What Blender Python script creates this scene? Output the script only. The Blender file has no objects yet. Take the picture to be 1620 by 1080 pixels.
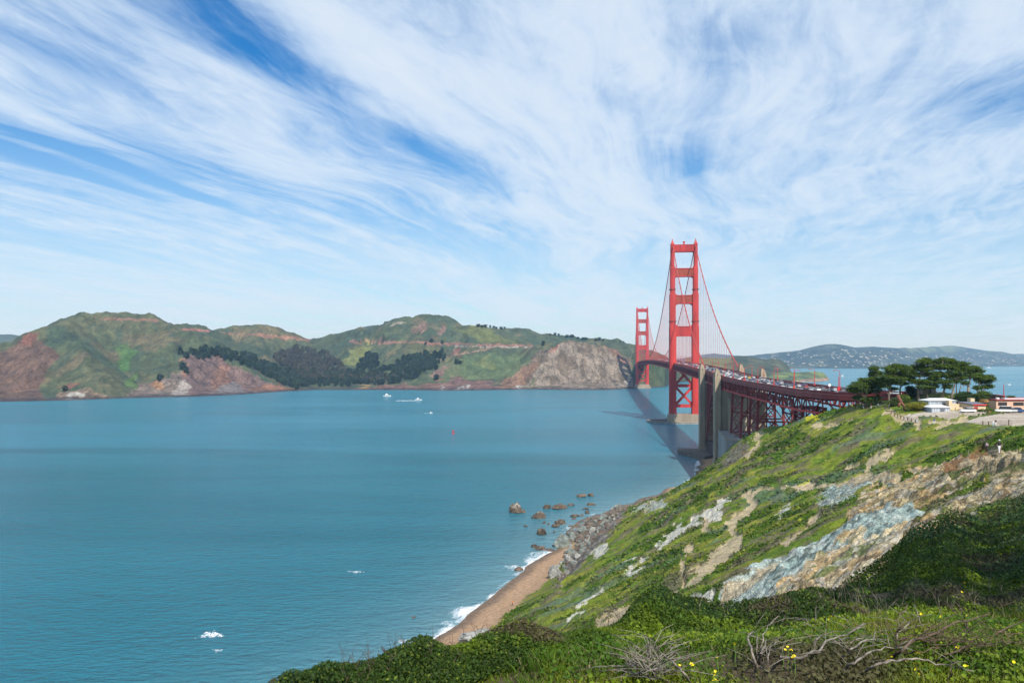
import bpy, bmesh, math, random
import numpy as np
from mathutils import Vector, Matrix
R = math.radians
rng = np.random.default_rng(7)
random.seed(7)
C = bpy.context.scene.collection
sc = bpy.context.scene

# ------------------------------------------------------------------ camera, sky, sun, exposure
F, CX, HZ, EYE = 1260.0, 810.0, 570.0, 80.0      # focal (px of a 1620 px wide frame), centre column, horizon row, eye height
cam_d = bpy.data.cameras.new('camera'); cam = bpy.data.objects.new('camera', cam_d); C.objects.link(cam)
cam.location = (0, 0, EYE); cam.rotation_euler = (R(90), 0, 0)
cam_d.sensor_width = 36; cam_d.lens = 36 * F / 1620; cam_d.shift_y = (HZ - 540) / 1620
cam_d.clip_start = 0.1; cam_d.clip_end = 90000
sc.camera = cam
SUN_AZ, SUN_EL = 17.0, 45.0                       # degrees to the right of straight behind, elevation
to_sun = Vector((math.sin(R(SUN_AZ)) * math.cos(R(SUN_EL)), -math.cos(R(SUN_AZ)) * math.cos(R(SUN_EL)), math.sin(R(SUN_EL))))
sun_d = bpy.data.lights.new('sun', 'SUN'); sun = bpy.data.objects.new('sun', sun_d); C.objects.link(sun)
sun.rotation_euler = to_sun.to_track_quat('Z', 'Y').to_euler(); sun.location = (0, -50, 300)
sun_d.energy = 4.8; sun_d.angle = R(0.5); sun_d.color = (1.0, .95, .87)
sc.view_settings.view_transform = 'Standard'; sc.view_settings.look = 'None'
sc.view_settings.gamma = 1; sc.view_settings.exposure = 0.24
try:
    sc.cycles.max_bounces = 6; sc.cycles.volume_bounces = 0; sc.cycles.transparent_max_bounces = 8
    sc.cycles.use_denoising = True
except Exception: pass

class NT:
    """small helper to wire shader nodes"""
    def __init__(s, tree): s.t = tree; s.n = tree.nodes; s.l = tree.links
    def node(s, typ, **kw):
        nd = s.n.new(typ)
        for k, v in kw.items(): setattr(nd, k, v)
        return nd
    def put(s, sock, v):
        if isinstance(v, bpy.types.NodeSocket): s.l.new(v, sock)
        elif v is not None: sock.default_value = v
    def math(s, op, a, b=None, c=None, clamp=False):
        nd = s.node('ShaderNodeMath', operation=op, use_clamp=clamp)
        s.put(nd.inputs[0], a); s.put(nd.inputs[1], b)
        if c is not None: s.put(nd.inputs[2], c)
        return nd.outputs[0]
    def mix(s, f, a, b, blend='MIX'):
        nd = s.node('ShaderNodeMix', data_type='RGBA', blend_type=blend)
        s.put(nd.inputs[0], f)
        for i, v in ((6, a), (7, b)):
            if isinstance(v, tuple) and len(v) == 3: v = (*v, 1)
            s.put(nd.inputs[i], v)
        return nd.outputs[2]
    def noise(s, vec, scale, detail=4, rough=.55, dist=0.0, dims='3D'):
        nd = s.node('ShaderNodeTexNoise', noise_dimensions=dims)
        if vec is not None: s.put(nd.inputs['Vector'], vec)
        nd.inputs['Scale'].default_value = scale; nd.inputs['Detail'].default_value = detail
        nd.inputs['Roughness'].default_value = rough; nd.inputs['Distortion'].default_value = dist
        return nd.outputs[0]
    def ramp(s, v, lo, hi, a=0.0, b=1.0):
        nd = s.node('ShaderNodeMapRange', interpolation_type='SMOOTHSTEP')
        s.put(nd.inputs[0], v); nd.inputs[1].default_value = lo; nd.inputs[2].default_value = hi
        nd.inputs[3].default_value = a; nd.inputs[4].default_value = b
        return nd.outputs[0]
    def xyz(s, x, y, z):
        nd = s.node('ShaderNodeCombineXYZ'); s.put(nd.inputs[0], x); s.put(nd.inputs[1], y); s.put(nd.inputs[2], z)
        return nd.outputs[0]
    def vmul(s, v, k):
        nd = s.node('ShaderNodeVectorMath', operation='MULTIPLY'); s.put(nd.inputs[0], v); nd.inputs[1].default_value = k
        return nd.outputs[0]

W = bpy.data.worlds.new('World'); sc.world = W; W.use_nodes = True
w = NT(W.node_tree); w.n.clear()
sky = w.node('ShaderNodeTexSky', sky_type='NISHITA', sun_disc=False)
sky.sun_elevation = R(SUN_EL); sky.sun_rotation = R(180 - SUN_AZ); sky.air_density = 1.0; sky.dust_density = .6; sky.ozone_density = 2.0
tc = w.node('ShaderNodeTexCoord'); sp = w.node('ShaderNodeSeparateXYZ'); w.l.new(tc.outputs['Generated'], sp.inputs[0])
dz = w.math('MAXIMUM', sp.outputs[2], 0.0)
dzs = w.math('ADD', dz, .045)
u = w.math('DIVIDE', sp.outputs[0], dzs); v = w.math('DIVIDE', sp.outputs[1], dzs)
TH = R(15)
al = w.math('ADD', w.math('MULTIPLY', u, math.sin(TH)), w.math('MULTIPLY', v, math.cos(TH)))
ac = w.math('SUBTRACT', w.math('MULTIPLY', u, math.cos(TH)), w.math('MULTIPLY', v, math.sin(TH)))
# gentle bending of the streaks
bend = w.noise(w.xyz(w.math('MULTIPLY', al, .35), w.math('MULTIPLY', ac, .35), 3.1), 1.0, 2)
acb = w.math('ADD', ac, w.math('MULTIPLY', w.math('SUBTRACT', bend, .5), 1.1))
streak = w.noise(w.xyz(w.math('MULTIPLY', al, .30), w.math('MULTIPLY', acb, 1.25), 7.7), 1.0, 9, .56, .35)
fine = w.noise(w.xyz(w.math('MULTIPLY', al, .75), w.math('MULTIPLY', acb, 4.2), 1.3), 1.0, 9, .66, .8)
puff = w.noise(w.xyz(w.math('MULTIPLY', al, 1.5), w.math('MULTIPLY', ac, 2.4), 4.2), 1.0, 10, .66, .9)
east = w.ramp(ac, -.3, .9)                        # streaks to the west, a mottled veil to the east
wisp = w.noise(w.xyz(w.math('MULTIPLY', al, 2.6), w.math('MULTIPLY', acb, 7.5), 5.5), 1.0, 9, .68, 1.2)
cov = w.math('ADD', .565, w.math('MULTIPLY', w.math('SUBTRACT', streak, .5), w.math('SUBTRACT', .85, w.math('MULTIPLY', east, .50))))
cov = w.math('ADD', cov, w.math('MULTIPLY', w.math('SUBTRACT', fine, .5), w.math('SUBTRACT', .75, w.math('MULTIPLY', east, .35))))
cov = w.math('ADD', cov, w.math('MULTIPLY', w.math('SUBTRACT', puff, .5), w.math('ADD', .25, w.math('MULTIPLY', east, .45))))
cov = w.math('ADD', cov, w.math('MULTIPLY', w.math('SUBTRACT', wisp, .5), .38))
def hole(px, row, la, lc, amp):
    """a clearing (amp < 0) or a thick bank (amp > 0) of the cloud sheet round one direction"""
    global cov
    d = ((px - CX) / F, 1.0, (HZ - row) / F); n = math.sqrt(sum(q * q for q in d)); d = [q / n for q in d]
    uu, vv = d[0] / (d[2] + .045), d[1] / (d[2] + .045)
    a0 = uu * math.sin(TH) + vv * math.cos(TH); c0 = uu * math.cos(TH) - vv * math.sin(TH)
    q = w.math('ADD', w.math('POWER', w.math('ABSOLUTE', w.math('DIVIDE', w.math('SUBTRACT', al, a0), la)), 2.0),
               w.math('POWER', w.math('ABSOLUTE', w.math('DIVIDE', w.math('SUBTRACT', ac, c0), lc)), 2.0))
    cov = w.math('ADD', cov, w.math('MULTIPLY', w.math('EXPONENT', w.math('MULTIPLY', q, -1.0)), amp))
hole(330, 20, .50, .16, -.31); hole(395, 75, .34, .12, -.24); hole(0, 232, .9, .09, -.36); hole(180, 262, .7, .07, -.22)
hole(560, 205, .4, .10, -.27); hole(670, 238, .35, .11, -.34); hole(770, 285, .45, .12, -.28); hole(300, 305, .8, .06, -.2)
hole(1095, 255, .30, .14, -.20); hole(1150, 75, .22, .16, -.22); hole(1600, 165, .35, .25, -.30); hole(30, 62, .5, .08, -.2)
hole(200, 160, 1.6, .16, .14); hole(620, 110, 1.2, .16, .12); hole(1000, 330, 3.0, .7, .12); hole(1300, 150, 1.6, .9, .10); hole(900, 40, .8, .35, .10); hole(100, 440, 3.0, .5, .12); hole(60, 390, 1.0, .08, -.1)
cl = w.ramp(cov, .15, .78)
thick = w.ramp(cov, .40, 1.05)
low = w.ramp(dz, .04, .34, 1.0, 0.0)               # the sheet closes towards the horizon
cl = w.math('MAXIMUM', w.math('MULTIPLY', cl, .93), w.math('MULTIPLY', low, w.ramp(cov, .25, .72, .58, 1.0)))
deep = w.node('ShaderNodeHueSaturation'); deep.inputs['Saturation'].default_value = 1.45; deep.inputs['Value'].default_value = 1.0
w.l.new(sky.outputs[0], deep.inputs['Color'])
blue = w.mix(1.0, deep.outputs[0], (.62, .98, 1.12), 'MULTIPLY')
ccol = w.mix(thick, (4.9, 6.3, 8.1), (6.7, 7.4, 8.2))
ccol = w.mix(w.math('MULTIPLY', low, .8), ccol, (5.7, 7.0, 8.3))
skyc = w.mix(cl, blue, ccol)
bg = w.node('ShaderNodeBackground'); bg.inputs[1].default_value = 0.1; w.l.new(skyc, bg.inputs[0])
wo = w.node('ShaderNodeOutputWorld'); w.l.new(bg.outputs[0], wo.inputs[0])

# ------------------------------------------------------------------ helpers
def P(px, row, Y): return np.array(((px - CX) / F * Y, Y, EYE + Y * (HZ - row) / F))
def ROW(Y, z): return HZ + F * (EYE - z) / Y
def lin(r, g, b):
    f = lambda c: (c / 255 / 12.92) if c <= 10 else ((c / 255 + .055) / 1.055) ** 2.4
    return (f(r), f(g), f(b))
def tag(o, label=None, cat=None, group=None, kind=None):
    for k, val in (('label', label), ('category', cat), ('group', group), ('kind', kind)):
        if val: o[k] = val
    return o
def _h(ix, iy, seed):
    h = (ix.astype(np.int64) * 374761393 + iy.astype(np.int64) * 668265263 + seed * 1442695041) & 0xffffffff
    h = ((h ^ (h >> 13)) * 1274126177) & 0xffffffff
    return ((h ^ (h >> 16)) & 0xffffff) / float(0xffffff)
def vnoise(x, y, seed=0):
    xi = np.floor(x); yi = np.floor(y); fx = x - xi; fy = y - yi
    sx = fx * fx * fx * (fx * (fx * 6 - 15) + 10); sy = fy * fy * fy * (fy * (fy * 6 - 15) + 10)
    a = _h(xi, yi, seed); b = _h(xi + 1, yi, seed); c = _h(xi, yi + 1, seed); d = _h(xi + 1, yi + 1, seed)
    return (a + (b - a) * sx) * (1 - sy) + (c + (d - c) * sx) * sy
def fbm(x, y, octv=4, seed=0, gain=.5):
    """fractal noise, roughly -1..1"""
    x = np.asarray(x, float); y = np.asarray(y, float); s = 0; amp = 1; tot = 0
    for i in range(octv):
        cs, sn = math.cos(i * .7 + .3), math.sin(i * .7 + .3)
        s = s + amp * (vnoise(x * cs - y * sn + i * 17.3, x * sn + y * cs - i * 9.1, seed + i) * 2 - 1); tot += amp
        x = x * 2.03; y = y * 2.03; amp *= gain
    return s / tot * 1.6
def ridged(x, y, octv=4, seed=0):
    x = np.asarray(x, float); y = np.asarray(y, float); s = 0; amp = 1; tot = 0
    for i in range(octv):
        s = s + amp * (1 - np.abs(vnoise(x + i * 11.7, y - i * 5.3, seed + i) * 2 - 1)); tot += amp
        x = x * 2.1; y = y * 2.1; amp *= .5
    return s / tot
def sstep(a, b, x):
    t = np.clip((x - a) / (b - a), 0, 1); return t * t * (3 - 2 * t)
def in_poly(x, y, poly):
    ins = np.zeros(np.shape(x), bool); n = len(poly)
    for i in range(n):
        x0, y0 = poly[i]; x1, y1 = poly[(i + 1) % n]
        if y0 == y1: continue
        ins ^= ((y0 > y) != (y1 > y)) & (x < (x1 - x0) * (y - y0) / (y1 - y0) + x0)
    return ins
def poly_dist(x, y, line, ys=1.0):
    """distance to a polyline"""
    d = np.full(np.shape(x), 1e9)
    for (x0, y0), (x1, y1) in zip(line[:-1], line[1:]):
        vx, vy = x1 - x0, (y1 - y0) * ys; L = vx * vx + vy * vy + 1e-9
        t = np.clip(((x - x0) * vx + (y - y0) * ys * vy) / L, 0, 1)
        d = np.minimum(d, np.hypot(x - x0 - t * vx, (y - y0) * ys - t * vy))
    return d
def tps(pts):
    pts = np.array(pts, float); A = pts[:, :2] / 100; z = pts[:, 2]; n = len(A)
    d = np.hypot(A[:, None, 0] - A[None, :, 0], A[:, None, 1] - A[None, :, 1])
    K = np.where(d > 0, d * d * np.log(d + 1e-12), 0) + np.eye(n) * 2e-4
    Pm = np.c_[np.ones(n), A]; M = np.block([[K, Pm], [Pm.T, np.zeros((3, 3))]])
    wts = np.linalg.solve(M, np.r_[z, 0, 0, 0])
    def ev(X, Y):
        X = np.asarray(X, float); sh = X.shape; x = X.ravel() / 100; y = np.asarray(Y, float).ravel() / 100
        out = wts[n] + wts[n + 1] * x + wts[n + 2] * y
        for i in range(n):
            d2 = (x - A[i, 0]) ** 2 + (y - A[i, 1]) ** 2
            out = out + wts[i] * .5 * d2 * np.log(d2 + 1e-12)
        return out.reshape(sh)
    return ev
def np_mesh(name, verts, faces, mats=(), parent=None, cols=None, smooth=False, attrs=None, fmat=None, vcols=None):
    """faces: (M,k) array. cols: per-face colour (M,3); vcols: per-vertex colour"""
    verts = np.asarray(verts, np.float32); faces = np.asarray(faces, np.int32); m, k = faces.shape
    me = bpy.data.meshes.new(name); me.vertices.add(len(verts)); me.vertices.foreach_set('co', verts.ravel())
    me.loops.add(m * k); me.loops.foreach_set('vertex_index', faces.ravel())
    me.polygons.add(m); me.polygons.foreach_set('loop_start', np.arange(0, m * k, k, dtype=np.int32))
    me.update(calc_edges=True)
    if smooth: me.polygons.foreach_set('use_smooth', np.ones(m, bool))
    if fmat is not None: me.polygons.foreach_set('material_index', np.asarray(fmat, np.int32))
    if cols is not None:
        a = me.color_attributes.new('Col', 'FLOAT_COLOR', 'CORNER')
        c = np.ones((m, k, 4), np.float32); c[:, :, :3] = np.asarray(cols)[:, None, :]; a.data.foreach_set('color', c.ravel())
    if vcols is not None:
        a = me.color_attributes.new('Col', 'FLOAT_COLOR', 'POINT')
        c = np.ones((len(verts), 4), np.float32); c[:, :3] = vcols; a.data.foreach_set('color', c.ravel())
    for nm, arr in (attrs or {}).items():
        a = me.attributes.new(nm, 'FLOAT', 'POINT'); a.data.foreach_set('value', np.asarray(arr, np.float32).ravel())
    for q in mats: me.materials.append(q)
    o = bpy.data.objects.new(name, me); C.objects.link(o)
    if parent: o.parent = parent
    return o
def grid_faces(ny, nx):
    i = np.arange(ny * nx).reshape(ny, nx)
    return np.stack([i[:-1, :-1], i[:-1, 1:], i[1:, 1:], i[1:, :-1]], -1).reshape(-1, 4)

class MB:
    """collects solids into one mesh"""
    def __init__(s, off=(0, 0, 0)): s.v = []; s.f = []; s.m = []; s.off = Vector(off)
    def add(s, vs, fs, mi=0):
        b = len(s.v); s.v += [tuple(q) for q in vs]; s.f += [tuple(i + b for i in f) for f in fs]; s.m += [mi] * len(fs); return s
    def box(s, lo, hi, mi=0, fn=None, taper=1.0):
        (x0, y0, z0), (x1, y1, z1) = lo, hi; cx, cy = (x0 + x1) / 2, (y0 + y1) / 2
        t = lambda x, y: (cx + (x - cx) * taper, cy + (y - cy) * taper)
        vs = [(x0, y0, z0), (x1, y0, z0), (x1, y1, z0), (x0, y1, z0)] + [(*t(x, y), z1) for x, y in ((x0, y0), (x1, y0), (x1, y1), (x0, y1))]
        if fn: vs = [fn(*q) for q in vs]
        return s.add(vs, [(3, 2, 1, 0), (4, 5, 6, 7), (0, 1, 5, 4), (1, 2, 6, 5), (2, 3, 7, 6), (3, 0, 4, 7)], mi)
    def bar(s, a, b, w_, h_=None, mi=0, w2=None):
        a, b = Vector(a), Vector(b); h_ = h_ or w_; d = (b - a)
        if d.length < 1e-6: return s
        d.normalize(); up = Vector((0, 0, 1)) if abs(d.z) < .95 else Vector((0, 1, 0))
        x = d.cross(up).normalized(); y = x.cross(d).normalized(); k = (w2 / w_) if w2 else 1
        vs = [a + x * sx * w_ / 2 + y * sy * h_ / 2 for sx, sy in ((-1, -1), (1, -1), (1, 1), (-1, 1))] + \
             [b + x * sx * w_ / 2 * k + y * sy * h_ / 2 * k for sx, sy in ((-1, -1), (1, -1), (1, 1), (-1, 1))]
        return s.add(vs, [(3, 2, 1, 0), (4, 5, 6, 7), (0, 1, 5, 4), (1, 2, 6, 5), (2, 3, 7, 6), (3, 0, 4, 7)], mi)
    def tube(s, pts, rad, n=6, mi=0, caps=True):
        pts = [Vector(p) for p in pts]; rr = rad if isinstance(rad, (list, tuple)) else [rad] * len(pts)
        vs = []; x = None
        for i, p in enumerate(pts):
            d = (pts[min(i + 1, len(pts) - 1)] - pts[max(i - 1, 0)]); d.normalize()
            if x is None: x = d.orthogonal().normalized()
            else: x = (x - d * x.dot(d)); x = x.normalized() if x.length > 1e-6 else d.orthogonal().normalized()
            y = d.cross(x)
            vs += [p + (x * math.cos(2 * math.pi * k / n) + y * math.sin(2 * math.pi * k / n)) * rr[i] for k in range(n)]
        fs = [(i * n + k, i * n + (k + 1) % n, (i + 1) * n + (k + 1) % n, (i + 1) * n + k) for i in range(len(pts) - 1) for k in range(n)]
        if caps: fs += [tuple(reversed(range(n))), tuple(range((len(pts) - 1) * n, len(pts) * n))]
        return s.add(vs, fs, mi)
    def prism(s, poly, ax, lo, hi, mi=0, fn=None):
        """poly of 2-D points in the plane across axis ax ('x','y','z'), extruded lo..hi (poly counter-clockwise)"""
        def q(a, b, t): return {'x': (t, a, b), 'y': (a, t, b), 'z': (a, b, t)}[ax]
        n = len(poly); vs = [q(a, b, lo) for a, b in poly] + [q(a, b, hi) for a, b in poly]
        if fn: vs = [fn(*p) for p in vs]
        fs = [tuple(range(n)), tuple(reversed(range(n, 2 * n)))] + [((i + 1) % n, i, i + n, (i + 1) % n + n) for i in range(n)]
        if ax != 'y': fs = [tuple(reversed(f)) for f in fs]
        return s.add(vs, fs, mi)
    def build(s, name, mats, parent=None, smooth=False):
        me = bpy.data.meshes.new(name); o_ = s.off
        me.from_pydata([(a - o_[0], b - o_[1], c - o_[2]) for a, b, c in s.v], [], s.f)
        for q in (mats if isinstance(mats, (list, tuple)) else [mats]): me.materials.append(q)
        me.polygons.foreach_set('material_index', np.array(s.m, np.int32))
        if smooth: me.polygons.foreach_set('use_smooth', np.ones(len(s.f), bool))
        me.update()
        o = bpy.data.objects.new(name, me); C.objects.link(o)
        if parent: o.parent = parent
        return o
def empty(name, loc, rz=0.0):
    o = bpy.data.objects.new(name, None); C.objects.link(o); o.location = loc; o.rotation_euler = (0, 0, rz); o.empty_display_size = .5
    return o
def copy_tree(o, parent=None):
    c = o.copy(); C.objects.link(c)
    if parent: c.parent = parent
    for ch in list(o.children): copy_tree(ch, c)
    return c

# ------------------------------------------------------------------ materials
def mat(name, col, rough=.7, var=.15, scale=1.0, bump=0.0, bscale=None, metallic=0.0, spec=.4, streak=None, col2=None):
    m = bpy.data.materials.new(name); m.use_nodes = True; t = NT(m.node_tree); b = t.n['Principled BSDF']
    g = t.node('ShaderNodeNewGeometry'); pos = g.outputs['Position']
    if streak: pos = t.vmul(pos, streak)
    nz = t.noise(pos, scale, 5, .6)
    dark = tuple(c * (1 - var) for c in col); lite = tuple(min(1, c * (1 + var)) for c in (col2 or col))
    b.inputs['Roughness'].default_value = rough; b.inputs['Metallic'].default_value = metallic
    b.inputs['Specular IOR Level'].default_value = spec
    t.put(b.inputs['Base Color'], t.mix(t.ramp(nz, .3, .7), dark, lite))
    if bump:
        bn = t.node('ShaderNodeBump'); bn.inputs['Strength'].default_value = 1.0; bn.inputs['Distance'].default_value = bump
        t.put(bn.inputs['Height'], t.noise(pos, bscale or scale * 3, 5, .6)); t.put(b.inputs['Normal'], bn.outputs[0])
    return m
def mat_attr(name, rough=.9, var=.25, scale=1.0, bump=0.0, bscale=1.0, spec=.15, transl=0.0, scale2=None):
    m = bpy.data.materials.new(name); m.use_nodes = True; t = NT(m.node_tree); b = t.n['Principled BSDF']
    at = t.node('ShaderNodeAttribute', attribute_name='Col'); g = t.node('ShaderNodeNewGeometry')
    nz = t.noise(g.outputs['Position'], scale, 6, .65)
    k = t.ramp(nz, .25, .75, 1 - var, 1 + var)
    if scale2: k = t.math('MULTIPLY', k, t.ramp(t.noise(g.outputs['Position'], scale2, 4, .6), .3, .7, 1 - var * .7, 1 + var * .7))
    kc = t.xyz(k, k, k)
    t.put(b.inputs['Base Color'], t.mix(1.0, at.outputs['Color'], kc, 'MULTIPLY'))
    b.inputs['Roughness'].default_value = rough; b.inputs['Specular IOR Level'].default_value = spec
    if bump:
        bn = t.node('ShaderNodeBump'); bn.inputs['Strength'].default_value = 1.0; bn.inputs['Distance'].default_value = bump
        t.put(bn.inputs['Height'], t.noise(g.outputs['Position'], bscale, 6, .65)); t.put(b.inputs['Normal'], bn.outputs[0])
    if transl:
        tr = t.node('ShaderNodeBsdfTranslucent'); t.l.new(b.inputs['Base Color'].links[0].from_socket, tr.inputs[0])
        mx = t.node('ShaderNodeMixShader'); mx.inputs[0].default_value = transl
        t.l.new(b.outputs[0], mx.inputs[1]); t.l.new(tr.outputs[0], mx.inputs[2]); t.l.new(mx.outputs[0], t.n['Material Output'].inputs[0])
    return m
M = {}
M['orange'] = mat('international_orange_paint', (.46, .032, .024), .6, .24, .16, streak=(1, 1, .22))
M['orange_dark'] = mat('orange_paint_dark', (.20, .030, .026), .65, .22, .12)  # darker bridge paint; the shade inside truss and deck is put into this colour
M['orange_panel'] = mat('orange_paint_rusty', (.34, .062, .028), .65, .2, .3)
M['cable'] = mat('cable_paint', (.40, .050, .038), .6, .1, .1)
M['asphalt'] = mat('asphalt', (.17, .17, .175), .85, .12, .4)
M['line'] = mat('road_paint', (.75, .75, .72), .7, .08, 1)
M['concrete'] = mat('concrete', (.31, .255, .18), .9, .2, .18, .05, .8, streak=(1, 1, .3))
M['concrete_grey'] = mat('concrete_grey', (.25, .255, .25), .9, .22, .12, .05, .6, streak=(1, 1, .25))
M['pier'] = mat('pier_concrete', (.29, .235, .175), .9, .22, .12, streak=(1, 1, .1))
M['white'] = mat('white_paint', (.70, .70, .69), .5, .06, .5)
M['peach'] = mat('peach_stucco', (.62, .40, .29), .9, .07, .5)
M['cream'] = mat('cream_stucco', (.66, .50, .32), .9, .07, .5)
M['red'] = mat('red_paint', (.52, .025, .03), .5, .08, 1)
M['dkred'] = mat('dark_red_paint', (.25, .04, .04), .6, .1, 1)
M['roof_grey'] = mat('slate_grey_roof', (.13, .14, .17), .8, .15, .7)
M['grey_wall'] = mat('grey_blue_wall', (.34, .38, .43), .8, .08, .5)
M['ochre'] = mat('ochre_roof', (.36, .19, .06), .8, .15, .6)
M['dkbrown'] = mat('dark_brown_wall', (.07, .05, .05), .8, .15, .6)
M['glass'] = mat('dark_window_glass', (.03, .035, .045), .15, .2, .5, spec=.6)
M['tyre'] = mat('tyre_rubber', (.02, .02, .02), .8, .1, 2)
M['bark'] = mat('cypress_bark', (.17, .13, .10), .95, .3, 1.2, .05, 4)
M['bark_pale'] = mat('pale_cypress_bark', (.30, .24, .18), .95, .25, 1.2, .05, 4)
M['leaf'] = mat_attr('foliage', .85, .2, 1.5, spec=.1, transl=.12)
M['leaf_near'] = mat_attr('near_leaves', .6, .25, 6.0, spec=.2, transl=.28)
M['dry'] = mat_attr('dry_stalks', .9, .2, 9.0, spec=.1)
M['deadwood'] = mat('weathered_dead_wood', (.135, .108, .085), .9, .45, 14, .006, 90, col2=(.24, .205, .17))
M['deadwood_brown'] = mat('brown_dead_wood', (.105, .070, .045), .9, .45, 14, .006, 90)
M['petal'] = mat('yellow_petal', (.85, .66, .01), .5, .06, 20)
M['stem'] = mat('green_stem', (.12, .22, .04), .6, .1, 20)
M['hill'] = mat_attr('hillside_ground', .95, .34, .8, .35, 2.2, scale2=4.5)
def rocky_surface(m, cs, fs, depth, stretch, dark=.42):
    t = NT(m.node_tree); b = t.n['Principled BSDF']; old = b.inputs['Base Color'].links[0].from_socket; nrm = b.inputs['Normal'].links[0].from_socket
    at = t.node('ShaderNodeAttribute', attribute_name='rock'); g = t.node('ShaderNodeNewGeometry'); pos = t.vmul(g.outputs['Position'], stretch)
    wv = t.node('ShaderNodeVectorMath', operation='ADD'); nn = t.node('ShaderNodeTexNoise'); nn.inputs['Scale'].default_value = cs * 1.3; t.l.new(pos, nn.inputs['Vector']); t.l.new(pos, wv.inputs[0]); t.l.new(t.vmul(nn.outputs['Color'], (.9 / cs,) * 3), wv.inputs[1])
    def vor(sc, feat):
        v_ = t.node('ShaderNodeTexVoronoi', feature=feat); v_.inputs['Scale'].default_value = sc; t.l.new(wv.outputs[0], v_.inputs['Vector']); return v_.outputs['Distance']
    crack = t.math('MULTIPLY', t.ramp(vor(cs, 'DISTANCE_TO_EDGE'), .0, .08, dark, 1.0), t.ramp(vor(cs * 2.7, 'DISTANCE_TO_EDGE'), .0, .08, .72, 1.0))
    fine_ = t.ramp(t.noise(pos, fs, 8, .75), .25, .75, .80, 1.42)
    k = t.math('MULTIPLY', crack, fine_); kk_ = t.math('ADD', 1.0, t.math('MULTIPLY', at.outputs['Fac'], t.math('SUBTRACT', k, 1.0)))
    t.put(b.inputs['Base Color'], t.mix(1.0, old, t.xyz(kk_, kk_, kk_), 'MULTIPLY'))
    bn = t.node('ShaderNodeBump'); bn.inputs['Distance'].default_value = depth; t.put(bn.inputs['Strength'], at.outputs['Fac'])
    t.put(bn.inputs['Height'], t.math('ADD', t.math('MULTIPLY', vor(cs, 'F1'), 1.0), t.math('MULTIPLY', t.noise(pos, fs, 8, .7), .8))); t.l.new(nrm, bn.inputs['Normal']); t.put(b.inputs['Normal'], bn.outputs[0])
rocky_surface(M['hill'], .85, 2.2, .8, (1.0, .8, 1.0), .55)
M['headland'] = mat_attr('headland_ground', .95, .36, .030, 5.0, .07, scale2=.16)
rocky_surface(M['headland'], .030, .07, 14.0, (1.0, .6, .45), .62)
M['far'] = mat_attr('far_hill_ground', .95, .35, .012, 0, scale2=.04)
M['knoll'] = mat_attr('knoll_soil', .95, .3, 4.0, .03, 12)
M['rock_wet'] = mat('dark_wet_rock', (.060, .045, .035), .75, .4, .45, .35, .9, col2=(.13, .095, .065))
M['rock_green'] = mat('grey_green_rock', (.17, .19, .17), .9, .35, .4, .35, .8)
M['rock_pale'] = mat('pale_grey_rock', (.25, .25, .23), .9, .35, .5, .3, .9)
M['rock_brown'] = mat('brown_grey_rock', (.13, .105, .085), .9, .4, .4, .35, .8)
M['foam'] = mat('sea_foam', (.80, .83, .86), .8, .06, .5)
def rock_guano():
    m = mat('guano_topped_rock', (.10, .072, .050), .85, .4, .5, .35, .9); t = NT(m.node_tree); b = t.n['Principled BSDF']
    old = b.inputs['Base Color'].links[0].from_socket; g = t.node('ShaderNodeNewGeometry'); s_ = t.node('ShaderNodeSeparateXYZ'); t.l.new(g.outputs['Position'], s_.inputs[0])
    f = t.math('MULTIPLY', t.math('MULTIPLY', t.ramp(s_.outputs[2], 1.5, 4.5), t.ramp(t.noise(g.outputs['Position'], .8, 6, .7), .46, .60)), .8)
    t.put(b.inputs['Base Color'], t.mix(f, old, (.50, .48, .42))); return m
M['guano'] = rock_guano()

# ------------------------------------------------------------------ south bluff: heightfield from cross-sections
shore = [(-120, 20), (-90, 60), (-72, 107), (-52, 150), (-31, 214), (-20.5, 234), (-13, 255), (-5, 276), (2.2, 301), (11.5, 325), (19, 338),
         (22, 360), (29, 388), (41, 416), (57, 433), (74, 462), (98, 500), (122, 540), (132, 575), (138, 600), (152, 650), (170, 700)]
SY = np.array([p[1] for p in shore], float); SX = np.array([p[0] for p in shore], float)
def shore_x(Y): return np.interp(Y, SY, SX)
pts = []
for Y in (20, 60, 107, 150, 190, 212, 232, 255, 272, 290, 310, 325, 340, 370, 400, 433, 462, 500, 540, 575, 600, 650):
    x = shore_x(Y); pts += [(x, Y, -.05), (x - 25, Y, -4), (x - 60, Y, -7), (x + 6, Y, .9), (x + 13, Y, 1.9)]
prof = [(60, 42, 68.2), (80, 52, 67.9), (107, 65.4, 67.6), (150, 94, 65.7), (220, 130, 62.9), (260, 128, 62.8), (297, 125, 62.0), (330, 128, 57.7), (350, 123, 51.9), (400, 124, 44.8), (435, 127, 38.5), (470, 130.6, 30.8), (530, 141, 15.0)]
for Y, xp, zp in prof:
    x0 = shore_x(Y) + 17
    for t in (.12, .3, .5, .7, .86): pts.append((x0 + (xp - x0) * t, Y, 2.6 + (zp - 2.6) * (t + float(np.interp(Y, [340, 352, 368, 435, 470, 530], [.05, -.05, -.11, -.14, -.14, -.10])) * math.sin(math.pi * t))))
    pts.append((xp, Y, zp))
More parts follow.
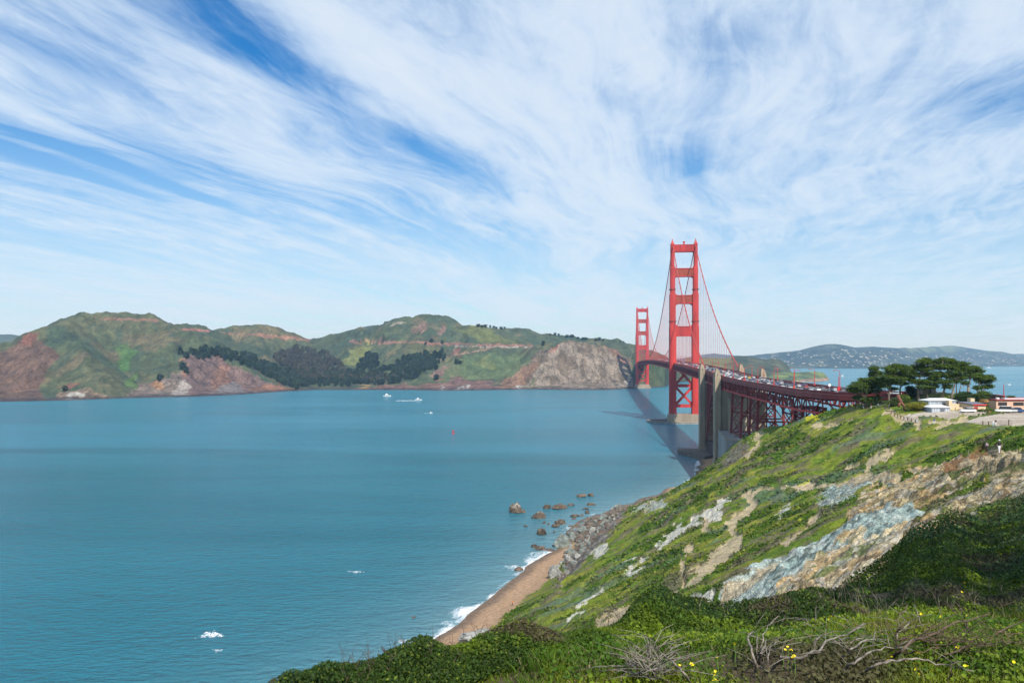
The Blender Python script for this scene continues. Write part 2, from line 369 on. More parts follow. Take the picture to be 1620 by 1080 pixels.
for p in [(30, 20, 68), (60, 20, 71), (90, 20, 71), (70, 60, 70.5), (110, 60, 71), (95, 107, 69.5), (140, 107, 69), (130, 150, 66.5), (180, 150, 66), (145, 190, 63.8), (200, 200, 64),
          (150, 225, 63.4), (150, 245, 63.6), (165, 255, 63.8), (200, 255, 64), (260, 230, 64), (134, 258, 63.5), (148, 272, 64.9), (138, 283, 65.4), (155, 285, 68.2), (170, 280, 66), (126, 275, 63.6), (175, 300, 64), (220, 290, 63),
          (150, 320, 60), (200, 340, 54), (260, 340, 46), (150, 360, 50), (170, 400, 40), (220, 420, 26), (150, 420, 39), (145, 450, 33), (160, 460, 30), (180, 450, 30),
          (160, 505, 27.5), (185, 500, 27.5), (160, 540, 27.5), (185, 540, 27.5), (172, 575, 27), (148, 535, 18), (205, 520, 20), (235, 520, 4), (260, 480, 3), (300, 430, 2), (330, 340, 20), (330, 240, 55), (200, 610, 6), (175, 620, 5), (230, 600, -3), (280, 560, -5), (340, 480, -5)]:
    pts.append(p)
H0 = tps(pts)
dense = np.arange(600, 1672, 1.75); cols_px = np.r_[np.arange(-900, 600, 40.0), dense, np.arange(1690, 3000, 45.0)]
hY = np.exp(np.linspace(math.log(24), math.log(690), 860))
PX, YY = np.meshgrid(cols_px, hY); XX = (PX - CX) / F * YY
Z = H0(XX, YY)
rowimg0 = ROW(YY, Z)
# where is it bare, rocky, sandy (positions read off the photograph and laid on the ground)
jx = PX + 7 * fbm(XX / 5, YY / 5, 3, 11) + 3 * fbm(XX / 1.6, YY / 1.6, 2, 12); jy = rowimg0 + 6 * fbm(XX / 5, YY / 5, 3, 13) + 2.5 * fbm(XX / 1.6, YY / 1.6, 2, 14)
LOT1 = [(1428, 657), (1475, 649), (1535, 650), (1562, 653), (1552, 657), (1520, 658), (1502, 663), (1482, 659), (1456, 658), (1446, 667), (1432, 663)]
LOT2 = [(1525, 667), (1552, 659), (1600, 652), (1720, 648), (1720, 664), (1590, 673), (1552, 672)]
slide = [(1138, 950), (1150, 930), (1185, 905), (1215, 882), (1260, 866), (1300, 846), (1345, 820), (1400, 800), (1440, 800), (1470, 806), (1440, 846), (1420, 880), (1380, 940), (1340, 990), (1250, 1000), (1150, 990)]
tanarea = [(1335, 818), (1370, 792), (1400, 770), (1440, 752), (1490, 730), (1540, 714), (1600, 716), (1660, 722), (1660, 800), (1560, 830), (1500, 860), (1440, 890), (1420, 852), (1360, 846)]
browns = [(1480, 742), (1520, 724), (1556, 706), (1620, 716), (1660, 722), (1660, 772), (1600, 764), (1560, 752), (1510, 756)]
lens = [(1290, 800), (1310, 776), (1335, 762), (1400, 752), (1420, 760), (1380, 778), (1330, 800), (1310, 812)]
pale1 = [(996, 806), (1018, 796), (1050, 789), (1058, 797), (1040, 808), (1012, 810)]
greyrock = [(872, 930), (888, 905), (905, 872), (930, 846), (960, 818), (985, 802), (992, 808), (970, 838), (950, 862), (925, 890), (895, 918)]
lawn = [(1150, 715), (1170, 696), (1190, 684), (1245, 668), (1252, 676), (1220, 690), (1195, 700), (1165, 720)]
scree = [(1138, 745), (1150, 722), (1165, 704), (1182, 700), (1180, 715), (1160, 738)]
trail = {'tan': [([(1420, 756), (1360, 764), (1310, 768), (1270, 769), (1230, 772), (1200, 776), (1180, 784)], 3.6), ([(1182, 784), (1190, 797), (1181, 810), (1160, 822), (1154, 830), (1163, 845), (1166, 862), (1148, 872), (1135, 882), (1124, 894)], 4.5),
                 ([(1124, 894), (1108, 912), (1082, 927), (1055, 942), (1020, 960), (985, 978)], 5), ([(1165, 862), (1150, 880), (1120, 905)], 4), ([(1092, 862), (1086, 885), (1080, 915)], 3), ([(1120, 816), (1117, 838)], 4),
                 ([(950, 990), (975, 975), (1010, 958)], 5), ([(1150, 935), (1200, 905), (1240, 880)], 3), ([(1240, 860), (1275, 838), (1300, 812), (1330, 790)], 3),
                 ([(1340, 737), (1378, 729), (1410, 719)], 2), ([(1372, 735), (1376, 748), (1355, 760)], 3.4), ([(1470, 668), (1500, 668), (1530, 664)], 2), ([(1405, 650), (1425, 660), (1452, 668)], 4), ([(1280, 675), (1340, 668), (1345, 664)], 1.6),
                 ([(1560, 712), (1585, 716), (1620, 712)], 3.5), ([(1180, 724), (1192, 713), (1200, 704)], 4), ([(1196, 696), (1206, 689)], 3)],
         'white': [([(1152, 793), (1130, 803), (1115, 812), (1090, 826), (1070, 838), (1055, 852), (1045, 864)], 5.5), ([(1140, 800), (1122, 812), (1130, 818)], 8), ([(1018, 886), (1004, 896), (992, 908)], 4.5), ([(952, 932), (935, 944), (920, 958)], 4.5),
                   ([(900, 985), (925, 970)], 4), ([(1248, 800), (1240, 815), (1225, 825)], 6), ([(1540, 790), (1500, 800), (1470, 812)], 8), ([(955, 868), (940, 878)], 5), ([(1130, 945), (1085, 955)], 5)]}
def mk(poly): return in_poly(jx, jy, poly).astype(float)
m_lot = np.maximum(in_poly(PX + .4 * (jx - PX), rowimg0 + .15 * (jy - rowimg0), LOT1), in_poly(PX + .4 * (jx - PX), rowimg0 + .15 * (jy - rowimg0), LOT2)).astype(float) * (YY > 150)
near_ = (YY < 420)
m_slide = mk(slide) * near_; m_tan = mk(tanarea) * near_; m_brown = mk(browns) * near_; m_lens = mk(lens) * near_; m_pale = mk(pale1); m_grey = mk(greyrock); m_lawn = mk(lawn); m_scree = mk(scree)
m_strip = mk([(1440, 803), (1475, 782), (1520, 768), (1560, 752), (1600, 746), (1612, 764), (1560, 782), (1500, 792), (1460, 803)]) * near_; m_tan = m_tan * (1 - m_strip); m_brown = m_brown * (1 - m_strip)
m_trail = np.zeros_like(PX); m_white = np.zeros_like(PX)
for ln, wd in trail['tan']: m_trail = np.maximum(m_trail, (poly_dist(jx * .6 + PX * .4, jy * .6 + rowimg0 * .4, ln) < wd * 1.3 + .6))
for ln, wd in trail['white']: m_white = np.maximum(m_white, (poly_dist(jx, jy, ln) < wd * .9))
inland = XX - shore_x(YY)
m_beach = (1 - sstep(2.6, 3.6, Z + .7 * fbm(XX / 4, YY / 4, 3, 5))) * (inland < 40)
m_grey = np.maximum(m_grey, sstep(332, 352, YY + 6 * fbm(XX / 5, YY / 5, 2, 9)) * (YY < 480) * (inland < 16) * 1.0); m_beach = m_beach * (1 - m_grey)
Zr0 = 0
rocky = np.clip(m_slide + m_tan + m_brown + m_lens + m_grey + m_scree + m_pale, 0, 1)
flat = np.clip(m_lot + m_trail * .9, 0, 1)
veg = np.clip(1 - rocky - flat - m_white - m_beach, 0, 1) * (Z > 2.5)
# relief
rough_amp = np.maximum(sstep(2.5, 10, Z), .8 * m_grey * (Z > .3)) * (1 - .96 * m_lot) * (1 - sstep(120, 128, XX) * sstep(200, 215, YY) * .8)
lump = fbm(XX / 16, YY / 12, 4, 21)
Zd = Z + rough_amp * (1.3 * lump + veg * (.45 * fbm(XX / 3.4, YY / 2.8, 3, 31) + .45 * np.abs(fbm(XX / 6.5, YY / 5.0, 2, 33))))
Zd += rocky * rough_amp * (1.3 * (ridged(XX / 7.5 - YY / 20, YY / 5.0, 4, 41) - .5) + .35 * fbm(XX / 1.3, YY / 1.3, 3, 43))
Zd += np.clip(rocky + m_white, 0, 1) * rough_amp * (.75 * (ridged(XX / 2.1 - YY / 9, YY / 1.7, 3, 45) - .55) + .9 * (ridged(XX / 12 + YY / 30, YY / 3.2, 2, 46) - .55) * m_slide)
Zd += m_brown * (-1.6 * sstep(.35, .75, ridged(XX / 6, YY / 6, 3, 47)))
Zd -= m_trail * .35
Zd += m_beach * .12 * fbm(XX / 9, YY / 9, 3, 51)
Z = Zd
hill_grid = (cols_px, hY, Z)
def C3(*c): return np.array(c, float)
PT = fbm(XX / 17, YY / 10, 4, 101) + .40 * fbm(XX / 4.5, YY / 3, 3, 102) - .04
G1, G2, G3, G4, BR, BG, YG = C3(.088, .138, .012), C3(.170, .185, .020), C3(.030, .060, .008), C3(.056, .118, .014), C3(.135, .105, .078), C3(.085, .135, .095), C3(.22, .20, .045)
def lerp(a, b, t): return a + (b - a) * t[..., None]
n1 = fbm(XX / 22, YY / 7, 4, 61); n2 = fbm(XX / 9, YY / 3.6, 4, 63); n3 = fbm(XX / 5, YY / 2.6, 3, 65); n4 = fbm(XX / 30, YY / 12, 3, 67)
col = np.ones(PX.shape + (3,)) * C3(.140, .180, .018)
col = lerp(col, G2, sstep(0, .6, n1)); col = lerp(col, C3(.058, .098, .010), sstep(-.08, .18, PT)); col = lerp(col, G3, sstep(.15, .55, n2) * .8 * sstep(-.15, .1, PT)); col = lerp(col, G4, sstep(.2, .6, -n2) * .7)
col = lerp(col, BR, sstep(.2, .55, n3 + .35 * n4) * .7); col = lerp(col, YG, sstep(.45, .8, -n3 + .4 * n1) * .6)
col = lerp(col, BG, sstep(.5, .8, fbm(XX / 16, YY / 6, 3, 71)) * .6 * (YY > 180))
col = lerp(col, C3(.115, .165, .018), m_lawn * .85)
tanc = lerp(np.ones_like(col) * C3(.50, .345, .165), C3(.58, .47, .28), sstep(-.4, .5, fbm(XX / 3, YY / 3, 3, 73)))
slidec = lerp(np.ones_like(col) * C3(.29, .385, .355), C3(.40, .475, .435), sstep(-.4, .5, fbm(XX / 6, YY / 2.5, 4, 75)))
slidec = lerp(slidec, C3(.10, .13, .12), sstep(.28, .5, fbm(XX / 1.3 - YY / 4, YY / 1.1, 4, 77)) * .9); slidec = lerp(slidec, C3(.44, .47, .43), sstep(.3, .5, fbm(XX / 1.1 + 40, YY / .9, 3, 78)) * .7)
slidec = lerp(slidec, C3(.42, .34, .22), sstep(.25, .5, fbm(XX / 14, YY / 5, 3, 79)) * .8)
tanc2 = lerp(tanc, C3(.10, .14, .03), sstep(.30, .5, fbm(XX / 8, YY / 4, 3, 81)) * .85)
tanc2 = lerp(tanc2, C3(.15, .11, .07), sstep(.28, .5, fbm(XX / 1.4, YY / 1.1, 4, 83)) * .8); tanc2 = lerp(tanc2, C3(.52, .48, .40), sstep(.3, .5, fbm(XX / 1.2 + 30, YY / .9, 3, 84)) * .7)
brc = lerp(np.ones_like(col) * C3(.30, .17, .08), C3(.12, .075, .045), sstep(-.1, .5, fbm(XX / 4, YY / 4, 4, 85)))
brc = lerp(brc, C3(.45, .38, .25), sstep(.2, .5, fbm(XX / 5, YY / 5, 3, 87)) * .8); brc = lerp(brc, C3(.06, .11, .03), sstep(.35, .5, fbm(XX / 6, YY / 4, 3, 89)) * .8)
col = lerp(col, slidec, m_lens * .9) if False else col * (1 - m_lens[..., None] * .9) + slidec * m_lens[..., None] * .9
def over(c, c2, m_): return c * (1 - m_[..., None]) + c2 * m_[..., None]
col = over(col, tanc2, m_tan * .95); col = over(col, brc, m_brown * .95); col = over(col, slidec, m_slide * .97); col = over(col, tanc2, mk([(1232, 936), (1300, 880), (1345, 856), (1400, 846), (1470, 815), (1440, 850), (1420, 880), (1380, 940), (1300, 1000), (1225, 975)]) * near_ * .92)
col = over(col, lerp(np.ones_like(col) * C3(.38, .42, .37), C3(.46, .36, .24), sstep(.1, .6, fbm(XX / 5, YY / 5, 3, 91))), m_pale * .95)
greyc = lerp(np.ones_like(col) * C3(.135, .118, .105), C3(.25, .23, .205), sstep(-.2, .5, fbm(XX / 2.2 - YY / 5, YY / 3, 5, 93))); greyc = lerp(greyc, C3(.22, .14, .09), sstep(.15, .5, fbm(XX / 3, YY / 5, 3, 94)) * .8)
col = over(col, greyc, np.clip(m_grey + m_scree * .8, 0, 1) * .95)
col = over(col, np.ones_like(col) * C3(.45, .36, .23), m_trail * .85); col = over(col, lerp(np.ones_like(col) * C3(.56, .52, .43), C3(.42, .42, .38), sstep(0, .4, fbm(XX / 1.5, YY / 1.5, 3, 95))), m_white * .9)
col = over(col, np.ones_like(col) * C3(.42, .38, .02), np.maximum(mk([(1262, 668), (1280, 660), (1300, 655), (1302, 659), (1285, 666)]), mk([(1262, 765), (1270, 761), (1282, 762), (1276, 766)])) * .8)
lotc = lerp(np.ones_like(col) * C3(.36, .30, .235), C3(.44, .38, .31), sstep(-.4, .4, fbm(XX / 12, YY / 6, 4, 97)))
col = over(col, lotc, m_lot)
sand = lerp(np.ones_like(col) * C3(.37, .24, .145), C3(.17, .12, .085), 1 - sstep(.25, 1.0, Z))
col = over(col, sand, m_beach)
hillside = np_mesh('hillside', np.stack([XX, YY, Z], -1).reshape(-1, 3), grid_faces(*PX.shape), [M['hill']], vcols=col.reshape(-1, 3), smooth=True, attrs={'rock': np.clip(rocky + m_white * .3, 0, 1) * (1 - .4 * m_slide)})
tag(hillside, kind='structure')
def g_sample(grid, px, Y):
    cp, ys, zz = grid; i = np.clip(np.searchsorted(cp, px) - 1, 0, len(cp) - 2); j = np.clip(np.searchsorted(ys, Y) - 1, 0, len(ys) - 2)
    a = np.clip((px - cp[i]) / (cp[i + 1] - cp[i]), 0, 1); b = np.clip((Y - ys[j]) / (ys[j + 1] - ys[j]), 0, 1)
    return (zz[j, i] * (1 - a) + zz[j, i + 1] * a) * (1 - b) + (zz[j + 1, i] * (1 - a) + zz[j + 1, i + 1] * a) * b
def hill_z(X, Y): return float(g_sample(hill_grid, np.array(CX + F * X / Y), np.array(float(Y))))
def hit(grid, px, row, ymin=0):
    """ground point that the sight line through a pixel meets"""
    cp, ys, zz = grid; yy = np.linspace(max(ys[0], ymin), ys[-1], 4000); z = g_sample(grid, np.full(4000, float(px)), yy)
    ok = np.nonzero(ROW(yy, z) <= row)[0]
    k = ok[0] if len(ok) else 3999
    return Vector((((px - CX) / F) * yy[k], yy[k], z[k]))

# scrub on the bluff: many small leafy tufts following the ground (mass nobody could count)
def leaf_quads(c, size, n_dir=None, flat=.0, asp=.5):
    """one folded quad per centre"""
    n = len(c); d = rng.normal(size=(n, 3)); d = d * (1 - flat * .5) + np.array([to_sun.x * .7, to_sun.y * .7, to_sun.z * .7 + .35])
    d /= np.linalg.norm(d, axis=1)[:, None]
    t = rng.normal(size=(n, 3)); t -= d * (t * d).sum(1)[:, None]; t /= np.linalg.norm(t, axis=1)[:, None]; b = np.cross(d, t)
    s = np.asarray(size).reshape(-1, 1); k = rng.uniform(.7, 1.3, (n, 1)) * s
    v = np.stack([c - t * k * .5, c + b * k * asp * .5 + d * k * .08, c + t * k * .5, c - b * k * asp * .5 + d * k * .08], 1)
    return v.reshape(-1, 3), np.arange(n * 4).reshape(n, 4)
N = 260000
tp = rng.uniform(640, 1640, N); tY = np.exp(rng.uniform(math.log(50), math.log(470), N))
vegp = g_sample((cols_px, hY, veg), tp, tY); keep = rng.uniform(size=N) < vegp * .95 - .1
tp, tY = tp[keep], tY[keep]; tz = g_sample(hill_grid, tp, tY)
tc_ = np.stack([g_sample((cols_px, hY, col[:, :, k]), tp, tY) for k in range(3)], -1)
patch = g_sample((cols_px, hY, PT), tp, tY); kk = rng.uniform(0, 1, len(tp)) < .03 + .72 * sstep(-.06, .36, patch)
tp, tY, tz, tc_ = tp[kk], tY[kk], tz[kk], tc_[kk]
sz = np.clip(tY * .0030, .22, .85)
ctr = np.stack([(tp - CX) / F * tY, tY, tz], -1) + rng.normal(size=(len(tp), 3)) * (sz * .35)[:, None]; ctr[:, 2] = tz + sz * rng.uniform(.02, .55, len(tp))
vv, ff = leaf_quads(ctr, sz * 1.25, asp=.75)
shade = rng.uniform(.65, 1.35, (len(tp), 1))
scrub = np_mesh('scrub', vv, ff, [M['leaf']], cols=np.clip(tc_ * shade * np.array([1.02, 1.10, .9]), 0, 1)); tag(scrub, 'low green scrub covering the bluff above the beach', 'scrub', kind='stuff')

# ------------------------------------------------------------------ near knoll under the camera
edge = [(-30, 1.0), (-6, 3.0), (-1.3, 4.2), (-1.05, 5.2), (-.57, 6.5), (.27, 8.5), (1.66, 11), (3.8, 14), (7.0, 17), (8.9, 19), (11.8, 21), (14.8, 23), (18.7, 25), (30, 29), (45, 31)]
top_rows = [(430, 1086, 4.2, .26), (560, 1052, 5.2, .30), (700, 1024, 6.5, .36), (850, 1000, 8.5, .42), (1000, 974, 11, .48), (1150, 952, 14, .56), (1330, 908, 17, .68), (1365, 870, 18.2, .7), (1400, 838, 19, .74), (1460, 812, 20, .78), (1520, 794, 21, .8), (1620, 768, 23, .85), (1750, 732, 25, .9)]
kp = [(P(a, b, Y)[0], Y, P(a, b, Y)[2] - h) for a, b, Y, h in top_rows]
for px_, Y, row in [(450, 4.2, 1085), (700, 4.2, 1080), (1000, 4.2, 1080), (1300, 4.2, 1078), (1600, 4.2, 1074), (900, 5.4, 1020), (1200, 5.4, 1006), (1600, 5.6, 1000), (1100, 7, 1004), (1300, 7.5, 990), (1000, 8, 1010), (1500, 8, 976), (1520, 14, 905), (1400, 12, 935), (1700, 14, 880), (1700, 9, 950), (1250, 11, 975)]:
    kp.append(tuple(P(px_, row, Y)))
kp += [(x, y, 78.4 + .02 * x) for x in (-6, 0, 6, 14, 30) for y in (-12, -5, 1)] + [(-8, 3, 77.8), (40, 14, 79), (40, 25, 78.5), (25, 10, 78.6)]
K0 = tps([(a * 10, b * 10, c) for a, b, c in kp])
def knoll0(X, Y):
    X = np.asarray(X, float); Y = np.asarray(Y, float)
    z = K0(X * 10, Y * 10)
    d = poly_dist(X, Y, edge); ex = np.array([p[0] for p in edge]); ey = np.array([p[1] for p in edge])
    beyond = (Y > np.interp(X, ex, ey)); out = np.where(beyond, d, 0)
    return z - 1.0 * out - .25 * np.minimum(out, 3) ** 1.5, np.where(beyond, -d, d)
kx = np.arange(-14, 44.01, .16); ky = np.arange(-12, 44.01, .16)
KX, KY = np.meshgrid(kx, ky); KZ, KD = knoll0(KX, KY)
KZ = KZ + .05 * fbm(KX / .9, KY / .9, 4, 201) + .10 * fbm(KX / 3, KY / 3, 2, 203)
kc = np.ones(KX.shape + (3,)) * C3(.045, .060, .016); kc = lerp(kc, C3(.085, .065, .04), sstep(-.1, .4, fbm(KX / 1.2, KY / 1.2, 4, 205)))
knoll = np_mesh('ground', np.stack([KX, KY, KZ], -1).reshape(-1, 3), grid_faces(*KX.shape), [M['knoll']], vcols=kc.reshape(-1, 3), smooth=True); tag(knoll, kind='structure')
def kz(X, Y):
    X = np.asarray(X, float); Y = np.asarray(Y, float); i = np.clip(((X + 14) / .16).astype(int), 0, len(kx) - 2); j = np.clip(((Y + 12) / .16).astype(int), 0, len(ky) - 2)
    a = (X - kx[i]) / .16; b = (Y - ky[j]) / .16
    return (KZ[j, i] * (1 - a) + KZ[j, i + 1] * a) * (1 - b) + (KZ[j + 1, i] * (1 - a) + KZ[j + 1, i + 1] * a) * b
def khit(px, row):
    yy = np.linspace(3, 30, 3000); z = kz((px - CX) / F * yy, yy); ok = np.nonzero(ROW(yy, z) <= row)[0]; k = ok[0] if len(ok) else 500
    return Vector(((px - CX) / F * yy[k], yy[k], z[k]))
exs = np.array([p[0] for p in edge]); eys = np.array([p[1] for p in edge])
def edge_d(X, Y): return np.where(Y > np.interp(X, exs, eys), -1, 1) * poly_dist(X, Y, edge)
# canopy height of the shrubs over the knoll
def canopy(X, Y):
    px = CX + F * X / Y
    start = np.interp(px, [380, 560, 700, 850, 1000, 1100, 1250, 1400, 1500, 1620, 1800], [3.3, 3.7, 4.3, 4.9, 5.6, 6.2, 6.9, 8.0, 8.2, 8.4, 8.6])
    s_ = sstep(-.2, .12 * start + .2, Y - start)
    h = np.clip(.10 + .035 * Y, .2, .9) + np.interp(px, [500, 850, 1000, 1150], [-.03, .0, .05, .0])
    return s_ * h * np.clip(.70 + .55 * fbm(X / (.10 * Y), Y / (.10 * Y), 3, 211) + .30 * fbm(X / 2.6, Y / 2.6, 2, 213), .08, 1.5), s_
N = 430000; N2 = 340000
N3 = 90000
lp = np.r_[rng.uniform(380, 1760, N), rng.uniform(380, 1120, N2), rng.uniform(1760, 2700, N3)]; lY = np.r_[np.exp(rng.uniform(math.log(3.9), math.log(27), N)), np.exp(rng.uniform(math.log(4.0), math.log(12), N2)), np.exp(rng.uniform(math.log(3.9), math.log(27), N3))]; N = N + N2 + N3; lX = (lp - CX) / F * lY
hh, st = canopy(lX, lY); ed = edge_d(lX, lY)
keep = (ed > -.9) & (st > .1) & (hh > .05) & (rng.uniform(size=N) < .6 + .4 * sstep(4, 8, lY))
lX, lY, hh, lp, ed = lX[keep], lY[keep], hh[keep], lp[keep], ed[keep]
gz = kz(lX, lY); fr = 1 - np.abs(rng.normal(0, .33, len(lX))); lz = gz + hh * np.clip(fr, .02, 1.12) - np.where(ed < 0, -ed * .3, 0)
lc = np.ones((len(lX), 3)) * C3(.048, .092, .008)
q1 = fbm(lX / 1.3, lY / 1.3, 3, 215); q2 = fbm(lX / .55, lY / .55, 3, 217); q3 = fbm(lX / 3.0, lY / 3.0, 2, 219)
lc = lerp(lc, C3(.120, .180, .008), sstep(.0, .5, q2) * .85); lc = lerp(lc, C3(.020, .048, .009), sstep(.0, .5, q1) * .85); lc = lerp(lc, C3(.085, .062, .040), sstep(.28, .6, fbm(lX / .9, lY / .9, 3, 221)) * .85)
ivy = sstep(1330, 1450, lp) * sstep(8.5, 11, lY); lc = lerp(lc, C3(.036, .085, .032), ivy * sstep(-.4, .4, q1 + .3) * .7)
lc = lerp(lc, C3(.10, .135, .012), (rng.uniform(size=len(lX)) < .10 * (1 - .5 * ivy)).astype(float))
vv, ff = leaf_quads(np.stack([lX, lY, lz], -1), np.clip(.006 + lY * .0034, .016, .075) * rng.uniform(.6, 1.35, len(lX)), flat=.1, asp=.52)
shr = np_mesh('shrubbery', vv, ff, [M['leaf_near']], cols=np.clip(lc * rng.uniform(.55, 1.4, (len(lX), 1)), 0, 1)); tag(shr, 'dense leafy shrubs and ivy on the near knoll', 'shrubbery', kind='stuff')
# grass and low herbs in front
N = 190000
gp = np.r_[rng.uniform(380, 1760, 120000), rng.uniform(-900, 380, 25000), rng.uniform(1760, 3000, 45000)]; gY = np.exp(rng.uniform(math.log(3.4), math.log(9.5), N)); gX = (gp - CX) / F * gY
_, st = canopy(gX, gY); keep = (edge_d(gX, gY) > -.3) & (rng.uniform(size=N) < 1 - .9 * st); gX, gY, gp = gX[keep], gY[keep], gp[keep]; n = len(gX)
g0 = np.stack([gX, gY, kz(gX, gY) - .01], -1); tall = np.clip(.045 + .035 * fbm(gX / .7, gY / .7, 3, 231), .018, .12) * rng.uniform(.6, 1.6, n)
mossy = sstep(0, .5, 1 - np.hypot((gp - 1290) / 190, (gY - 4.6) / .9)); tall *= 1 - .45 * mossy
an = rng.uniform(0, 2 * math.pi, n); dx = np.stack([np.cos(an), np.sin(an), np.zeros(n)], -1); lean = rng.normal(0, .55, (n, 3)); lean[:, 2] = 0
wd = rng.uniform(.0025, .0055, (n, 1)); tipp = g0 + lean * tall[:, None] * .9; tipp[:, 2] += tall; mid = (g0 + tipp) / 2 - lean * tall[:, None] * .15; mid[:, 2] += tall * .1
vv = np.stack([g0 - dx * wd, g0 + dx * wd, mid + dx * wd * .8, mid - dx * wd * .8, tipp + dx * wd * .15, tipp - dx * wd * .15], 1).reshape(-1, 3)
ff = (np.arange(n)[:, None, None] * 6 + np.array([[0, 1, 2, 3], [3, 2, 4, 5]])[None]).reshape(-1, 4)
gc = lerp(np.ones((n, 3)) * C3(.064, .128, .009), C3(.165, .205, .012), sstep(-.1, .6, fbm(gX / .8, gY / .8, 3, 233))); gc = lerp(gc, C3(.25, .20, .10), (rng.uniform(size=n) < .09).astype(float)); gc = lerp(gc, C3(.075, .065, .028), mossy * .85)
gc = gc * rng.uniform(.7, 1.25, (n, 1))
gr = np_mesh('grass', vv, ff, [M['leaf_near']], cols=np.repeat(np.clip(gc, 0, 1), 2, axis=0)); tag(gr, 'short green grass along the near edge of the knoll', 'grass', kind='stuff')
N = 42000
gp = rng.uniform(380, 1760, N); gY = np.exp(rng.uniform(math.log(3.4), math.log(9), N)); gX = (gp - CX) / F * gY
_, st = canopy(gX, gY); cl_ = fbm(gX / .5, gY / .5, 3, 241); keep = (edge_d(gX, gY) > -.3) & (rng.uniform(size=N) < (.55 + cl_) * (1 - .8 * st)); gX, gY, gp = gX[keep], gY[keep], gp[keep]; n = len(gX)
vv, ff = leaf_quads(np.stack([gX, gY, kz(gX, gY) + rng.uniform(.01, .085, n)], -1), np.full(n, .026), flat=.5, asp=.8)
mossy = sstep(0, .5, 1 - np.hypot((gp - 1290) / 190, (gY - 4.6) / .9))
hc = lerp(np.ones((n, 3)) * C3(.056, .122, .009), C3(.150, .205, .013), sstep(-.2, .5, fbm(gX / .6, gY / .6, 3, 243))); hc = lerp(hc, C3(.07, .058, .03), mossy * .9) * rng.uniform(.7, 1.3, (n, 1))
hb = np_mesh('ground_cover', vv, ff, [M['leaf_near']], cols=np.clip(hc, 0, 1)); tag(hb, 'small clover-like leaves among the near grass', 'ground cover', kind='stuff')
# dry twigs and stalks standing out of the shrubs
def twigs(name, n_, pick, hmin, hmax, rad, colr, label):
    V = []; Fc = []; cc = []
    for i in range(n_):
        px_, Y_ = pick(); X_ = (px_ - CX) / F * Y_
        if float(edge_d(np.array([X_]), np.array([Y_]))[0]) < -.4: continue
        hcan, _s = canopy(np.array([X_]), np.array([Y_])); b0 = np.array([X_, Y_, float(kz(np.array([X_]), np.array([Y_]))[0]) + max(0, float(hcan[0])) * .45])
        L = random.uniform(hmin, hmax) * min(1.0, .25 + Y_ / 16); d = np.array([random.gauss(0, .35), random.gauss(0, .35), 1.0]); d /= np.linalg.norm(d)
        path = [b0]; dd = d.copy()
        for k in range(3): dd = dd + np.array([random.gauss(0, .18), random.gauss(0, .18), random.gauss(0, .1)]); path.append(path[-1] + dd / np.linalg.norm(dd) * L / 3)
        stems = [path]
        for q in range(random.randint(1, 4)):
            s0 = path[random.randint(1, 2)]; e = s0 + np.array([random.gauss(0, .5), random.gauss(0, .5), random.uniform(.2, .8)]) * L * .35; stems.append([s0, (s0 + e) / 2 + np.array([0, 0, L * .03]), e])
        for st_ in stems:
            r0 = rad * (.8 + Y_ / 14)
            for k, p in enumerate(st_):
                rr = r0 * (1 - .25 * k)
                V += [p + np.array([rr, 0, 0]), p + np.array([-rr * .5, rr * .87, 0]), p + np.array([-rr * .5, -rr * .87, 0])]
            base = len(V) - 3 * len(st_)
            for k in range(len(st_) - 1):
                for m_ in range(3): Fc.append((base + k * 3 + m_, base + k * 3 + (m_ + 1) % 3, base + k * 3 + 3 + (m_ + 1) % 3, base + k * 3 + 3 + m_)); cc.append(np.array(colr) * random.uniform(.6, 1.3))
    o = np_mesh(name, V, Fc, [M['dry']], cols=cc); tag(o, label, 'dry stalks', kind='stuff')
def pick_edge():
    px_ = random.uniform(520, 1700); X_, Y_ = 0, np.interp(px_, [430, 560, 700, 850, 1000, 1150, 1330, 1400, 1520, 1620, 1750], [4.2, 5.2, 6.5, 8.5, 11, 14, 17, 19, 21, 23, 25])
    return px_, Y_ * random.uniform(.72, 1.0)
twigs('dry_twigs', 900, pick_edge, .15, .5, .0020, (.11, .085, .06), 'bare brown twigs standing out of the shrubs along the knoll edge')
twigs('dead_stalks', 130, lambda: (random.uniform(1080, 1700), random.uniform(6.8, 10)), .18, .55, .0022, (.20, .17, .135), 'pale dead stalks among the shrubs below the ivy bank')

# ------------------------------------------------------------------ water
cw = np.r_[np.arange(-2400, -60, 60.0), np.arange(-60, 1680, 4.0), np.arange(1690, 4200, 70.0)]; yw = np.exp(np.linspace(math.log(12), math.log(16200), 600))
WX_, WY_ = np.meshgrid(cw, yw); wx = (WX_ - CX) / F * WY_
sea_off = shore_x(WY_) - wx
near_shore = np.where((WY_ < 660) & (WY_ > 15), np.exp(-np.maximum(sea_off, 0) / 9.0), 0)
wob = 6 * fbm(wx / 20, WY_ / 14, 3, 301)
foam = np.where((WY_ > 190) & (WY_ < 445), np.maximum(np.exp(-np.maximum(sea_off - .5, 0) / 2.2), .80 * np.exp(-np.maximum(sea_off + wob - 4, 0) / (8.0 + 4 * fbm(wx / 30, WY_ / 30, 2, 303)))), 0) * (1 - .5 * sstep(330, 350, WY_))
foam = np.maximum(foam, np.where((WY_ > 520) & (WY_ < 640), .8 * np.exp(-np.maximum(sea_off, 0) / 3.0), 0))
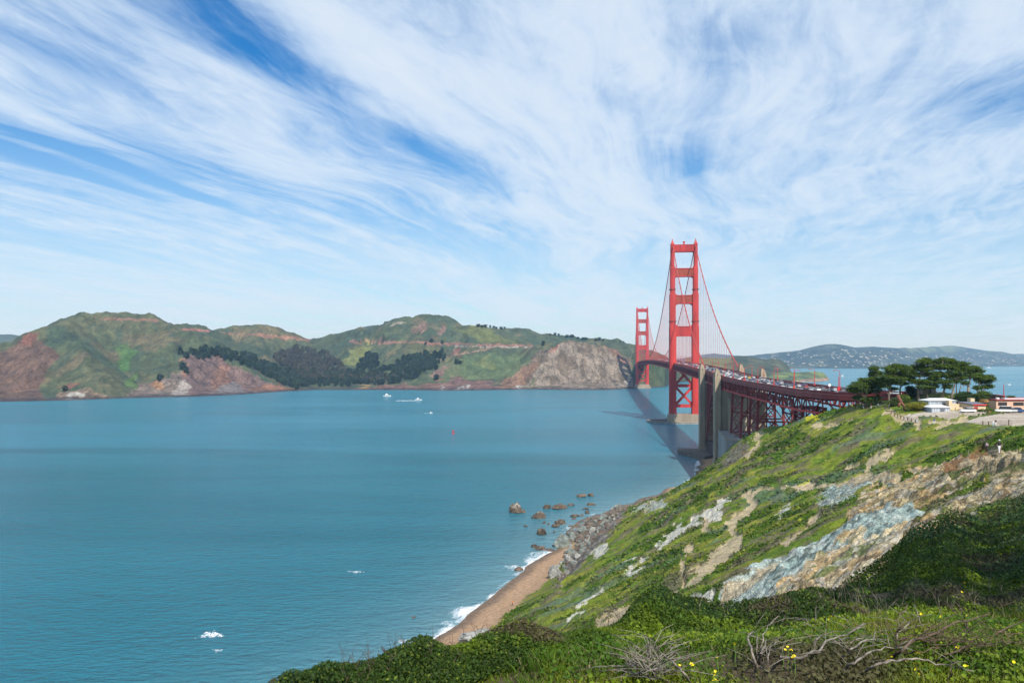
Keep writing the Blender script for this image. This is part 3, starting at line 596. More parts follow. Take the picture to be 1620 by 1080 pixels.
for (a, b, s1, s2, k) in [(905, 838, 26, 14, .75), (940, 815, 26, 8, .6), (840, 880, 30, 8, .8), (815, 897, 24, 6, .8), (665, 1005, 40, 5, .45), (660, 1024, 26, 5, .9), (690, 985, 30, 5, .4), (700, 1022, 20, 5, .7), (622, 993, 9, 2, .5)]:
    rw = ROW(WY_, 0); foam = np.maximum(foam, k * np.exp(-((WX_ - a) / s1) ** 2 - ((rw - b) / s2) ** 2))
foam = foam * np.clip(.95 + .45 * fbm(wx / 16, WY_ / 16, 3, 307), .4, 1.2)
shallow = np.where(WY_ < 700, np.exp(-np.maximum(sea_off, 0) / 24.0), 0)
wm = bpy.data.materials.new('sea_water'); wm.use_nodes = True; t = NT(wm.node_tree); b = t.n['Principled BSDF']
g = t.node('ShaderNodeNewGeometry'); pos = g.outputs['Position']; sx = t.node('ShaderNodeSeparateXYZ'); t.l.new(pos, sx.inputs[0])
lng = t.vmul(pos, (.25, 1.0, 1.0))
band = t.noise(lng, .0065, 5, .6, .6); patchn = t.noise(t.vmul(pos, (.5, 1, 1)), .02, 4, .6, .3)
deepc = t.mix(t.ramp(band, .25, .80), (.004, .112, .165), (.012, .152, .212))
deepc = t.mix(t.math('MULTIPLY', t.ramp(patchn, .35, .7), .35), deepc, (.008, .140, .190))
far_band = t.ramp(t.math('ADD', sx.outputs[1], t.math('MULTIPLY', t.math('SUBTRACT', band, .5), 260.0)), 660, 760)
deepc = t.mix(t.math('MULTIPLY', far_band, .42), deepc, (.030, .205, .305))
at = t.node('ShaderNodeAttribute', attribute_name='shallow'); deepc = t.mix(t.math('MULTIPLY', at.outputs['Fac'], .75), deepc, (.15, .28, .32))
af = t.node('ShaderNodeAttribute', attribute_name='foam')
sh_a = t.math('ADD', t.math('MULTIPLY', sx.outputs[0], .36), t.math('MULTIPLY', sx.outputs[1], .93)); sh_c = t.math('SUBTRACT', t.math('MULTIPLY', sx.outputs[0], .93), t.math('MULTIPLY', sx.outputs[1], .36))
fn = t.noise(t.xyz(t.math('MULTIPLY', sh_a, .30), sh_c, 0.0), .42, 8, .70, 1.0); fn2 = t.noise(pos, 1.1, 5, .65)
fv = t.math('ADD', t.math('MULTIPLY', af.outputs['Fac'], .415), t.math('MULTIPLY', t.math('ADD', t.math('MULTIPLY', fn, .75), t.math('MULTIPLY', fn2, .25)), .62))
fm = t.math('MULTIPLY', t.ramp(fv, .57, .74), t.ramp(af.outputs['Fac'], .04, .15))
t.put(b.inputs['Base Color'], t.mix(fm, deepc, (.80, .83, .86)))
t.put(b.inputs['Roughness'], t.math('ADD', t.math('MULTIPLY', fm, .5), t.ramp(band, .3, .7, .16, .26)))
b.inputs['IOR'].default_value = 1.33; b.inputs['Specular IOR Level'].default_value = .36
n_a = t.noise(t.vmul(pos, (.55, 1.0, 1.0)), .16, 6, .62, .4); n_b = t.noise(t.vmul(pos, (.5, 1, 1)), .030, 3, .5)
bn = t.node('ShaderNodeBump'); bn.inputs['Strength'].default_value = 1.0; bn.inputs['Distance'].default_value = 3.0
n_c = t.noise(t.vmul(pos, (.5, 1.0, 1.0)), .50, 4, .6)
t.put(bn.inputs['Height'], t.math('ADD', t.math('ADD', n_a, t.math('MULTIPLY', n_c, .75)), t.math('MULTIPLY', n_b, 1.1))); t.put(b.inputs['Normal'], bn.outputs[0])
water = np_mesh('water', np.stack([wx, WY_, np.zeros_like(wx)], -1).reshape(-1, 3), grid_faces(*wx.shape), [wm], attrs={'foam': np.clip(foam, 0, 1), 'shallow': np.clip(shallow, 0, 1)}, smooth=True)
tag(water, kind='structure')
# ------------------------------------------------------------------ far shore headlands from their ridge lines
mshore = [(-400, 648), (-100, 640), (0, 636), (100, 634), (200, 630), (300, 628), (370, 625), (440, 620), (500, 617), (560, 617), (640, 617), (700, 618), (780, 617), (850, 616), (900, 617), (960, 617), (1000, 615), (1030, 613), (1052, 612), (1062, 606), (1090, 603), (1140, 601), (1200, 601), (1300, 601)]
def mY0(px): return EYE * F / (np.interp(px, [p[0] for p in mshore], [p[1] for p in mshore]) - HZ)
ridges = [
 (.62, [(-330, 560, 1700), (-120, 548, 1900), (-40, 548, 1930), (0, 541, 1950), (40, 525, 1990), (75, 516, 2020), (92, 516.5, 2060), (108, 506, 2140), (128, 498, 2200), (150, 494.5, 2230), (185, 495, 2240), (220, 494.5, 2250), (236, 497, 2260), (255, 506, 2300), (275, 514, 2380), (292, 512, 2550), (312, 513.5, 2600), (335, 521, 2680), (352, 517, 2720), (372, 515, 2740), (400, 514, 2750), (430, 516.5, 2780), (460, 526, 2850), (495, 538, 2950)]),
 (.70, [(75, 516, 2020), (64, 535, 1930), (45, 570, 1800), (15, 605, 1700), (0, 630, 1600)]),
 (.66, [(80, 517, 2030), (95, 540, 1920), (125, 565, 1830), (150, 590, 1740), (140, 615, 1690)]),
 (.62, [(240, 498, 2260), (262, 515, 2180), (296, 532, 2150), (320, 537, 2170), (332, 541, 2150), (318, 556, 2080), (290, 572, 1990), (262, 600, 1860), (235, 622, 1780)]),
 (.75, [(290, 556, 2100), (330, 556, 2130), (368, 566, 2090), (400, 584, 2080), (430, 600, 2110), (448, 612, 2140)]),
 (.55, [(400, 514, 2750), (390, 535, 2600), (400, 552, 2480), (430, 562, 2420)]),
 (.55, [(505, 536, 3100), (535, 527, 3020), (560, 521, 2980), (590, 513, 2930), (620, 505.5, 2880), (640, 501, 2860), (665, 498, 2850), (692, 499.5, 2840), (706, 508, 2820), (716, 514, 2800), (742, 514.5, 2760), (768, 516, 2760), (790, 525, 2800), (820, 540, 2860), (850, 550, 2900)]),
 (.60, [(600, 512, 2930), (580, 535, 2740), (560, 556, 2600), (545, 578, 2480), (530, 596, 2390)]),
 (.62, [(692, 499.5, 2840), (672, 525, 2680), (655, 545, 2580), (625, 566, 2470), (585, 590, 2370)]),
 (.62, [(768, 516, 2760), (742, 538, 2600), (722, 556, 2510), (700, 574, 2420), (672, 595, 2330), (650, 610, 2280)]),
 (.60, [(790, 525, 2800), (800, 548, 2600), (780, 575, 2450), (745, 600, 2340), (725, 612, 2290)]),
 (.85, [(842, 553, 2620), (862, 545, 2520), (885, 543, 2460), (912, 541, 2460), (936, 542, 2470), (962, 553, 2460), (985, 566, 2450), (1000, 580, 2440), (1006, 597, 2420)]),
 (.72, [(885, 543, 2460), (858, 562, 2390), (830, 582, 2330), (800, 604, 2290)]),
 (.50, [(770, 518, 3100), (805, 519, 3150), (828, 517.5, 3150), (850, 525, 3150), (880, 530, 3150), (905, 532.5, 3150), (940, 537, 3100), (970, 537.5, 3050), (1000, 545, 3000), (1016, 553, 2960), (1040, 563, 2900), (1060, 570, 2900)]),
 (.55, [(970, 537.5, 3050), (975, 555, 2850), (985, 566, 2700)]),
 (.62, [(1012, 556, 2620), (1030, 557.5, 2640), (1050, 563, 2680), (1085, 567, 2760), (1112, 566, 2900), (1128, 570, 3000), (1150, 580, 3050)]),
 (.90, [(1012, 560, 2480), (1030, 575, 2440), (1046, 600, 2400)])]
mc = np.r_[np.arange(-500, -30, 14.0), np.arange(-30, 1160, 1.9), np.arange(1164, 1240, 8)]; mt = np.linspace(0, 1, 300) ** 1.25 * 1700 - 25
MP, MT = np.meshgrid(mc, mt); my = mY0(MP) + MT; mx = (MP - CX) / F * my
mz = np.full(mx.shape, -30.0)
wxn = mx + 26 * fbm(mx / 180, my / 180, 3, 401); wyn = my + 26 * fbm(mx / 180, my / 180, 3, 402)
for slope, line in ridges:
    L = [P(*q) for q in line]; best = np.full(mx.shape, -60.0)
    for p0, p1 in zip(L[:-1], L[1:]):
        vx, vy = p1[0] - p0[0], p1[1] - p0[1]; l2 = vx * vx + vy * vy
        tt = np.clip(((wxn - p0[0]) * vx + (wyn - p0[1]) * vy) / l2, 0, 1); d = np.hypot(wxn - p0[0] - tt * vx, wyn - p0[1] - tt * vy)
        d = np.sqrt(d * d + 100) - 10
        best = np.maximum(best, p0[2] + (p1[2] - p0[2]) * tt - slope * d)
    k = 9.0; hi = np.maximum(mz, best); mz = hi + k * np.log1p(np.exp(-np.abs(mz - best) / k)) - np.where(np.abs(mz - best) < 40, k * .35, 0) * np.exp(-np.abs(mz - best) / k)
cliff = 1.25 * MT * (1 + .35 * fbm(mx / 60, my / 60, 3, 411)) - 2
cove = sstep(430, 470, MP) * (1 - sstep(600, 640, MP)); cliff = cliff * (1 - .80 * cove)
mz = np.minimum(mz, np.maximum(cliff, -6)); mz = np.maximum(mz, .13 * np.minimum(MT, 300) - 2)
ero = ridged(mx / 90 + .3 * fbm(mx / 70, my / 70, 2, 5), my / 150, 5, 421)
mz = mz + sstep(3, 25, mz) * (2.6 * fbm(mx / 22, my / 26, 3, 425) + 9.0 * (ridged(mx / 38, my / 95, 3, 427) - .62))
mz = mz + sstep(4, 60, mz) * (32 * (.62 - ero) * -1 * .55 + 5 * fbm(mx / 45, my / 45, 4, 423)) * (1 - .6 * sstep(120, 230, mz))
mrow = ROW(my, mz)
m_grid = (mc, None, None)
def mhit(px, row, skip=0):
    i = int(np.argmin(np.abs(mc - px))); ok = np.nonzero(mrow[:, i] <= row)[0]; j = ok[0] if len(ok) else int(np.argmin(mrow[:, i]))
    return Vector((mx[j, i], my[j, i], mz[j, i]))
jx = MP + 7 * fbm(mx / 50, my / 50, 3, 431) + 3 * fbm(mx / 16, my / 16, 2, 432); jy = mrow + 4.5 * fbm(mx / 50, my / 50, 3, 433) + 2 * fbm(mx / 16, my / 16, 2, 434)
MG = np.ones(mx.shape + (3,)) * C3(.066, .082, .042)
MG = lerp(MG, C3(.050, .072, .042), sstep(-.1, .5, fbm(mx / 120, my / 160, 4, 441))); MG = lerp(MG, C3(.098, .098, .050), sstep(.15, .6, fbm(mx / 150, my / 170, 3, 443)) * .8)
MG = lerp(MG, C3(.040, .060, .040), sstep(.3, .6, fbm(mx / 24, my / 30, 3, 445)) * .6); MG = lerp(MG, C3(.155, .11, .065), sstep(.5, .75, fbm(mx / 80, my / 90, 3, 447)) * .45)
MG = lerp(MG, C3(.030, .046, .030), sstep(.30, .5, fbm(mx / 9, my / 12, 3, 449)) * .5)
RKM = np.zeros_like(mx)
def paint(poly, c, k=.9):
    global MG; mm_ = in_poly(jx, jy, poly).astype(float) * k; MG = over(MG, np.ones_like(MG) * C3(*c), mm_)
    if c[0] > c[1]: RKM[:] = np.maximum(RKM, mm_)
def pline(line, wd, c, k=.9):
    global MG; MG = over(MG, np.ones_like(MG) * C3(*c), (poly_dist(MP + .3 * (jx - MP), mrow + .3 * (jy - mrow), line) < wd * (1 + .9 * fbm(mx / 40, my / 40, 3, 461))).astype(float) * k * (.75 + .25 * sstep(-.4, .1, fbm(mx / 25, my / 25, 2, 463))))
paint([(180, 550), (195, 545), (215, 555), (210, 580), (200, 590), (190, 575)], (.06, .15, .035), .55); paint([(195, 610), (215, 595), (225, 590), (215, 615)], (.075, .14, .035), .7)
paint([(760, 540), (715, 520), (770, 516), (800, 535), (830, 545)], (.115, .128, .042), .7); paint([(535, 572), (555, 552), (585, 545), (575, 565), (560, 582)], (.135, .15, .05), .8)
paint([(860, 560), (800, 598), (700, 605), (690, 575), (740, 560)], (.085, .125, .055), .6); paint([(745, 575), (775, 560), (785, 585)], (.13, .145, .055), .6)
redA = (.150, .080, .062); redB = (.20, .090, .060); tanA = (.22, .155, .105)
paint([(-120, 640), (-120, 570), (0, 560), (25, 540), (55, 527), (62, 535), (75, 548), (95, 562), (70, 590), (60, 612), (80, 640)], redA, .72)
paint([(30, 545), (35, 532), (62, 527), (62, 534), (45, 545)], redB, .9); paint([(98, 612), (120, 600), (118, 606), (104, 618)], redB, .9)
paint([(85, 634), (95, 622), (135, 616), (175, 622), (185, 634)], tanA, .85); paint([(100, 632), (110, 624), (132, 624), (136, 631)], (.46, .44, .40), .9)
paint([(195, 632), (215, 615), (250, 600), (285, 588), (300, 600), (310, 628)], (.19, .145, .12), .85); paint([(238, 612), (245, 602), (255, 603), (255, 612)], (.36, .20, .10), .9)
paint([(280, 630), (286, 590), (290, 565), (320, 562), (345, 565), (400, 590), (440, 612), (450, 620), (440, 626)], (.165, .105, .095), .88); paint([(286, 572), (292, 565), (298, 590), (290, 595)], (.24, .125, .08), .9); paint([(350, 576), (362, 574), (370, 600), (330, 618)], (.23, .125, .085), .8)
paint([(330, 625), (345, 608), (372, 600), (392, 625)], (.17, .155, .155), .8); paint([(268, 625), (285, 600), (303, 615), (296, 628)], (.30, .27, .24), .8)
paint([(395, 620), (420, 608), (480, 614), (480, 620)], (.23, .12, .075), .9); paint([(560, 617), (565, 610), (590, 613), (640, 604), (660, 612), (700, 600), (730, 605), (790, 605), (800, 620), (560, 622)], (.18, .10, .08), .85)
paint([(565, 614), (570, 608), (582, 608), (584, 616)], (.38, .24, .09), .9); paint([(672, 598), (690, 585), (715, 575), (700, 595)], (.21, .125, .11), .8); paint([(705, 618), (715, 600), (735, 594), (755, 612), (785, 606), (782, 620)], (.16, .095, .08), .9)
for a in (700, 728, 738): paint([(a - 5, 618), (a - 1, 610), (a + 4, 612), (a + 5, 619)], (.42, .41, .38), .8)
paint([(712, 560), (722, 549), (732, 560)], (.24, .11, .09), .8); paint([(650, 518), (668, 510), (676, 520), (665, 530), (652, 528)], (.20, .13, .10), .8); paint([(690, 525), (700, 512), (704, 522), (695, 532)], (.20, .12, .10), .8); paint([(610, 518), (625, 508), (645, 510), (630, 516)], (.26, .22, .18), .6)
paint([(778, 618), (805, 596), (838, 575), (862, 552), (885, 541), (915, 540), (945, 545), (985, 566), (1003, 580), (1003, 620), (780, 622)], (.155, .118, .085), .92)
paint([(778, 618), (815, 590), (850, 572), (845, 585), (828, 600), (820, 618)], (.21, .125, .08), .85); paint([(828, 618), (842, 600), (856, 580), (850, 605), (845, 618)], (.11, .125, .06), .75); paint([(862, 560), (872, 548), (890, 541), (875, 560)], (.23, .10, .07), .85)
paint([(950, 545), (975, 555), (1003, 577), (985, 572)], (.24, .125, .09), .8); paint([(965, 619), (975, 608), (990, 606), (992, 619)], (.34, .32, .29), .7); paint([(817, 618), (823, 608), (829, 612), (830, 619)], (.38, .37, .36), .9)
pal = sstep(.45, .62, ridged(mx / 30, my / 40, 4, 451)) * in_poly(jx, jy, [(820, 618), (862, 565), (885, 545), (940, 545), (1000, 585), (1000, 618)]); MG = over(MG, np.ones_like(MG) * C3(.30, .25, .20), pal * .55)
pline([(148, 502), (165, 503.5), (200, 505.5), (247, 507)], 1.6, (.25, .11, .09), .7); pline([(290, 520), (330, 524)], 1.4, (.30, .13, .10)); pline([(350, 525), (380, 528), (440, 532), (490, 538)], 1.6, (.29, .14, .10), .75)
pline([(555, 541), (600, 541.5), (625, 540), (660, 542), (700, 543.5), (745, 545), (790, 546), (842, 547)], 1.7, (.26, .12, .10), .75); pline([(577, 541), (590, 540)], 2.5, (.40, .27, .12)); pline([(720, 548), (790, 548.5), (842, 549.5)], .45, (.38, .34, .30), .8); pline([(715, 562), (745, 556), (785, 549)], 1.0, (.26, .16, .11))
wet = (1 - sstep(2, 7, mz + 2 * fbm(mx / 15, my / 15, 2, 453)))
MG = over(MG, np.ones_like(MG) * C3(.05, .042, .045), wet * .8)
head = np_mesh('headland_hills', np.stack([mx, my, mz], -1).reshape(-1, 3), grid_faces(*mx.shape), [M['headland']], vcols=MG.reshape(-1, 3), smooth=True, attrs={'rock': RKM}); tag(head, kind='structure')

# low poly tree crowns for the far shore
def crown_pts(n, r, h, kind):
    a = rng.uniform(0, 2 * math.pi, n); zz = rng.uniform(0, 1, n)
    prof_ = {'conifer': (1 - zz) ** .7 * .9 + .12, 'round': np.sqrt(np.clip(1 - (2 * zz - .9) ** 2 * .8, .05, 1)), 'flat': np.sqrt(np.clip(1 - (zz - .6) ** 2 * 2.2, .05, 1))}[kind]
    rr = r * prof_ * np.sqrt(rng.uniform(.25, 1, n)) * (1 + .25 * np.sin(a * 3 + zz * 9))
    return np.stack([rr * np.cos(a), rr * np.sin(a), h * (.12 + .9 * zz)], -1)
def far_tree_mesh(kind, n, col_):
    p = crown_pts(n, 5.5, 14, kind); vv, ff = leaf_quads(p, np.full(n, 3.4), asp=.8)
    cc = np.array(col_) * rng.uniform(.6, 1.4, (n, 1)); tb = MB().bar((0, 0, -2), (0, 0, 8), .9)
    ff = np.r_[ff, np.array(tb.f) + len(vv)]; vv = np.r_[vv, np.array(tb.v)]; cc = np.r_[cc, np.tile([[.10, .08, .06]], (len(tb.f), 1))]
    o = np_mesh('tree', vv, ff, [M['leaf']], cols=cc); return o
protos = [far_tree_mesh('conifer', 130, (.032, .052, .028)), far_tree_mesh('round', 150, (.036, .058, .030)), far_tree_mesh('round', 140, (.085, .080, .056)), far_tree_mesh('flat', 150, (.030, .048, .028))]
for o in protos: C.objects.unlink(o)
def far_tree(k, loc, s, label, group, cat='tree', sz=1.0):
    o = protos[k].copy(); C.objects.link(o); o.location = (loc[0], loc[1], loc[2] - .8 * s); o.rotation_euler = (0, 0, random.uniform(0, 6.28)); o.scale = (s * random.uniform(.85, 1.25), s * random.uniform(.85, 1.25), s * sz * random.uniform(.85, 1.15))
    o.name = 'tree'; tag(o, label, cat, group); return o
# the cove wood that reads as one mass
def wood(name, areas, label):
    V = []; Fq = []; Cc = []; nb = 0
    for poly, n_, k, s in areas:
        xs = [p[0] for p in poly]; ys = [p[1] for p in poly]; c_ = 0; tries = 0
        src = protos[k].data; nv = len(src.vertices); co = np.empty(nv * 3, np.float32); src.vertices.foreach_get('co', co); co = co.reshape(-1, 3)
        nf = len(src.polygons); li = np.empty(nf * 4, np.int32); src.loops.foreach_get('vertex_index', li); li = li.reshape(-1, 4); ca = np.empty(nf * 16, np.float32); src.color_attributes['Col'].data.foreach_get('color', ca); ca = ca.reshape(nf, 4, 4)[:, 0, :3]
        while c_ < n_ and tries < n_ * 8:
            tries += 1; a, b_ = random.uniform(min(xs), max(xs)), random.uniform(min(ys), max(ys))
            if not bool(in_poly(np.array([a]), np.array([b_]), poly)[0]): continue
            q = mhit(a, b_)
            if q.z < 3: continue
            an = random.uniform(0, 6.28); ss = s * random.uniform(.7, 1.25); rot = np.array([[math.cos(an), -math.sin(an), 0], [math.sin(an), math.cos(an), 0], [0, 0, 1]])
            V.append((co * ss) @ rot.T + np.array(q)); Fq.append(li + nb); Cc.append(ca * random.uniform(.75, 1.3)); nb += nv; c_ += 1
    o = np_mesh(name, np.concatenate(V), np.concatenate(Fq), [M['leaf']], cols=np.concatenate(Cc)); tag(o, label, 'wood', kind='stuff')
wood('cove_wood', [([(385, 560), (410, 572), (440, 585), (480, 612), (470, 616), (440, 606), (400, 585)], 150, 1, 1.0), ([(300, 556), (345, 556), (400, 566), (400, 584), (370, 575), (340, 566), (310, 572)], 95, 1, 1.0), ([(430, 565), (470, 553), (520, 560), (540, 580), (560, 600), (530, 605), (480, 606), (450, 585)], 330, 2, 1.1),
                   ([(440, 588), (500, 592), (560, 590), (620, 585), (640, 565), (665, 570), (655, 600), (640, 606), (600, 610), (560, 612), (480, 613), (450, 605)], 330, 1, 1.05), ([(640, 590), (625, 575), (660, 563), (705, 558), (708, 566), (690, 585), (668, 590), (655, 605)], 120, 1, 1.05), ([(565, 585), (575, 565), (595, 565), (598, 585)], 45, 1, 1.2), ([(540, 600), (600, 595), (640, 600), (600, 608), (560, 606)], 50, 2, 1.0)],
     'dark mixed wood filling the cove between the headlands')
sol = [(285, 561, 0, 1.5, 'dark tree topmost on the cliff left of the cove wood'), (295, 568, 1, 1.2, 'dark tree just below the topmost cliff tree'), (290, 585, 1, 1.5, 'round dark tree halfway down the pink cliff'), (294, 592, 1, 1.1, 'small dark tree lowest on the pink cliff'), (253, 603, 1, 1.3, 'single dark bush above the orange cliff notch'), (103, 620, 1, .9, 'single dark bush over the white cliff patch'), (690, 601, 1, 1.3, 'round dark tree alone on the low green slope'), (722, 577, 1, 1.25, 'dark tree in the pair above the red gully'), (729, 578, 1, .9, 'smaller tree of the pair above the red gully'), (683, 543, 1, 1.0, 'dark round tree beside the red hillside road'), (700, 544, 1, .8, 'small round tree at the road beyond a dark one'), (673, 547, 1, .7, 'bush just under the red hillside road'), (860, 547, 1, 1.0, 'broad dark tree in the green saddle')]
for a, b_, k, s, lb in sol: far_tree(k, mhit(a, b_), s, lb, 'single trees on the far headlands')
for a, b_, s in [(757, 516, 1.5), (762, 517, 1.2), (768, 517, 1.3), (775, 517, 1.2), (781, 518, 1.3), (786, 519, 1.2), (792, 520, 1.5), (798, 520, 1.2), (870, 530, 1.2), (878, 530.5, 1.4), (884, 531, 1.2), (898, 533, 1.7), (904, 533, 1.8), (914, 536, 1.4), (921, 536.5, 1.4), (928, 537, 1.3), (942, 538, 1.3), (948, 538, 1.4), (954, 539, 1.2), (980, 541, .8), (986, 542, .7)]:
    far_tree(3 if s > 1.25 else 1, mhit(a, b_ + 1), s * .72, 'dark tree on the skyline ridge behind the far headlands', 'trees along the far skyline', sz=.72)

# ------------------------------------------------------------------ more distant land: fort hill, green point, far town hills, blue ridges
def far_hill(name, sky_pts, shore_pts, depth, col_fn, seed, amp, nx=420, ny=110, back=1.4, pw=.8, px_pad=0):
    a0, a1 = sky_pts[0][0], sky_pts[-1][0]; cp = np.linspace(a0, a1, nx); tt = np.linspace(-.03, back, ny); A, T = np.meshgrid(cp, tt)
    y0 = EYE * F / (np.interp(A, [p[0] for p in shore_pts], [p[1] for p in shore_pts]) - HZ)
    dep = np.interp(A, [a0, a0 + (a1 - a0) * .08, a1 - (a1 - a0) * .08, a1], [depth * .5, depth, depth, depth * .5]) if True else depth
    y = y0 + T * dep; x = (A - CX) / F * y; yt = y0 + dep
    zt = EYE + yt * (HZ - np.interp(A, [p[0] for p in sky_pts], [p[1] for p in sky_pts])) / F
    f = np.where(T < 1, np.clip(T, 0, 1) ** pw, 1 - .6 * (T - 1)); z = zt * f - np.where(T < 0, 8, 0)
    z = z + amp * (fbm(x / (depth * .18), y / (depth * .18), 5, seed)) * sstep(0, .25, T) * (1 - .75 * np.exp(-((T - 1) / .12) ** 2))
    cc = col_fn(x, y, z, A, ROW(y, z), T)
    o = np_mesh(name, np.stack([x, y, z], -1).reshape(-1, 3), grid_faces(ny, nx), [M['far']], vcols=cc.reshape(-1, 3), smooth=True); tag(o, kind='structure')
    return (cp, tt, x, y, z, ROW(y, z))
def fhit(gd, px, row):
    cp, tt, x, y, z, rw = gd; i = int(np.argmin(np.abs(cp - px))); ok = np.nonzero(rw[:, i] <= row)[0]; j = ok[0] if len(ok) else int(np.argmin(rw[:, i])); return Vector((x[j, i], y[j, i], z[j, i]))
def c_fort(x, y, z, A, rw, T):
    c = np.ones(x.shape + (3,)) * C3(.040, .055, .032); c = lerp(c, C3(.070, .075, .045), sstep(-.1, .5, fbm(x / 50, y / 60, 4, 501))); return lerp(c, C3(.11, .14, .05), (1 - sstep(1150, 1165, A + 8 * fbm(x / 40, y / 40, 2, 503))) * .9)
def c_point(x, y, z, A, rw, T):
    c = np.ones(x.shape + (3,)) * C3(.085, .115, .050); c = lerp(c, C3(.035, .055, .030), sstep(.05, .4, fbm(x / 40, y / 60, 4, 511))); c = lerp(c, C3(.13, .165, .05), sstep(.1, .5, fbm(x / 70, y / 60, 3, 513)) * sstep(8, 20, z))
    return lerp(c, C3(.24, .16, .11), (1 - sstep(6, 12, z + 4 * fbm(x / 30, y / 30, 3, 515))) * sstep(1255, 1270, A))
def c_town(x, y, z, A, rw, T):
    c = np.ones(x.shape + (3,)) * C3(.026, .038, .026); c = lerp(c, C3(.075, .088, .050), sstep(.0, .4, fbm(x / 130, y / 150, 5, 521)) * .8); c = lerp(c, C3(.012, .022, .014), sstep(.0, .35, fbm(x / 38, y / 60, 4, 525)) * .8)
    return lerp(c, C3(.095, .120, .06), sstep(.55, .75, T) * sstep(1425, 1445, A) * (1 - sstep(1500, 1530, A)) * sstep(-.5, .3, fbm(x / 300, y / 200, 3, 523)))
far_hill('fort_hill', [(1085, 567), (1108, 565.5), (1130, 566), (1148, 566), (1160, 563.5), (1170, 562.5), (1182, 563), (1207, 568), (1222, 567.5), (1234, 569), (1244, 575), (1250, 584), (1256, 594), (1262, 600)], [(1085, 603), (1262, 602.5)], 420, c_fort, 531, 7, 360, 90)
pt = far_hill('green_point', [(1190, 600), (1210, 594), (1222, 590), (1240, 588), (1252, 589), (1270, 588), (1290, 587.5), (1300, 588.5), (1305, 592), (1310, 598), (1312, 602)], [(1190, 604.5), (1250, 604.5), (1285, 604), (1312, 602)], 260, c_point, 533, 4, 300, 80, pw=.55)
town = far_hill('town_hills', [(1130, 574), (1165, 566), (1197, 561), (1231, 557.5), (1245, 556.5), (1265, 554), (1279, 550.5), (1296, 546), (1308, 544.5), (1330, 544.5), (1342, 546.5), (1353, 548.5), (1384, 548), (1404, 550), (1425, 550.5), (1444, 550), (1478, 548), (1507, 546.5), (1529, 550), (1558, 554), (1586, 556.5), (1603, 560), (1620, 562), (1660, 569), (1700, 576)], [(1130, 583), (1420, 582.6), (1470, 580.5), (1500, 579.6), (1700, 579.4)], 1500, c_town, 535, 28, 620, 130)
def c_blue(x, y, z, A, rw, T): return np.ones(x.shape + (3,)) * C3(.05, .065, .045) * (1 + .25 * fbm(x / 400, y / 400, 3, 541))[..., None]
far_hill('blue_ridge', [(1040, 572), (1090, 565), (1110, 561), (1130, 559), (1148, 561), (1175, 562.5), (1200, 562), (1240, 564), (1260, 570)], [(1040, 580), (1260, 580)], 900, c_blue, 543, 20, 160, 50)
far_hill('east_bay_hills', [(1440, 572), (1560, 566), (1590, 561), (1610, 559.5), (1660, 558), (1720, 561), (1800, 570)], [(1440, 577.5), (1800, 577.5)], 1200, c_blue, 545, 20, 160, 50)
far_hill('west_headland', [(-500, 560), (-200, 540), (-40, 529), (0, 528.5), (20, 529), (34, 531), (60, 536), (90, 548), (110, 575)], [(-500, 590), (110, 592)], 900, c_blue, 547, 20, 200, 50)
far_hill('back_ridge', [(470, 560), (488, 540), (510, 533.5), (540, 525), (560, 519.5), (580, 516), (592, 513.5), (610, 516), (640, 530), (680, 560)], [(470, 596), (680, 596)], 400, c_blue, 549, 12, 160, 50)

# houses of the far town: individual, tiny
hm = []
for wcol, rcol in (((.40, .37, .33), (.16, .12, .11)), ((.50, .49, .46), (.24, .22, .21)), ((.55, .46, .38), (.20, .10, .07)), ((.42, .40, .38), (.12, .12, .13))):
    a = mat('house_wall', wcol, .8, .06, .1); b_ = mat('house_roof', rcol, .8, .1, .1)
    q = MB().box((-10, -7, -6), (10, 7, 7), 0); q.add([(-11, -8, 7), (11, -8, 7), (11, 8, 7), (-11, 8, 7), (-8, 0, 11), (8, 0, 11)], [(0, 1, 5, 4), (2, 3, 4, 5), (1, 2, 5), (3, 0, 4), (3, 2, 1, 0)], 1)
    q.box((10, -5, -6), (18, 5, 4), 0); q.box((10.3, -5.3, 4), (18.3, 5.3, 4.8), 1)
    o = q.build('house', [a, b_]); C.objects.unlink(o); hm.append(o)
cnames = ['cream', 'white', 'tan', 'grey']
cnt = 0
while cnt < 270:
    a = random.uniform(1205, 1618); top_ = np.interp(a, [1200, 1231, 1265, 1308, 1353, 1404, 1444, 1507, 1558, 1620], [561, 558, 555, 546, 549.5, 551, 556, 556, 556, 563]); bot = np.interp(a, [1200, 1420, 1500, 1620], [581, 581, 578, 578])
    r_ = top_ + (bot - top_) * random.uniform(.06, 1) ** .8
    if a > 1500 and random.random() < .25: r_ = random.uniform(569, 578)
    if 1425 < a < 1500 and r_ < 562: continue
    if float(fbm(np.array([a / 22]), np.array([r_ / 7]), 2, 551)[0]) < -.25: continue
    p = fhit(town, a, r_); k = random.choices(range(4), (4, 5, 3, 3))[0]; o = hm[k].copy(); C.objects.link(o); s = random.uniform(.34, .72) * (1.35 if random.random() < .12 else 1)
    o.location = (p.x, p.y - 4, p.z + 2); o.rotation_euler = (0, 0, random.uniform(-.6, .6)); o.scale = (s * random.uniform(.8, 1.4), s, s * random.uniform(.7, 1)); tag(o, f'small {cnames[k]} house on the wooded hillside across the bay', 'house', f'{cnames[k]} houses across the bay'); cnt += 1
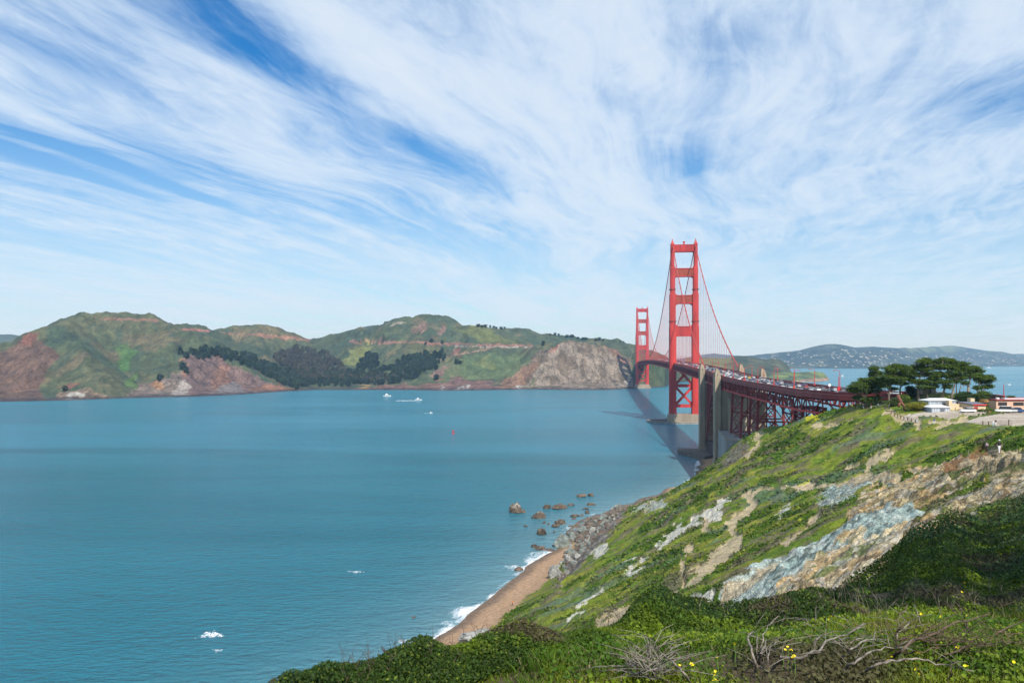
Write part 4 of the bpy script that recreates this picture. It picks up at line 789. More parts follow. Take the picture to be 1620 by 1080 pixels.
# shore buildings and boats by the green point
def shed(name, a0, a1, rb, rt, wall, roof, label, cat='building', Y=None, gable=True, group=None, dep=14):
    Y = Y or EYE * F / (rb - HZ); x0, x1 = (a0 - CX) / F * Y, (a1 - CX) / F * Y; z0 = EYE + Y * (HZ - rb) / F; h = Y * (rb - rt) / F
    e = empty(name, ((x0 + x1) / 2, Y, max(z0, 0))); tag(e, label, cat, group); w_ = (x1 - x0) / 2; e0 = h * .62
    MB().box((-w_, 0, -2), (w_, dep, e0)).build('wall', wall, e)
    MB().add([(-w_ - .6, -.6, e0), (w_ + .6, -.6, e0), (w_ + .6, dep + .6, e0), (-w_ - .6, dep + .6, e0), (-w_, dep / 2, h), (w_, dep / 2, h)], [(0, 1, 5, 4), (2, 3, 4, 5), (1, 2, 5), (3, 0, 4), (3, 2, 1, 0)]).build('roof', roof, e)
    q = MB()
    n_ = max(2, int(w_ / 4))
    for i in range(n_): xx = -w_ + (i + .5) * 2 * w_ / n_; q.box((xx - 1, -.08, e0 * .35), (xx + 1, -.01, e0 * .8))
    q.build('window', M['glass'], e); return e
shed('pier_shed', 1211, 1231, 601.2, 596.6, M['white'], M['red'], 'long white shed with a red roof on the cove shore beyond the bridge', Y=3150)
shed('boathouse', 1234, 1242, 602, 599.5, M['white'], M['roof_grey'], 'small white boathouse with a grey roof beside the red roofed shed', Y=3130)
q = MB().box((1215 * 0 + (1220 - CX) / F * 2920, 2920, -3), ((1283 - CX) / F * 2920, 2930, 2.2)); o = q.build('breakwater', M['concrete_grey']); tag(o, 'long pale breakwater in front of the green point', 'breakwater')
def yacht(px, row, L, label, group=None, mast=True, cabin=True, rz=0.0, s=1.0):
    Y = EYE * F / (row - HZ); e = empty('boat', ((px - CX) / F * Y, Y, 0), rz); tag(e, label, 'boat', group)
    n_ = 9; V = []; Fc = []
    for i in range(n_):
        f = i / (n_ - 1); hw = L * .16 * math.sin(math.pi * min(1, .18 + f * .55) if f < .6 else math.pi * .51) * (1 if f < .55 else max(.02, 1 - ((f - .55) / .45) ** 1.8)); x = (f - .5) * L
        V += [(x, -hw, L * .11), (x, -hw * .55, -.3), (x, hw * .55, -.3), (x, hw, L * .11)]
    for i in range(n_ - 1):
        for k in range(4): Fc.append((i * 4 + k, (i + 1) * 4 + k, (i + 1) * 4 + (k + 1) % 4, i * 4 + (k + 1) % 4))
    Fc += [(0, 1, 2, 3), tuple(reversed(range((n_ - 1) * 4, n_ * 4)))]
    MB().add(V, Fc).build('hull', M['white'], e)
    if cabin:
        MB().box((-L * .25, -L * .10, L * .11), (L * .18, L * .10, L * .23), 0, taper=.86).build('cabin', M['white'], e)
        MB().box((-L * .16, -L * .098, L * .15), (L * .172, L * .098, L * .20), 0, taper=.95).build('window', M['glass'], e)
        MB().box((-L * .2, -L * .07, L * .23), (L * .04, L * .07, L * .33), 0, taper=.9).build('flybridge', M['white'], e)
    if mast: MB().tube([(L * .02, 0, L * .2), (L * .02, 0, L * 1.1)], .14, 5).build('mast', M['white'], e)
    return e
yacht(612.5, 626.5, 17, 'white motor yacht heading along the far shore', rz=.1, mast=False)
sb = yacht(662, 632.8, 14, 'white speedboat ahead of a long foaming wake', mast=False, rz=.02)
yacht(682, 653.0, 5, 'small white boat trailing a short wake in mid channel', mast=False, rz=.2)
for i, (a, r_, L) in enumerate([(1237, 603.5, 10), (1241, 603.3, 11), (1246, 603.6, 10), (1252, 603.4, 12), (1262, 603.6, 10), (1272, 603.5, 10)]): yacht(a, r_ + .9, L, 'small white moored sailboat off the green point', 'moored boats off the green point', cabin=True, rz=random.uniform(-1, 1))
yacht(1391, 585.5, 30, 'white boat on the bay directly left of the cypress tops', mast=True); yacht(1565, 582.3, 42, 'white ferry far out on the bay beyond the cypresses', mast=False); yacht(1333, 594, 14, 'tiny white boat on open water left of the cypresses', mast=False)
Yb = EYE * F / (685.5 - HZ); e = empty('buoy', ((717 - CX) / F * Yb, Yb, 0)); tag(e, 'red navigation buoy floating in mid channel', 'buoy')
MB().tube([(0, 0, -.4), (0, 0, .9)], 1.5, 12).build('float', M['red'], e); MB().bar((.5, .5, .9), (.15, .15, 3.4), .18).bar((-.5, .5, .9), (-.15, .15, 3.4), .18).bar((.5, -.5, .9), (.15, -.15, 3.4), .18).bar((-.5, -.5, .9), (-.15, -.15, 3.4), .18).box((-.9, -.9, 2.2), (.9, .9, 3.6)).build('topmark', M['red'], e)
# foam lying on the water: whitecaps and wakes
def foam_patch(q, px, row, wpx, hpx, n_):
    for i in range(n_):
        a, r_ = px + random.gauss(0, wpx / 4) , row + random.gauss(0, hpx / 4); Y = EYE * F / (r_ - HZ); c0 = Vector(((a - CX) / F * Y, Y, .02)); s = Y / F * wpx * random.uniform(.018, .055); k = 6
        ring = [c0 + Vector((s * math.cos(2 * math.pi * j / k) * random.uniform(.7, 1.4), s * .9 * math.sin(2 * math.pi * j / k) * random.uniform(.5, 1.3), 0)) for j in range(k)]
        q.add(ring + [c0 + Vector((0, 0, s * .10))], [(j, (j + 1) % k, k) for j in range(k)])
q = MB()
for a in ((562, 904, 20, 3, 50), (336, 1003, 32, 9, 120), (322, 1006, 20, 6, 30), (344, 1028, 18, 4, 40), (602, 692, 5, 1.2, 8), (1064, 724, 5, 1, 8), (628, 682, 6, .8, 5)): foam_patch(q, *a)
o = q.build('whitecaps', M['foam'], smooth=True); tag(o, 'scattered white wave crests breaking on the open water', 'foam', kind='stuff')
q = MB()
for i in range(200): foam_patch(q, 659 - 29 * random.random() ** .8, 633.6 + random.gauss(0, .35), 17, .5, 1)
for i in range(60): foam_patch(q, 680 - 8 * random.random(), 653.4 + random.gauss(0, .2), 10, .4, 1)
for i in range(40): foam_patch(q, 612 + random.gauss(0, 4), 627.3 + random.gauss(0, .2), 10, .4, 1)
o = q.build('boat_wakes', M['foam'], smooth=True); tag(o, 'white wakes trailing behind the moving boats', 'foam', kind='stuff')
# ------------------------------------------------------------------ suspension bridge (local axes: x east, y north along the bridge)
S0 = Vector((221.7, 1027.0, 0)); BA = math.atan2(.1203, .9927)
bridge = empty('suspension_bridge', S0, -BA); tag(bridge, 'long red suspension bridge with two towers crossing the strait', 'bridge')
def to_local(x, y):
    dx, dy = x - S0.x, y - S0.y; return (dx * math.cos(BA) - dy * math.sin(BA), dx * math.sin(BA) + dy * math.cos(BA))
def to_world(x, y, z): return Vector((S0.x + x * math.cos(BA) + y * math.sin(BA), S0.y - x * math.sin(BA) + y * math.cos(BA), z))
def deck_z(y):
    if y >= 1280: return 75.5 - (y - 1280) * .010
    if y >= 0: return 75.5 + 5.0 * (1 - ((y - 640) / 640) ** 2)
    return float(np.interp(-y, [0, 120, 343, 440, 520, 680, 800], [75.5, 74.2, 69.8, 67.0, 66.2, 66.0, 66.6]))
stn = []
for y in np.arange(1660, -688, -7.62): stn.append((0.0, float(y), deck_z(y)))
curve = [to_local(*p) for p in [(138.3, 340), (138, 322), (143, 308), (152, 300), (163, 297)]]
cv = [np.array(c) for c in curve]; cv[0] = np.array([0.0, stn[-1][1]])
for a, b_, c, d in zip([cv[0]] + cv[:-2], cv[:-1], cv[1:], cv[2:] + [cv[-1]]):
    L = int(max(2, np.hypot(*(c - b_)) / 7.62))
    for k in range(1, L + 1):
        q = k / L; p = .5 * ((2 * b_) + (-a + c) * q + (2 * a - 5 * b_ + 4 * c - d) * q * q + (-a + 3 * b_ - 3 * c + d) * q ** 3)
        stn.append((float(p[0]), float(p[1]), 66.0 + .6 * min(1, len(stn) / 400)))
def frames():
    out = []
    for i, (x, y, z) in enumerate(stn):
        a = stn[max(0, i - 1)]; b_ = stn[min(len(stn) - 1, i + 1)]; dx, dy = b_[0] - a[0], b_[1] - a[1]; n = math.hypot(dx, dy); out.append((Vector((x, y, z)), Vector((-dy / n, dx / n, 0))))
    return out
FR = frames()                                    # lateral vector points east
def sweep(q, x0, x1, z0, z1, mi=0, i0=0, i1=None):
    fr = FR[i0:i1]; b = len(q.v)
    for p, e in fr:
        for (x, z) in ((x0, z0), (x1, z0), (x1, z1), (x0, z1)): v_ = p + e * x; q.v.append((v_.x, v_.y, v_.z + z))
    for i in range(len(fr) - 1):
        for k in range(4): q.f.append((b + i * 4 + k, b + i * 4 + (k + 1) % 4, b + (i + 1) * 4 + (k + 1) % 4, b + (i + 1) * 4 + k)); q.m.append(mi)
    n = len(fr) - 1; q.f += [(b, b + 3, b + 2, b + 1), tuple(b + n * 4 + k for k in range(4))]; q.m += [mi, mi]
    return q
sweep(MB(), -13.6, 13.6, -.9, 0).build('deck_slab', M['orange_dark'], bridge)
sweep(MB(), -9.3, 9.3, .004, .06).build('roadway', M['asphalt'], bridge)
for s_ in (-1, 1): sweep(MB(), min(s_ * 9.9, s_ * 13.2), max(s_ * 9.9, s_ * 13.2), .004, .22).build('sidewalk', M['concrete_grey'], bridge)
q = MB()
for xx in (-6.2, -3.1, 3.1, 6.2):
    for i in range(2, len(FR) - 1, 2):
        p, e = FR[i]; p2, e2 = FR[i + 1]; a = p + e * xx; b_ = p2 + e2 * xx; q.add([(a.x - .08, a.y, a.z + .066), (a.x + .08, a.y, a.z + .066), (b_.x + .08, b_.y, b_.z + .066), (b_.x - .08, b_.y, b_.z + .066)], [(0, 1, 2, 3)])
q.build('lane_line', M['line'], bridge)
sweep(MB(), -.2, .2, .06, .75).build('median_barrier', M['concrete_grey'], bridge)
for xx in (-13.5, 13.5): sweep(sweep(MB(), xx - .06, xx + .06, .2, 1.15), xx - .16, xx + .16, 1.15, 1.35).build('railing', M['orange_dark'], bridge)
for xx in (-9.6, 9.6): sweep(MB(), xx - .10, xx + .10, .06, .95).build('curb_rail', M['orange_dark'], bridge)
TD = 7.9
for sd in (-1, 1):
    q = MB(); sweep(q, sd * 13.1 - .45, sd * 13.1 + .45, -1.9, -.92); sweep(q, sd * 13.1 - .45, sd * 13.1 + .45, -TD - .45, -TD + .45, 1)  # bottom chord in the bright paint as if sunlit, the rest in the shaded tone
    for i in range(len(FR) - 1):
        p, e = FR[i]; p2, e2 = FR[i + 1]; x = sd * 13.1
        t0, b0, t1, b1 = p + e * x + Vector((0, 0, -1.4)), p + e * x + Vector((0, 0, -TD)), p2 + e2 * x + Vector((0, 0, -1.4)), p2 + e2 * x + Vector((0, 0, -TD))
        k_ = 1.0 if p.y > -440 else .72
        q.bar(t0, b0, .7 * k_, .6 * k_)
        if i % 2: q.bar(t0, b1, .75 * k_, .6 * k_)
        else: q.bar(b0, t1, .75 * k_, .6 * k_)
        if p.y > -440: q.bar((t0 + t1) / 2, (b0 + b1) / 2, .4, .4)
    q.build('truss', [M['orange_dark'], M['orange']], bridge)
q = MB()
for i in range(len(FR) - 1):
    p, e = FR[i]; p2, e2 = FR[i + 1]
    a, b_ = p - e * 13 + Vector((0, 0, -2.2)), p + e * 13 + Vector((0, 0, -2.2)); q.bar(a, b_, .5, 2.4 if p.y > -440 else 1.1)
    if p.y < -440: continue
    if i % 2 == 0: q.bar(p - e * 13 + Vector((0, 0, -TD)), p2 + e2 * 13 + Vector((0, 0, -TD)), .5, .5)
    else: q.bar(p + e * 13 + Vector((0, 0, -TD)), p2 - e2 * 13 + Vector((0, 0, -TD)), .5, .5)
    q.bar(p - e * 13 + Vector((0, 0, -TD)), p + e * 13 + Vector((0, 0, -TD)), .5, .6)
    if p.y > -440: q.bar(p - e * 13 + Vector((0, 0, -TD)), p + Vector((0, 0, -2.4)), .35, .4); q.bar(p + e * 13 + Vector((0, 0, -TD)), p + Vector((0, 0, -2.4)), .35, .4)
q.build('floor_beams', M['orange_dark'], bridge)

def make_tower(parent, y0, fender):
    tw = empty('tower', (0, y0, 0)); tw.parent = parent
    secs = [(11.5, 21.5, 9.9, 18.8, 7.9), (21.5, 124, 10.4, 18.3, 7.0), (124, 166.5, 11.0, 17.8, 6.2), (166.5, 200.5, 11.8, 17.2, 5.5), (200.5, 228, 12.8, 16.7, 4.8)]
    for sd in (-1, 1):
        q = MB()
        for z0, z1, xi, xo, d in secs:
            a, b_ = sorted((sd * xi, sd * xo)); w_ = b_ - a
            q.box((a, -d, z0), (b_, d, z1)); ww = w_ * .2
            if z0 > 15:                                  # stepped corner pilasters
                q.box((a + ww, -d - .55, z0 + .002), (b_ - ww, d + .55, z1 - 1.4)); q.box((a - .45, -d * .62, z0 + .003), (b_ + .45, d * .62, z1 - 1.8))
                q.box((a + w_ * .38, -d - .95, z0 + .004), (b_ - w_ * .38, d + .95, z1 - 2.6))
        a, b_ = sorted((sd * 12.5, sd * 17.0)); q.box((a, -5.2, 228.003), (b_, 5.2, 230.2)); q.box((sd * 14.7 - 1.6, -3.6, 230.2), (sd * 14.7 + 1.6, 3.6, 233.6), taper=.7); q.box((sd * 14.7 - .5, -.5, 233.6), (sd * 14.7 + .5, .5, 236.6))
        for zr in (130, 171):
            xi, xo, d = [(s_[2], s_[3], s_[4]) for s_ in secs if s_[0] <= zr < s_[1]][0]; a, b_ = sorted((sd * xi, sd * xo)); q.box((a - 1.1, -d - 1.4, zr), (b_ + 1.1, d + 1.4, zr + .9), 1)
        q.build('leg', [M['orange'], M['orange_dark']], tw)
    def strut(z0, z1, xi, d, rf_low, rf_up, panel, nrib):
        q = MB(); q.box((-xi - .3, -d, z0), (xi + .3, d, z1))
        for (r_, zz, up) in ((rf_low, z0, -1), (rf_up, z1, 1)):
            if not r_: continue
            for sd in (-1, 1):
                pr = [(sd * (xi + .1), zz - up * .05)] + [(sd * (xi - r_ + r_ * math.sin(a)), zz + up * (r_ - r_ * math.cos(a))) for a in np.linspace(0, math.pi / 2, 7)]
                if (sd > 0) == (up > 0): pr = pr
                q.prism(pr, 'y', -d * .9, d * .9)
        for f in (-1, 1):
            y_ = f * d; zz = (z1 - z0)
            q.box((-xi + .6, min(y_, y_ + f * .25), z0 + zz * .14), (xi - .6, max(y_, y_ + f * .25), z1 - zz * .14), 1 if panel else 0)
            for k in range(nrib): xx = -xi + 1.6 + (2 * xi - 3.2) * k / (nrib - 1); hh = zz * (.20 + .10 * (abs(k - (nrib - 1) / 2) % 2)); q.box((xx - .28, min(y_ + f * .2, y_ + f * .75), z0 + hh), (xx + .28, max(y_ + f * .2, y_ + f * .75), z1 - zz * .17), 1 if panel else 0)
            q.box((-xi - .2, min(y_, y_ + f * .6), z1 - .9), (xi + .2, max(y_, y_ + f * .6), z1 - .05)); q.box((-xi - .2, min(y_, y_ + f * .6), z0 + .05), (xi + .2, max(y_, y_ + f * .6), z0 + .7))
        return q.build('strut', [M['orange'], M['orange_panel']], tw)
    strut(219.5, 229, 12.8, 3.6, 3.2, 0, False, 15); strut(187.6, 198.6, 12.1, 4.0, 4.2, 3.2, True, 13); strut(152.8, 164, 11.4, 4.3, 5.5, 4.0, True, 11); strut(111, 124, 11.0, 4.8, 3.5, 4.5, False, 9)
    MB().tube([(0, 0, 229), (0, 0, 231.5)], 1.0, 10).tube([(0, 0, 231.5 + k * .45) for k in range(6)], [.8, 1.5, 1.8, 1.7, 1.2, .3], 12).build('beacon', M['orange'], tw, smooth=True)
    MB().box((-10.6, -3, 45.6), (10.6, 3, 49.4)).build('strut', M['orange'], tw); MB().box((-10.6, -3, 19.6), (10.6, 3, 23.6)).build('strut', M['orange'], tw)
    for z0, z1 in ((23, 46), (49, 73)):
        q = MB()
        for yy in (-1.6, 1.6): q.bar((-10.8, yy, z0), (10.8, yy, z1), 1.1, 2.9); q.bar((10.8, yy * .98, z0), (-10.8, yy * .98, z1), 1.08, 2.9)
        q.box((-2.2, -2.3, (z0 + z1) / 2 - 2.2), (2.2, 2.3, (z0 + z1) / 2 + 2.2)); q.build('brace', M['orange'], tw)
    q = MB(); q.box((-20.5, -9.5, 1.0), (20.5, 9.5, 10.2)); q.box((-19.6, -8.8, 10.2), (19.6, 8.8, 11.5))
    for k in range(9): xx = -18 + k * 4.5; q.box((xx - .25, -9.75, 1.2), (xx + .25, -9.5, 9.8))
    q.build('pier', M['pier'], tw)
    if fender:
        n = 48; q = MB(); ring = lambda ra, rb, z: [(ra * math.cos(2 * math.pi * k / n), rb * math.sin(2 * math.pi * k / n), z) for k in range(n)]
        q.add(ring(47, 29, -4) + ring(47, 29, 2.6) + ring(43.5, 25.5, 2.6) + ring(43.5, 25.5, -4), [(j * n + k, j * n + (k + 1) % n, (j + 1) * n + (k + 1) % n, (j + 1) * n + k) for j in range(3) for k in range(n)])
        q.add(ring(47.4, 29.4, 1.5) + ring(47.4, 29.4, 2.9) + ring(46, 28, 2.9) + ring(46, 28, 2.65), [(j * n + k, j * n + (k + 1) % n, (j + 1) * n + (k + 1) % n, (j + 1) * n + k) for j in range(3) for k in range(n)], 1)
        q.build('fender', [M['concrete_grey'], M['pier']], tw)
    else:
        MB().box((-24, -13, -5), (24, 13, 5)).build('fender', M['pier'], tw)
    return tw
make_tower(bridge, 0, True); make_tower(bridge, 1280, False)
def cable_z(y):
    if y > 1280: t_ = (y - 1280) / 343; return 229 + (73 - 229) * t_ - 68 * t_ * (1 - t_)
    if y >= 0: return 229 - 143 * (1 - ((y - 640) / 640) ** 2)
    t_ = -y / 343; return 229 + (73.5 - 229) * t_ - 68 * t_ * (1 - t_)
CXX = 14.2
for sd in (-1, 1):
    ys = np.r_[np.linspace(1623, 1280, 20), np.linspace(1280, 0, 70)[1:], np.linspace(0, -343, 24)[1:]]
    q = MB().tube([(sd * CXX, float(y), cable_z(float(y)) + 1.2) for y in ys], .52, 8)
    for y in np.arange(-330, 1280, 15.24): q.box((sd * CXX - .62, y - .35, cable_z(y) + .6), (sd * CXX + .62, y + .35, cable_z(y) + 1.85), 0)
    q.build('main_cable', M['cable'], bridge, smooth=False)
su = MB().tube([(-.16, 0, 0), (-.16, 0, 1)], .09, 4).tube([(.16, 0, 0), (.16, 0, 1)], .09, 4).build('suspender', M['cable'], bridge)
allsus = [(sd, y) for y in np.arange(-335, 1280, 15.24) for sd in (-1, 1) if cable_z(y) > deck_z(y) + 2.5]
allsus.sort(key=lambda s_: s_[1]); first = True; rest = MB()
for i, (sd, y) in enumerate(allsus):
    z0, z1 = deck_z(y) - .5, cable_z(y) + 1.0
    if i < 98:
        o = su if first else su.copy()
        if not first: C.objects.link(o)
        first = False; o.parent = bridge; o.location = (sd * CXX, float(y), z0); o.scale = (1, 1, z1 - z0)
    else: rest.tube([(sd * CXX, float(y), z0), (sd * CXX, float(y), z1)], .17, 4)
o = rest.build('suspender', M['cable'], bridge); o['kind'] = 'stuff'
# concrete pylons of the arch, arch, viaduct towers
def pylon(y, zd):
    q = MB(); zt = zd + 5.9
    for sd in (-1, 1):
        a, b_ = sorted((sd * 14.2, sd * 18.7)); a2, b2 = sorted((sd * 14.5, sd * 18.3))
        q.box((a, y - 5.2, -4), (b_, y + 5.2, zd + 1)); q.box((a2, y - 4.6, zd + 1), (b2, y + 4.6, zd + 3.8)); q.box((a2 + .5, y - 2.4, zd + 3.8), (b2 - .5, y + 4.2, zt)); q.box((a2 + 1.1, y - .6, zt), (b2 - 1.1, y + 3.4, zt + 1.0))
        for k in (-1, 1): q.box((sd * 16.55 - .5 + k * 1.5, y - 5.5, 0), (sd * 16.55 + .5 + k * 1.5, y + 5.5, zd + .2))
        q.box((a - .25, y - 1.2, 2), (b_ + .15, y + 1.2, zd + 2.8)); q.box((min(sd * 13.2, sd * 19.1), y - 5.6, -4), (max(sd * 13.2, sd * 19.1), y + 5.6, 6.5))
        q.box((sd * 16.5 - .22, y - 4.75, zd + 1.4), (sd * 16.5 + .22, y - 4.62, zd + 3.2), 1)
    q.box((-14.2, y - 3.6, -4), (14.2, y + 3.6, zd - 9.2)); q.box((-13.2, y - 4.4, -4), (-8.5, y + 4.4, zd - 10)); q.box((8.5, y - 4.4, -4), (13.2, y + 4.4, zd - 10))
    for k in range(1, 12): q.box((-13.89, y - 3.68, k * 4.6), (-8.0, y - 3.6, k * 4.6 + .12))
    return q.build('pylon', [M['concrete'], M['dkbrown']], bridge)
pylon(-343, 69.8); pylon(-440, 67.0)
q = MB(); n = 20
for xx in (-13, -4.5, 4.5, 13):
    for dz_, w_ in ((0, 1.2), (5, 1.0)):
        P_ = [(xx, -432 + 81 * k / n, 12 + dz_ + 41 * (1 - (2 * k / n - 1) ** 2)) for k in range(n + 1)]
        for a, b_ in zip(P_[:-1], P_[1:]): q.bar(a, b_, w_, 1.2)
    for k in range(n + 1):
        y = -432 + 81 * k / n; z = 12 + 41 * (1 - (2 * k / n - 1) ** 2); q.bar((xx, y, z), (xx, y, z + 5), .5); q.bar((xx, y, z + 5), (xx, y, 60.5), .55)
        if k < n: y2 = -432 + 81 * (k + 1) / n; z2 = 12 + 41 * (1 - (2 * (k + 1) / n - 1) ** 2); q.bar((xx, y, z), (xx, y2, z2 + 5), .45)
for k in range(0, n + 1):
    y = -432 + 81 * k / n; z = 12 + 41 * (1 - (2 * k / n - 1) ** 2)
    for zz in (z, z + 5): q.bar((-13, y, zz), (13, y, zz), .5)
    q.bar((-13, y, z + 5), (0, y, 60), .4); q.bar((13, y, z + 5), (0, y, 60), .4)
    for hz_ in np.arange(z + 9, 60, 8): q.bar((-13, y, hz_), (13, y, hz_), .35)
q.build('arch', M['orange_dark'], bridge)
q = MB().box((-13.2, -434, -3), (13.2, -349, 12)); q.build('arch_base', M['dkbrown'], bridge)
def vtower(ya, yb, hw, zg, top=57.8):
    q = MB()
    for y in (ya, yb):
        for xx in (-hw, hw): q.bar((xx * 1.12, y, zg), (xx, y, top), 1.5, 1.3)
        q.bar((0, y, zg), (0, y, top), .6)
        lv = np.linspace(zg + 1, top - .5, 3)
        for z in lv: q.bar((-hw * 1.08, y, z), (hw * 1.08, y, z), .9, .9)
        for z0, z1 in zip(lv[:-1], lv[1:]): q.bar((-hw, y, z0), (0, y, z1), .6); q.bar((hw, y, z0), (0, y, z1), .6)
    for xx in (-hw, hw):
        lv = np.linspace(zg + 1, top - .5, 4)
        for z in lv: q.bar((xx, ya, z), (xx, yb, z), .8)
        for z0, z1 in zip(lv[:-1], lv[1:]):
            for a, b_ in ((ya, yb),): q.bar((xx, a, z0), (xx, b_, z1), .5); q.bar((xx, b_, z0), (xx, a, z1), .5)
    for y in np.arange(ya, yb + .1, (yb - ya) / 2): q.box((-hw * 1.12 - 1.2, y - 1.2, zg - 3), (-hw * 1.12 + 1.2, y + 1.2, zg + .2), 1); q.box((hw * 1.12 - 1.2, y - 1.2, zg - 3), (hw * 1.12 + 1.2, y + 1.2, zg + .2), 1)
    return q.build('viaduct_tower', [M['orange_dark'], M['concrete']], bridge)
vtower(-513, -473, 10, 29.2); vtower(-566, -541, 9.5, 30); vtower(-655, -640, 5, 46, 57.8)
MB().box((2.5, -502, 20), (7.5, -478, 57.5)).build('housing_wall', M['concrete'], bridge); MB().box((-9.4, -452, 20), (9.4, -446, 52)).build('housing_wall', M['concrete'], bridge)
# terrace beside the arch with its retaining wall
q = MB(); wp = [to_world(*p, 0) for p in ((-16.5, -446), (-21.5, -520), (-2, -530), (30, -520), (30, -446))]; ring = [(p.x, p.y) for p in wp]
q.add([(x, y, -4) for x, y in ring] + [(x, y, 28.6) for x, y in ring], [(0, 1, 6, 5), (1, 2, 7, 6), (2, 3, 8, 7), (3, 4, 9, 8), (4, 0, 5, 9)][0:5] + [(5, 6, 7, 8, 9)])
tr = q.build('retaining_wall', M['concrete_grey']); tag(tr, 'tall grey concrete terrace wall beside the foot of the bridge pylon', 'retaining wall')
me = tr.data; bm = bmesh.new(); bm.from_mesh(me); bmesh.ops.recalc_face_normals(bm, faces=bm.faces); bm.to_mesh(me); bm.free()
q = MB()
for a, b_ in zip(ring[:2], ring[1:3]): q.bar((*a, 29.0), (*b_, 29.0), .5, .9)
q.build('parapet', M['concrete'], tr)
q = MB().prism([(to_world(-38, -352, 0).x, to_world(-38, -352, 0).y), (to_world(-20, -395, 0).x, to_world(-20, -395, 0).y), (to_world(-14, -392, 0).x, to_world(-14, -392, 0).y), (to_world(-14, -340, 0).x, to_world(-14, -340, 0).y), (to_world(-36, -338, 0).x, to_world(-36, -338, 0).y)], 'z', -4, 3.6)
o = q.build('sea_wall', M['rock_brown']); tag(o, 'low dark sea wall at the foot of the bridge arch', 'sea wall')

# lamp posts on the bridge
lampP = None
def street_lamp(loc, rz, side):
    global lampP
    if lampP is None:
        e = empty('street_lamp', loc, rz); tag(e, 'red lamp post with a curved arm on the bridge roadway', 'street lamp', 'lamp posts along the bridge roadway')
        MB().tube([(0, 0, 0), (0, 0, 8.4)], [.2, .13], 6).box((-.35, -.35, 0), (.35, .35, 1.6)).build('pole', M['orange'], e)
        MB().tube([(0, 0, 8.3), (.5, 0, 9.0), (1.5, 0, 9.3), (2.6, 0, 9.2)], .09, 5).build('arm', M['orange'], e)
        MB().box((2.2, -.2, 8.95), (3.1, .2, 9.2), taper=.8).build('lamp_head', M['orange_dark'], e); lampP = e
    else: e = copy_tree(lampP)
    e.location = loc; e.rotation_euler = (0, 0, rz); return e
for k, y in enumerate(np.arange(-660, 700, 45.7)):
    for sd in (-1, 1):
        if min(abs(y + 343), abs(y + 440)) < 6 and sd < 0: continue
        street_lamp(to_world(sd * 10.3, float(y), deck_z(y) + .2), -BA + (0 if sd < 0 else math.pi), sd)
# traffic
cmats = {}
def car_mesh(cname, paint, van=False):
    pm = mat('car_paint_' + cname, paint, .3, .05, .5, spec=.5); q = MB(); h = .35 if van else 0
    body = [(-2.2, .35), (2.2, .35), (2.25, .75), (1.9, .92), (.95, 1.0), (-1.9, 1.02), (-2.25, .8)]
    q.prism(body, 'x', -.88, .88)
    cab = [(-1.85, 1.0), (.95, .98), (.35, 1.5 + h), (-1.35, 1.52 + h)] if not van else [(-2.15, 1.0), (1.2, .98), (.7, 1.9), (-2.1, 1.95)]
    q.prism(cab, 'x', -.76, .76, 1); q.prism([(a * .93 - .02, b_ + .02) for a, b_ in cab[2:]] + [(cab[3][0] * .9, cab[3][1] + .09), (cab[2][0] * .8, cab[2][1] + .09)], 'x', -.72, .72, 0) if False else q.box((-.74, cab[3][0] + .02, cab[3][1] - .01), (.74, cab[2][0] - .02, cab[3][1] + .07), 0)
    for yy in (-1.38, 1.38):
        for xx in (-.86, .70): q.tube([(xx, yy, .34), (xx + .16, yy, .34)], .34, 10, 2)
    q.box((-.8, 2.2, .55), (-.45, 2.29, .72), 3); q.box((.45, 2.2, .55), (.8, 2.29, .72), 3); q.box((-.8, -2.28, .62), (-.5, -2.2, .8), 4); q.box((.5, -2.28, .62), (.8, -2.2, .8), 4)
    o = q.build('car', [pm, M['glass'], M['tyre'], M['white'], M['red']]); C.objects.unlink(o); return o
cars = {'white': car_mesh('white', (.75, .75, .74)), 'silver': car_mesh('silver', (.45, .46, .47)), 'black': car_mesh('black', (.02, .02, .025)), 'dark blue': car_mesh('blue', (.03, .07, .20)), 'red': car_mesh('red', (.45, .03, .03)), 'yellow': car_mesh('yellow', (.70, .48, .02)), 'grey': car_mesh('grey', (.14, .145, .15)), 'white van': car_mesh('white_van', (.76, .76, .75), True)}
def put_car(kind, loc, rz, label, group=None):
    o = cars[kind].copy(); C.objects.link(o); o.location = loc; o.rotation_euler = (0, 0, rz); o.name = 'van' if 'van' in kind else 'car'; tag(o, label, 'van' if 'van' in kind else 'car', group); return o
lanes = [-7.8, -4.7, -1.6, 1.6, 4.7, 7.8]
for ln in lanes:
    y = -690 + random.uniform(0, 20)
    while y < 780:
        k = random.choices(['white', 'silver', 'black', 'dark blue', 'red', 'grey', 'white van'], (6, 5, 5, 3, 1, 4, 2))[0]
        if y < -676: y += 9; continue
        put_car(k, to_world(ln + random.uniform(-.3, .3), y, deck_z(y) + .07), -BA + (0 if ln > 0 else math.pi), f'{k if "van" in k else k + " car"} in the traffic on the bridge roadway', f'{k if "van" in k else k + " car"}s in the bridge traffic')
        y += random.expovariate(1 / (21 if y < 0 else 30)) + 10
put_car('yellow', to_world(4.7, -452, deck_z(-452) + .07), -BA, 'only yellow taxi on the bridge roadway beside the far pylon')
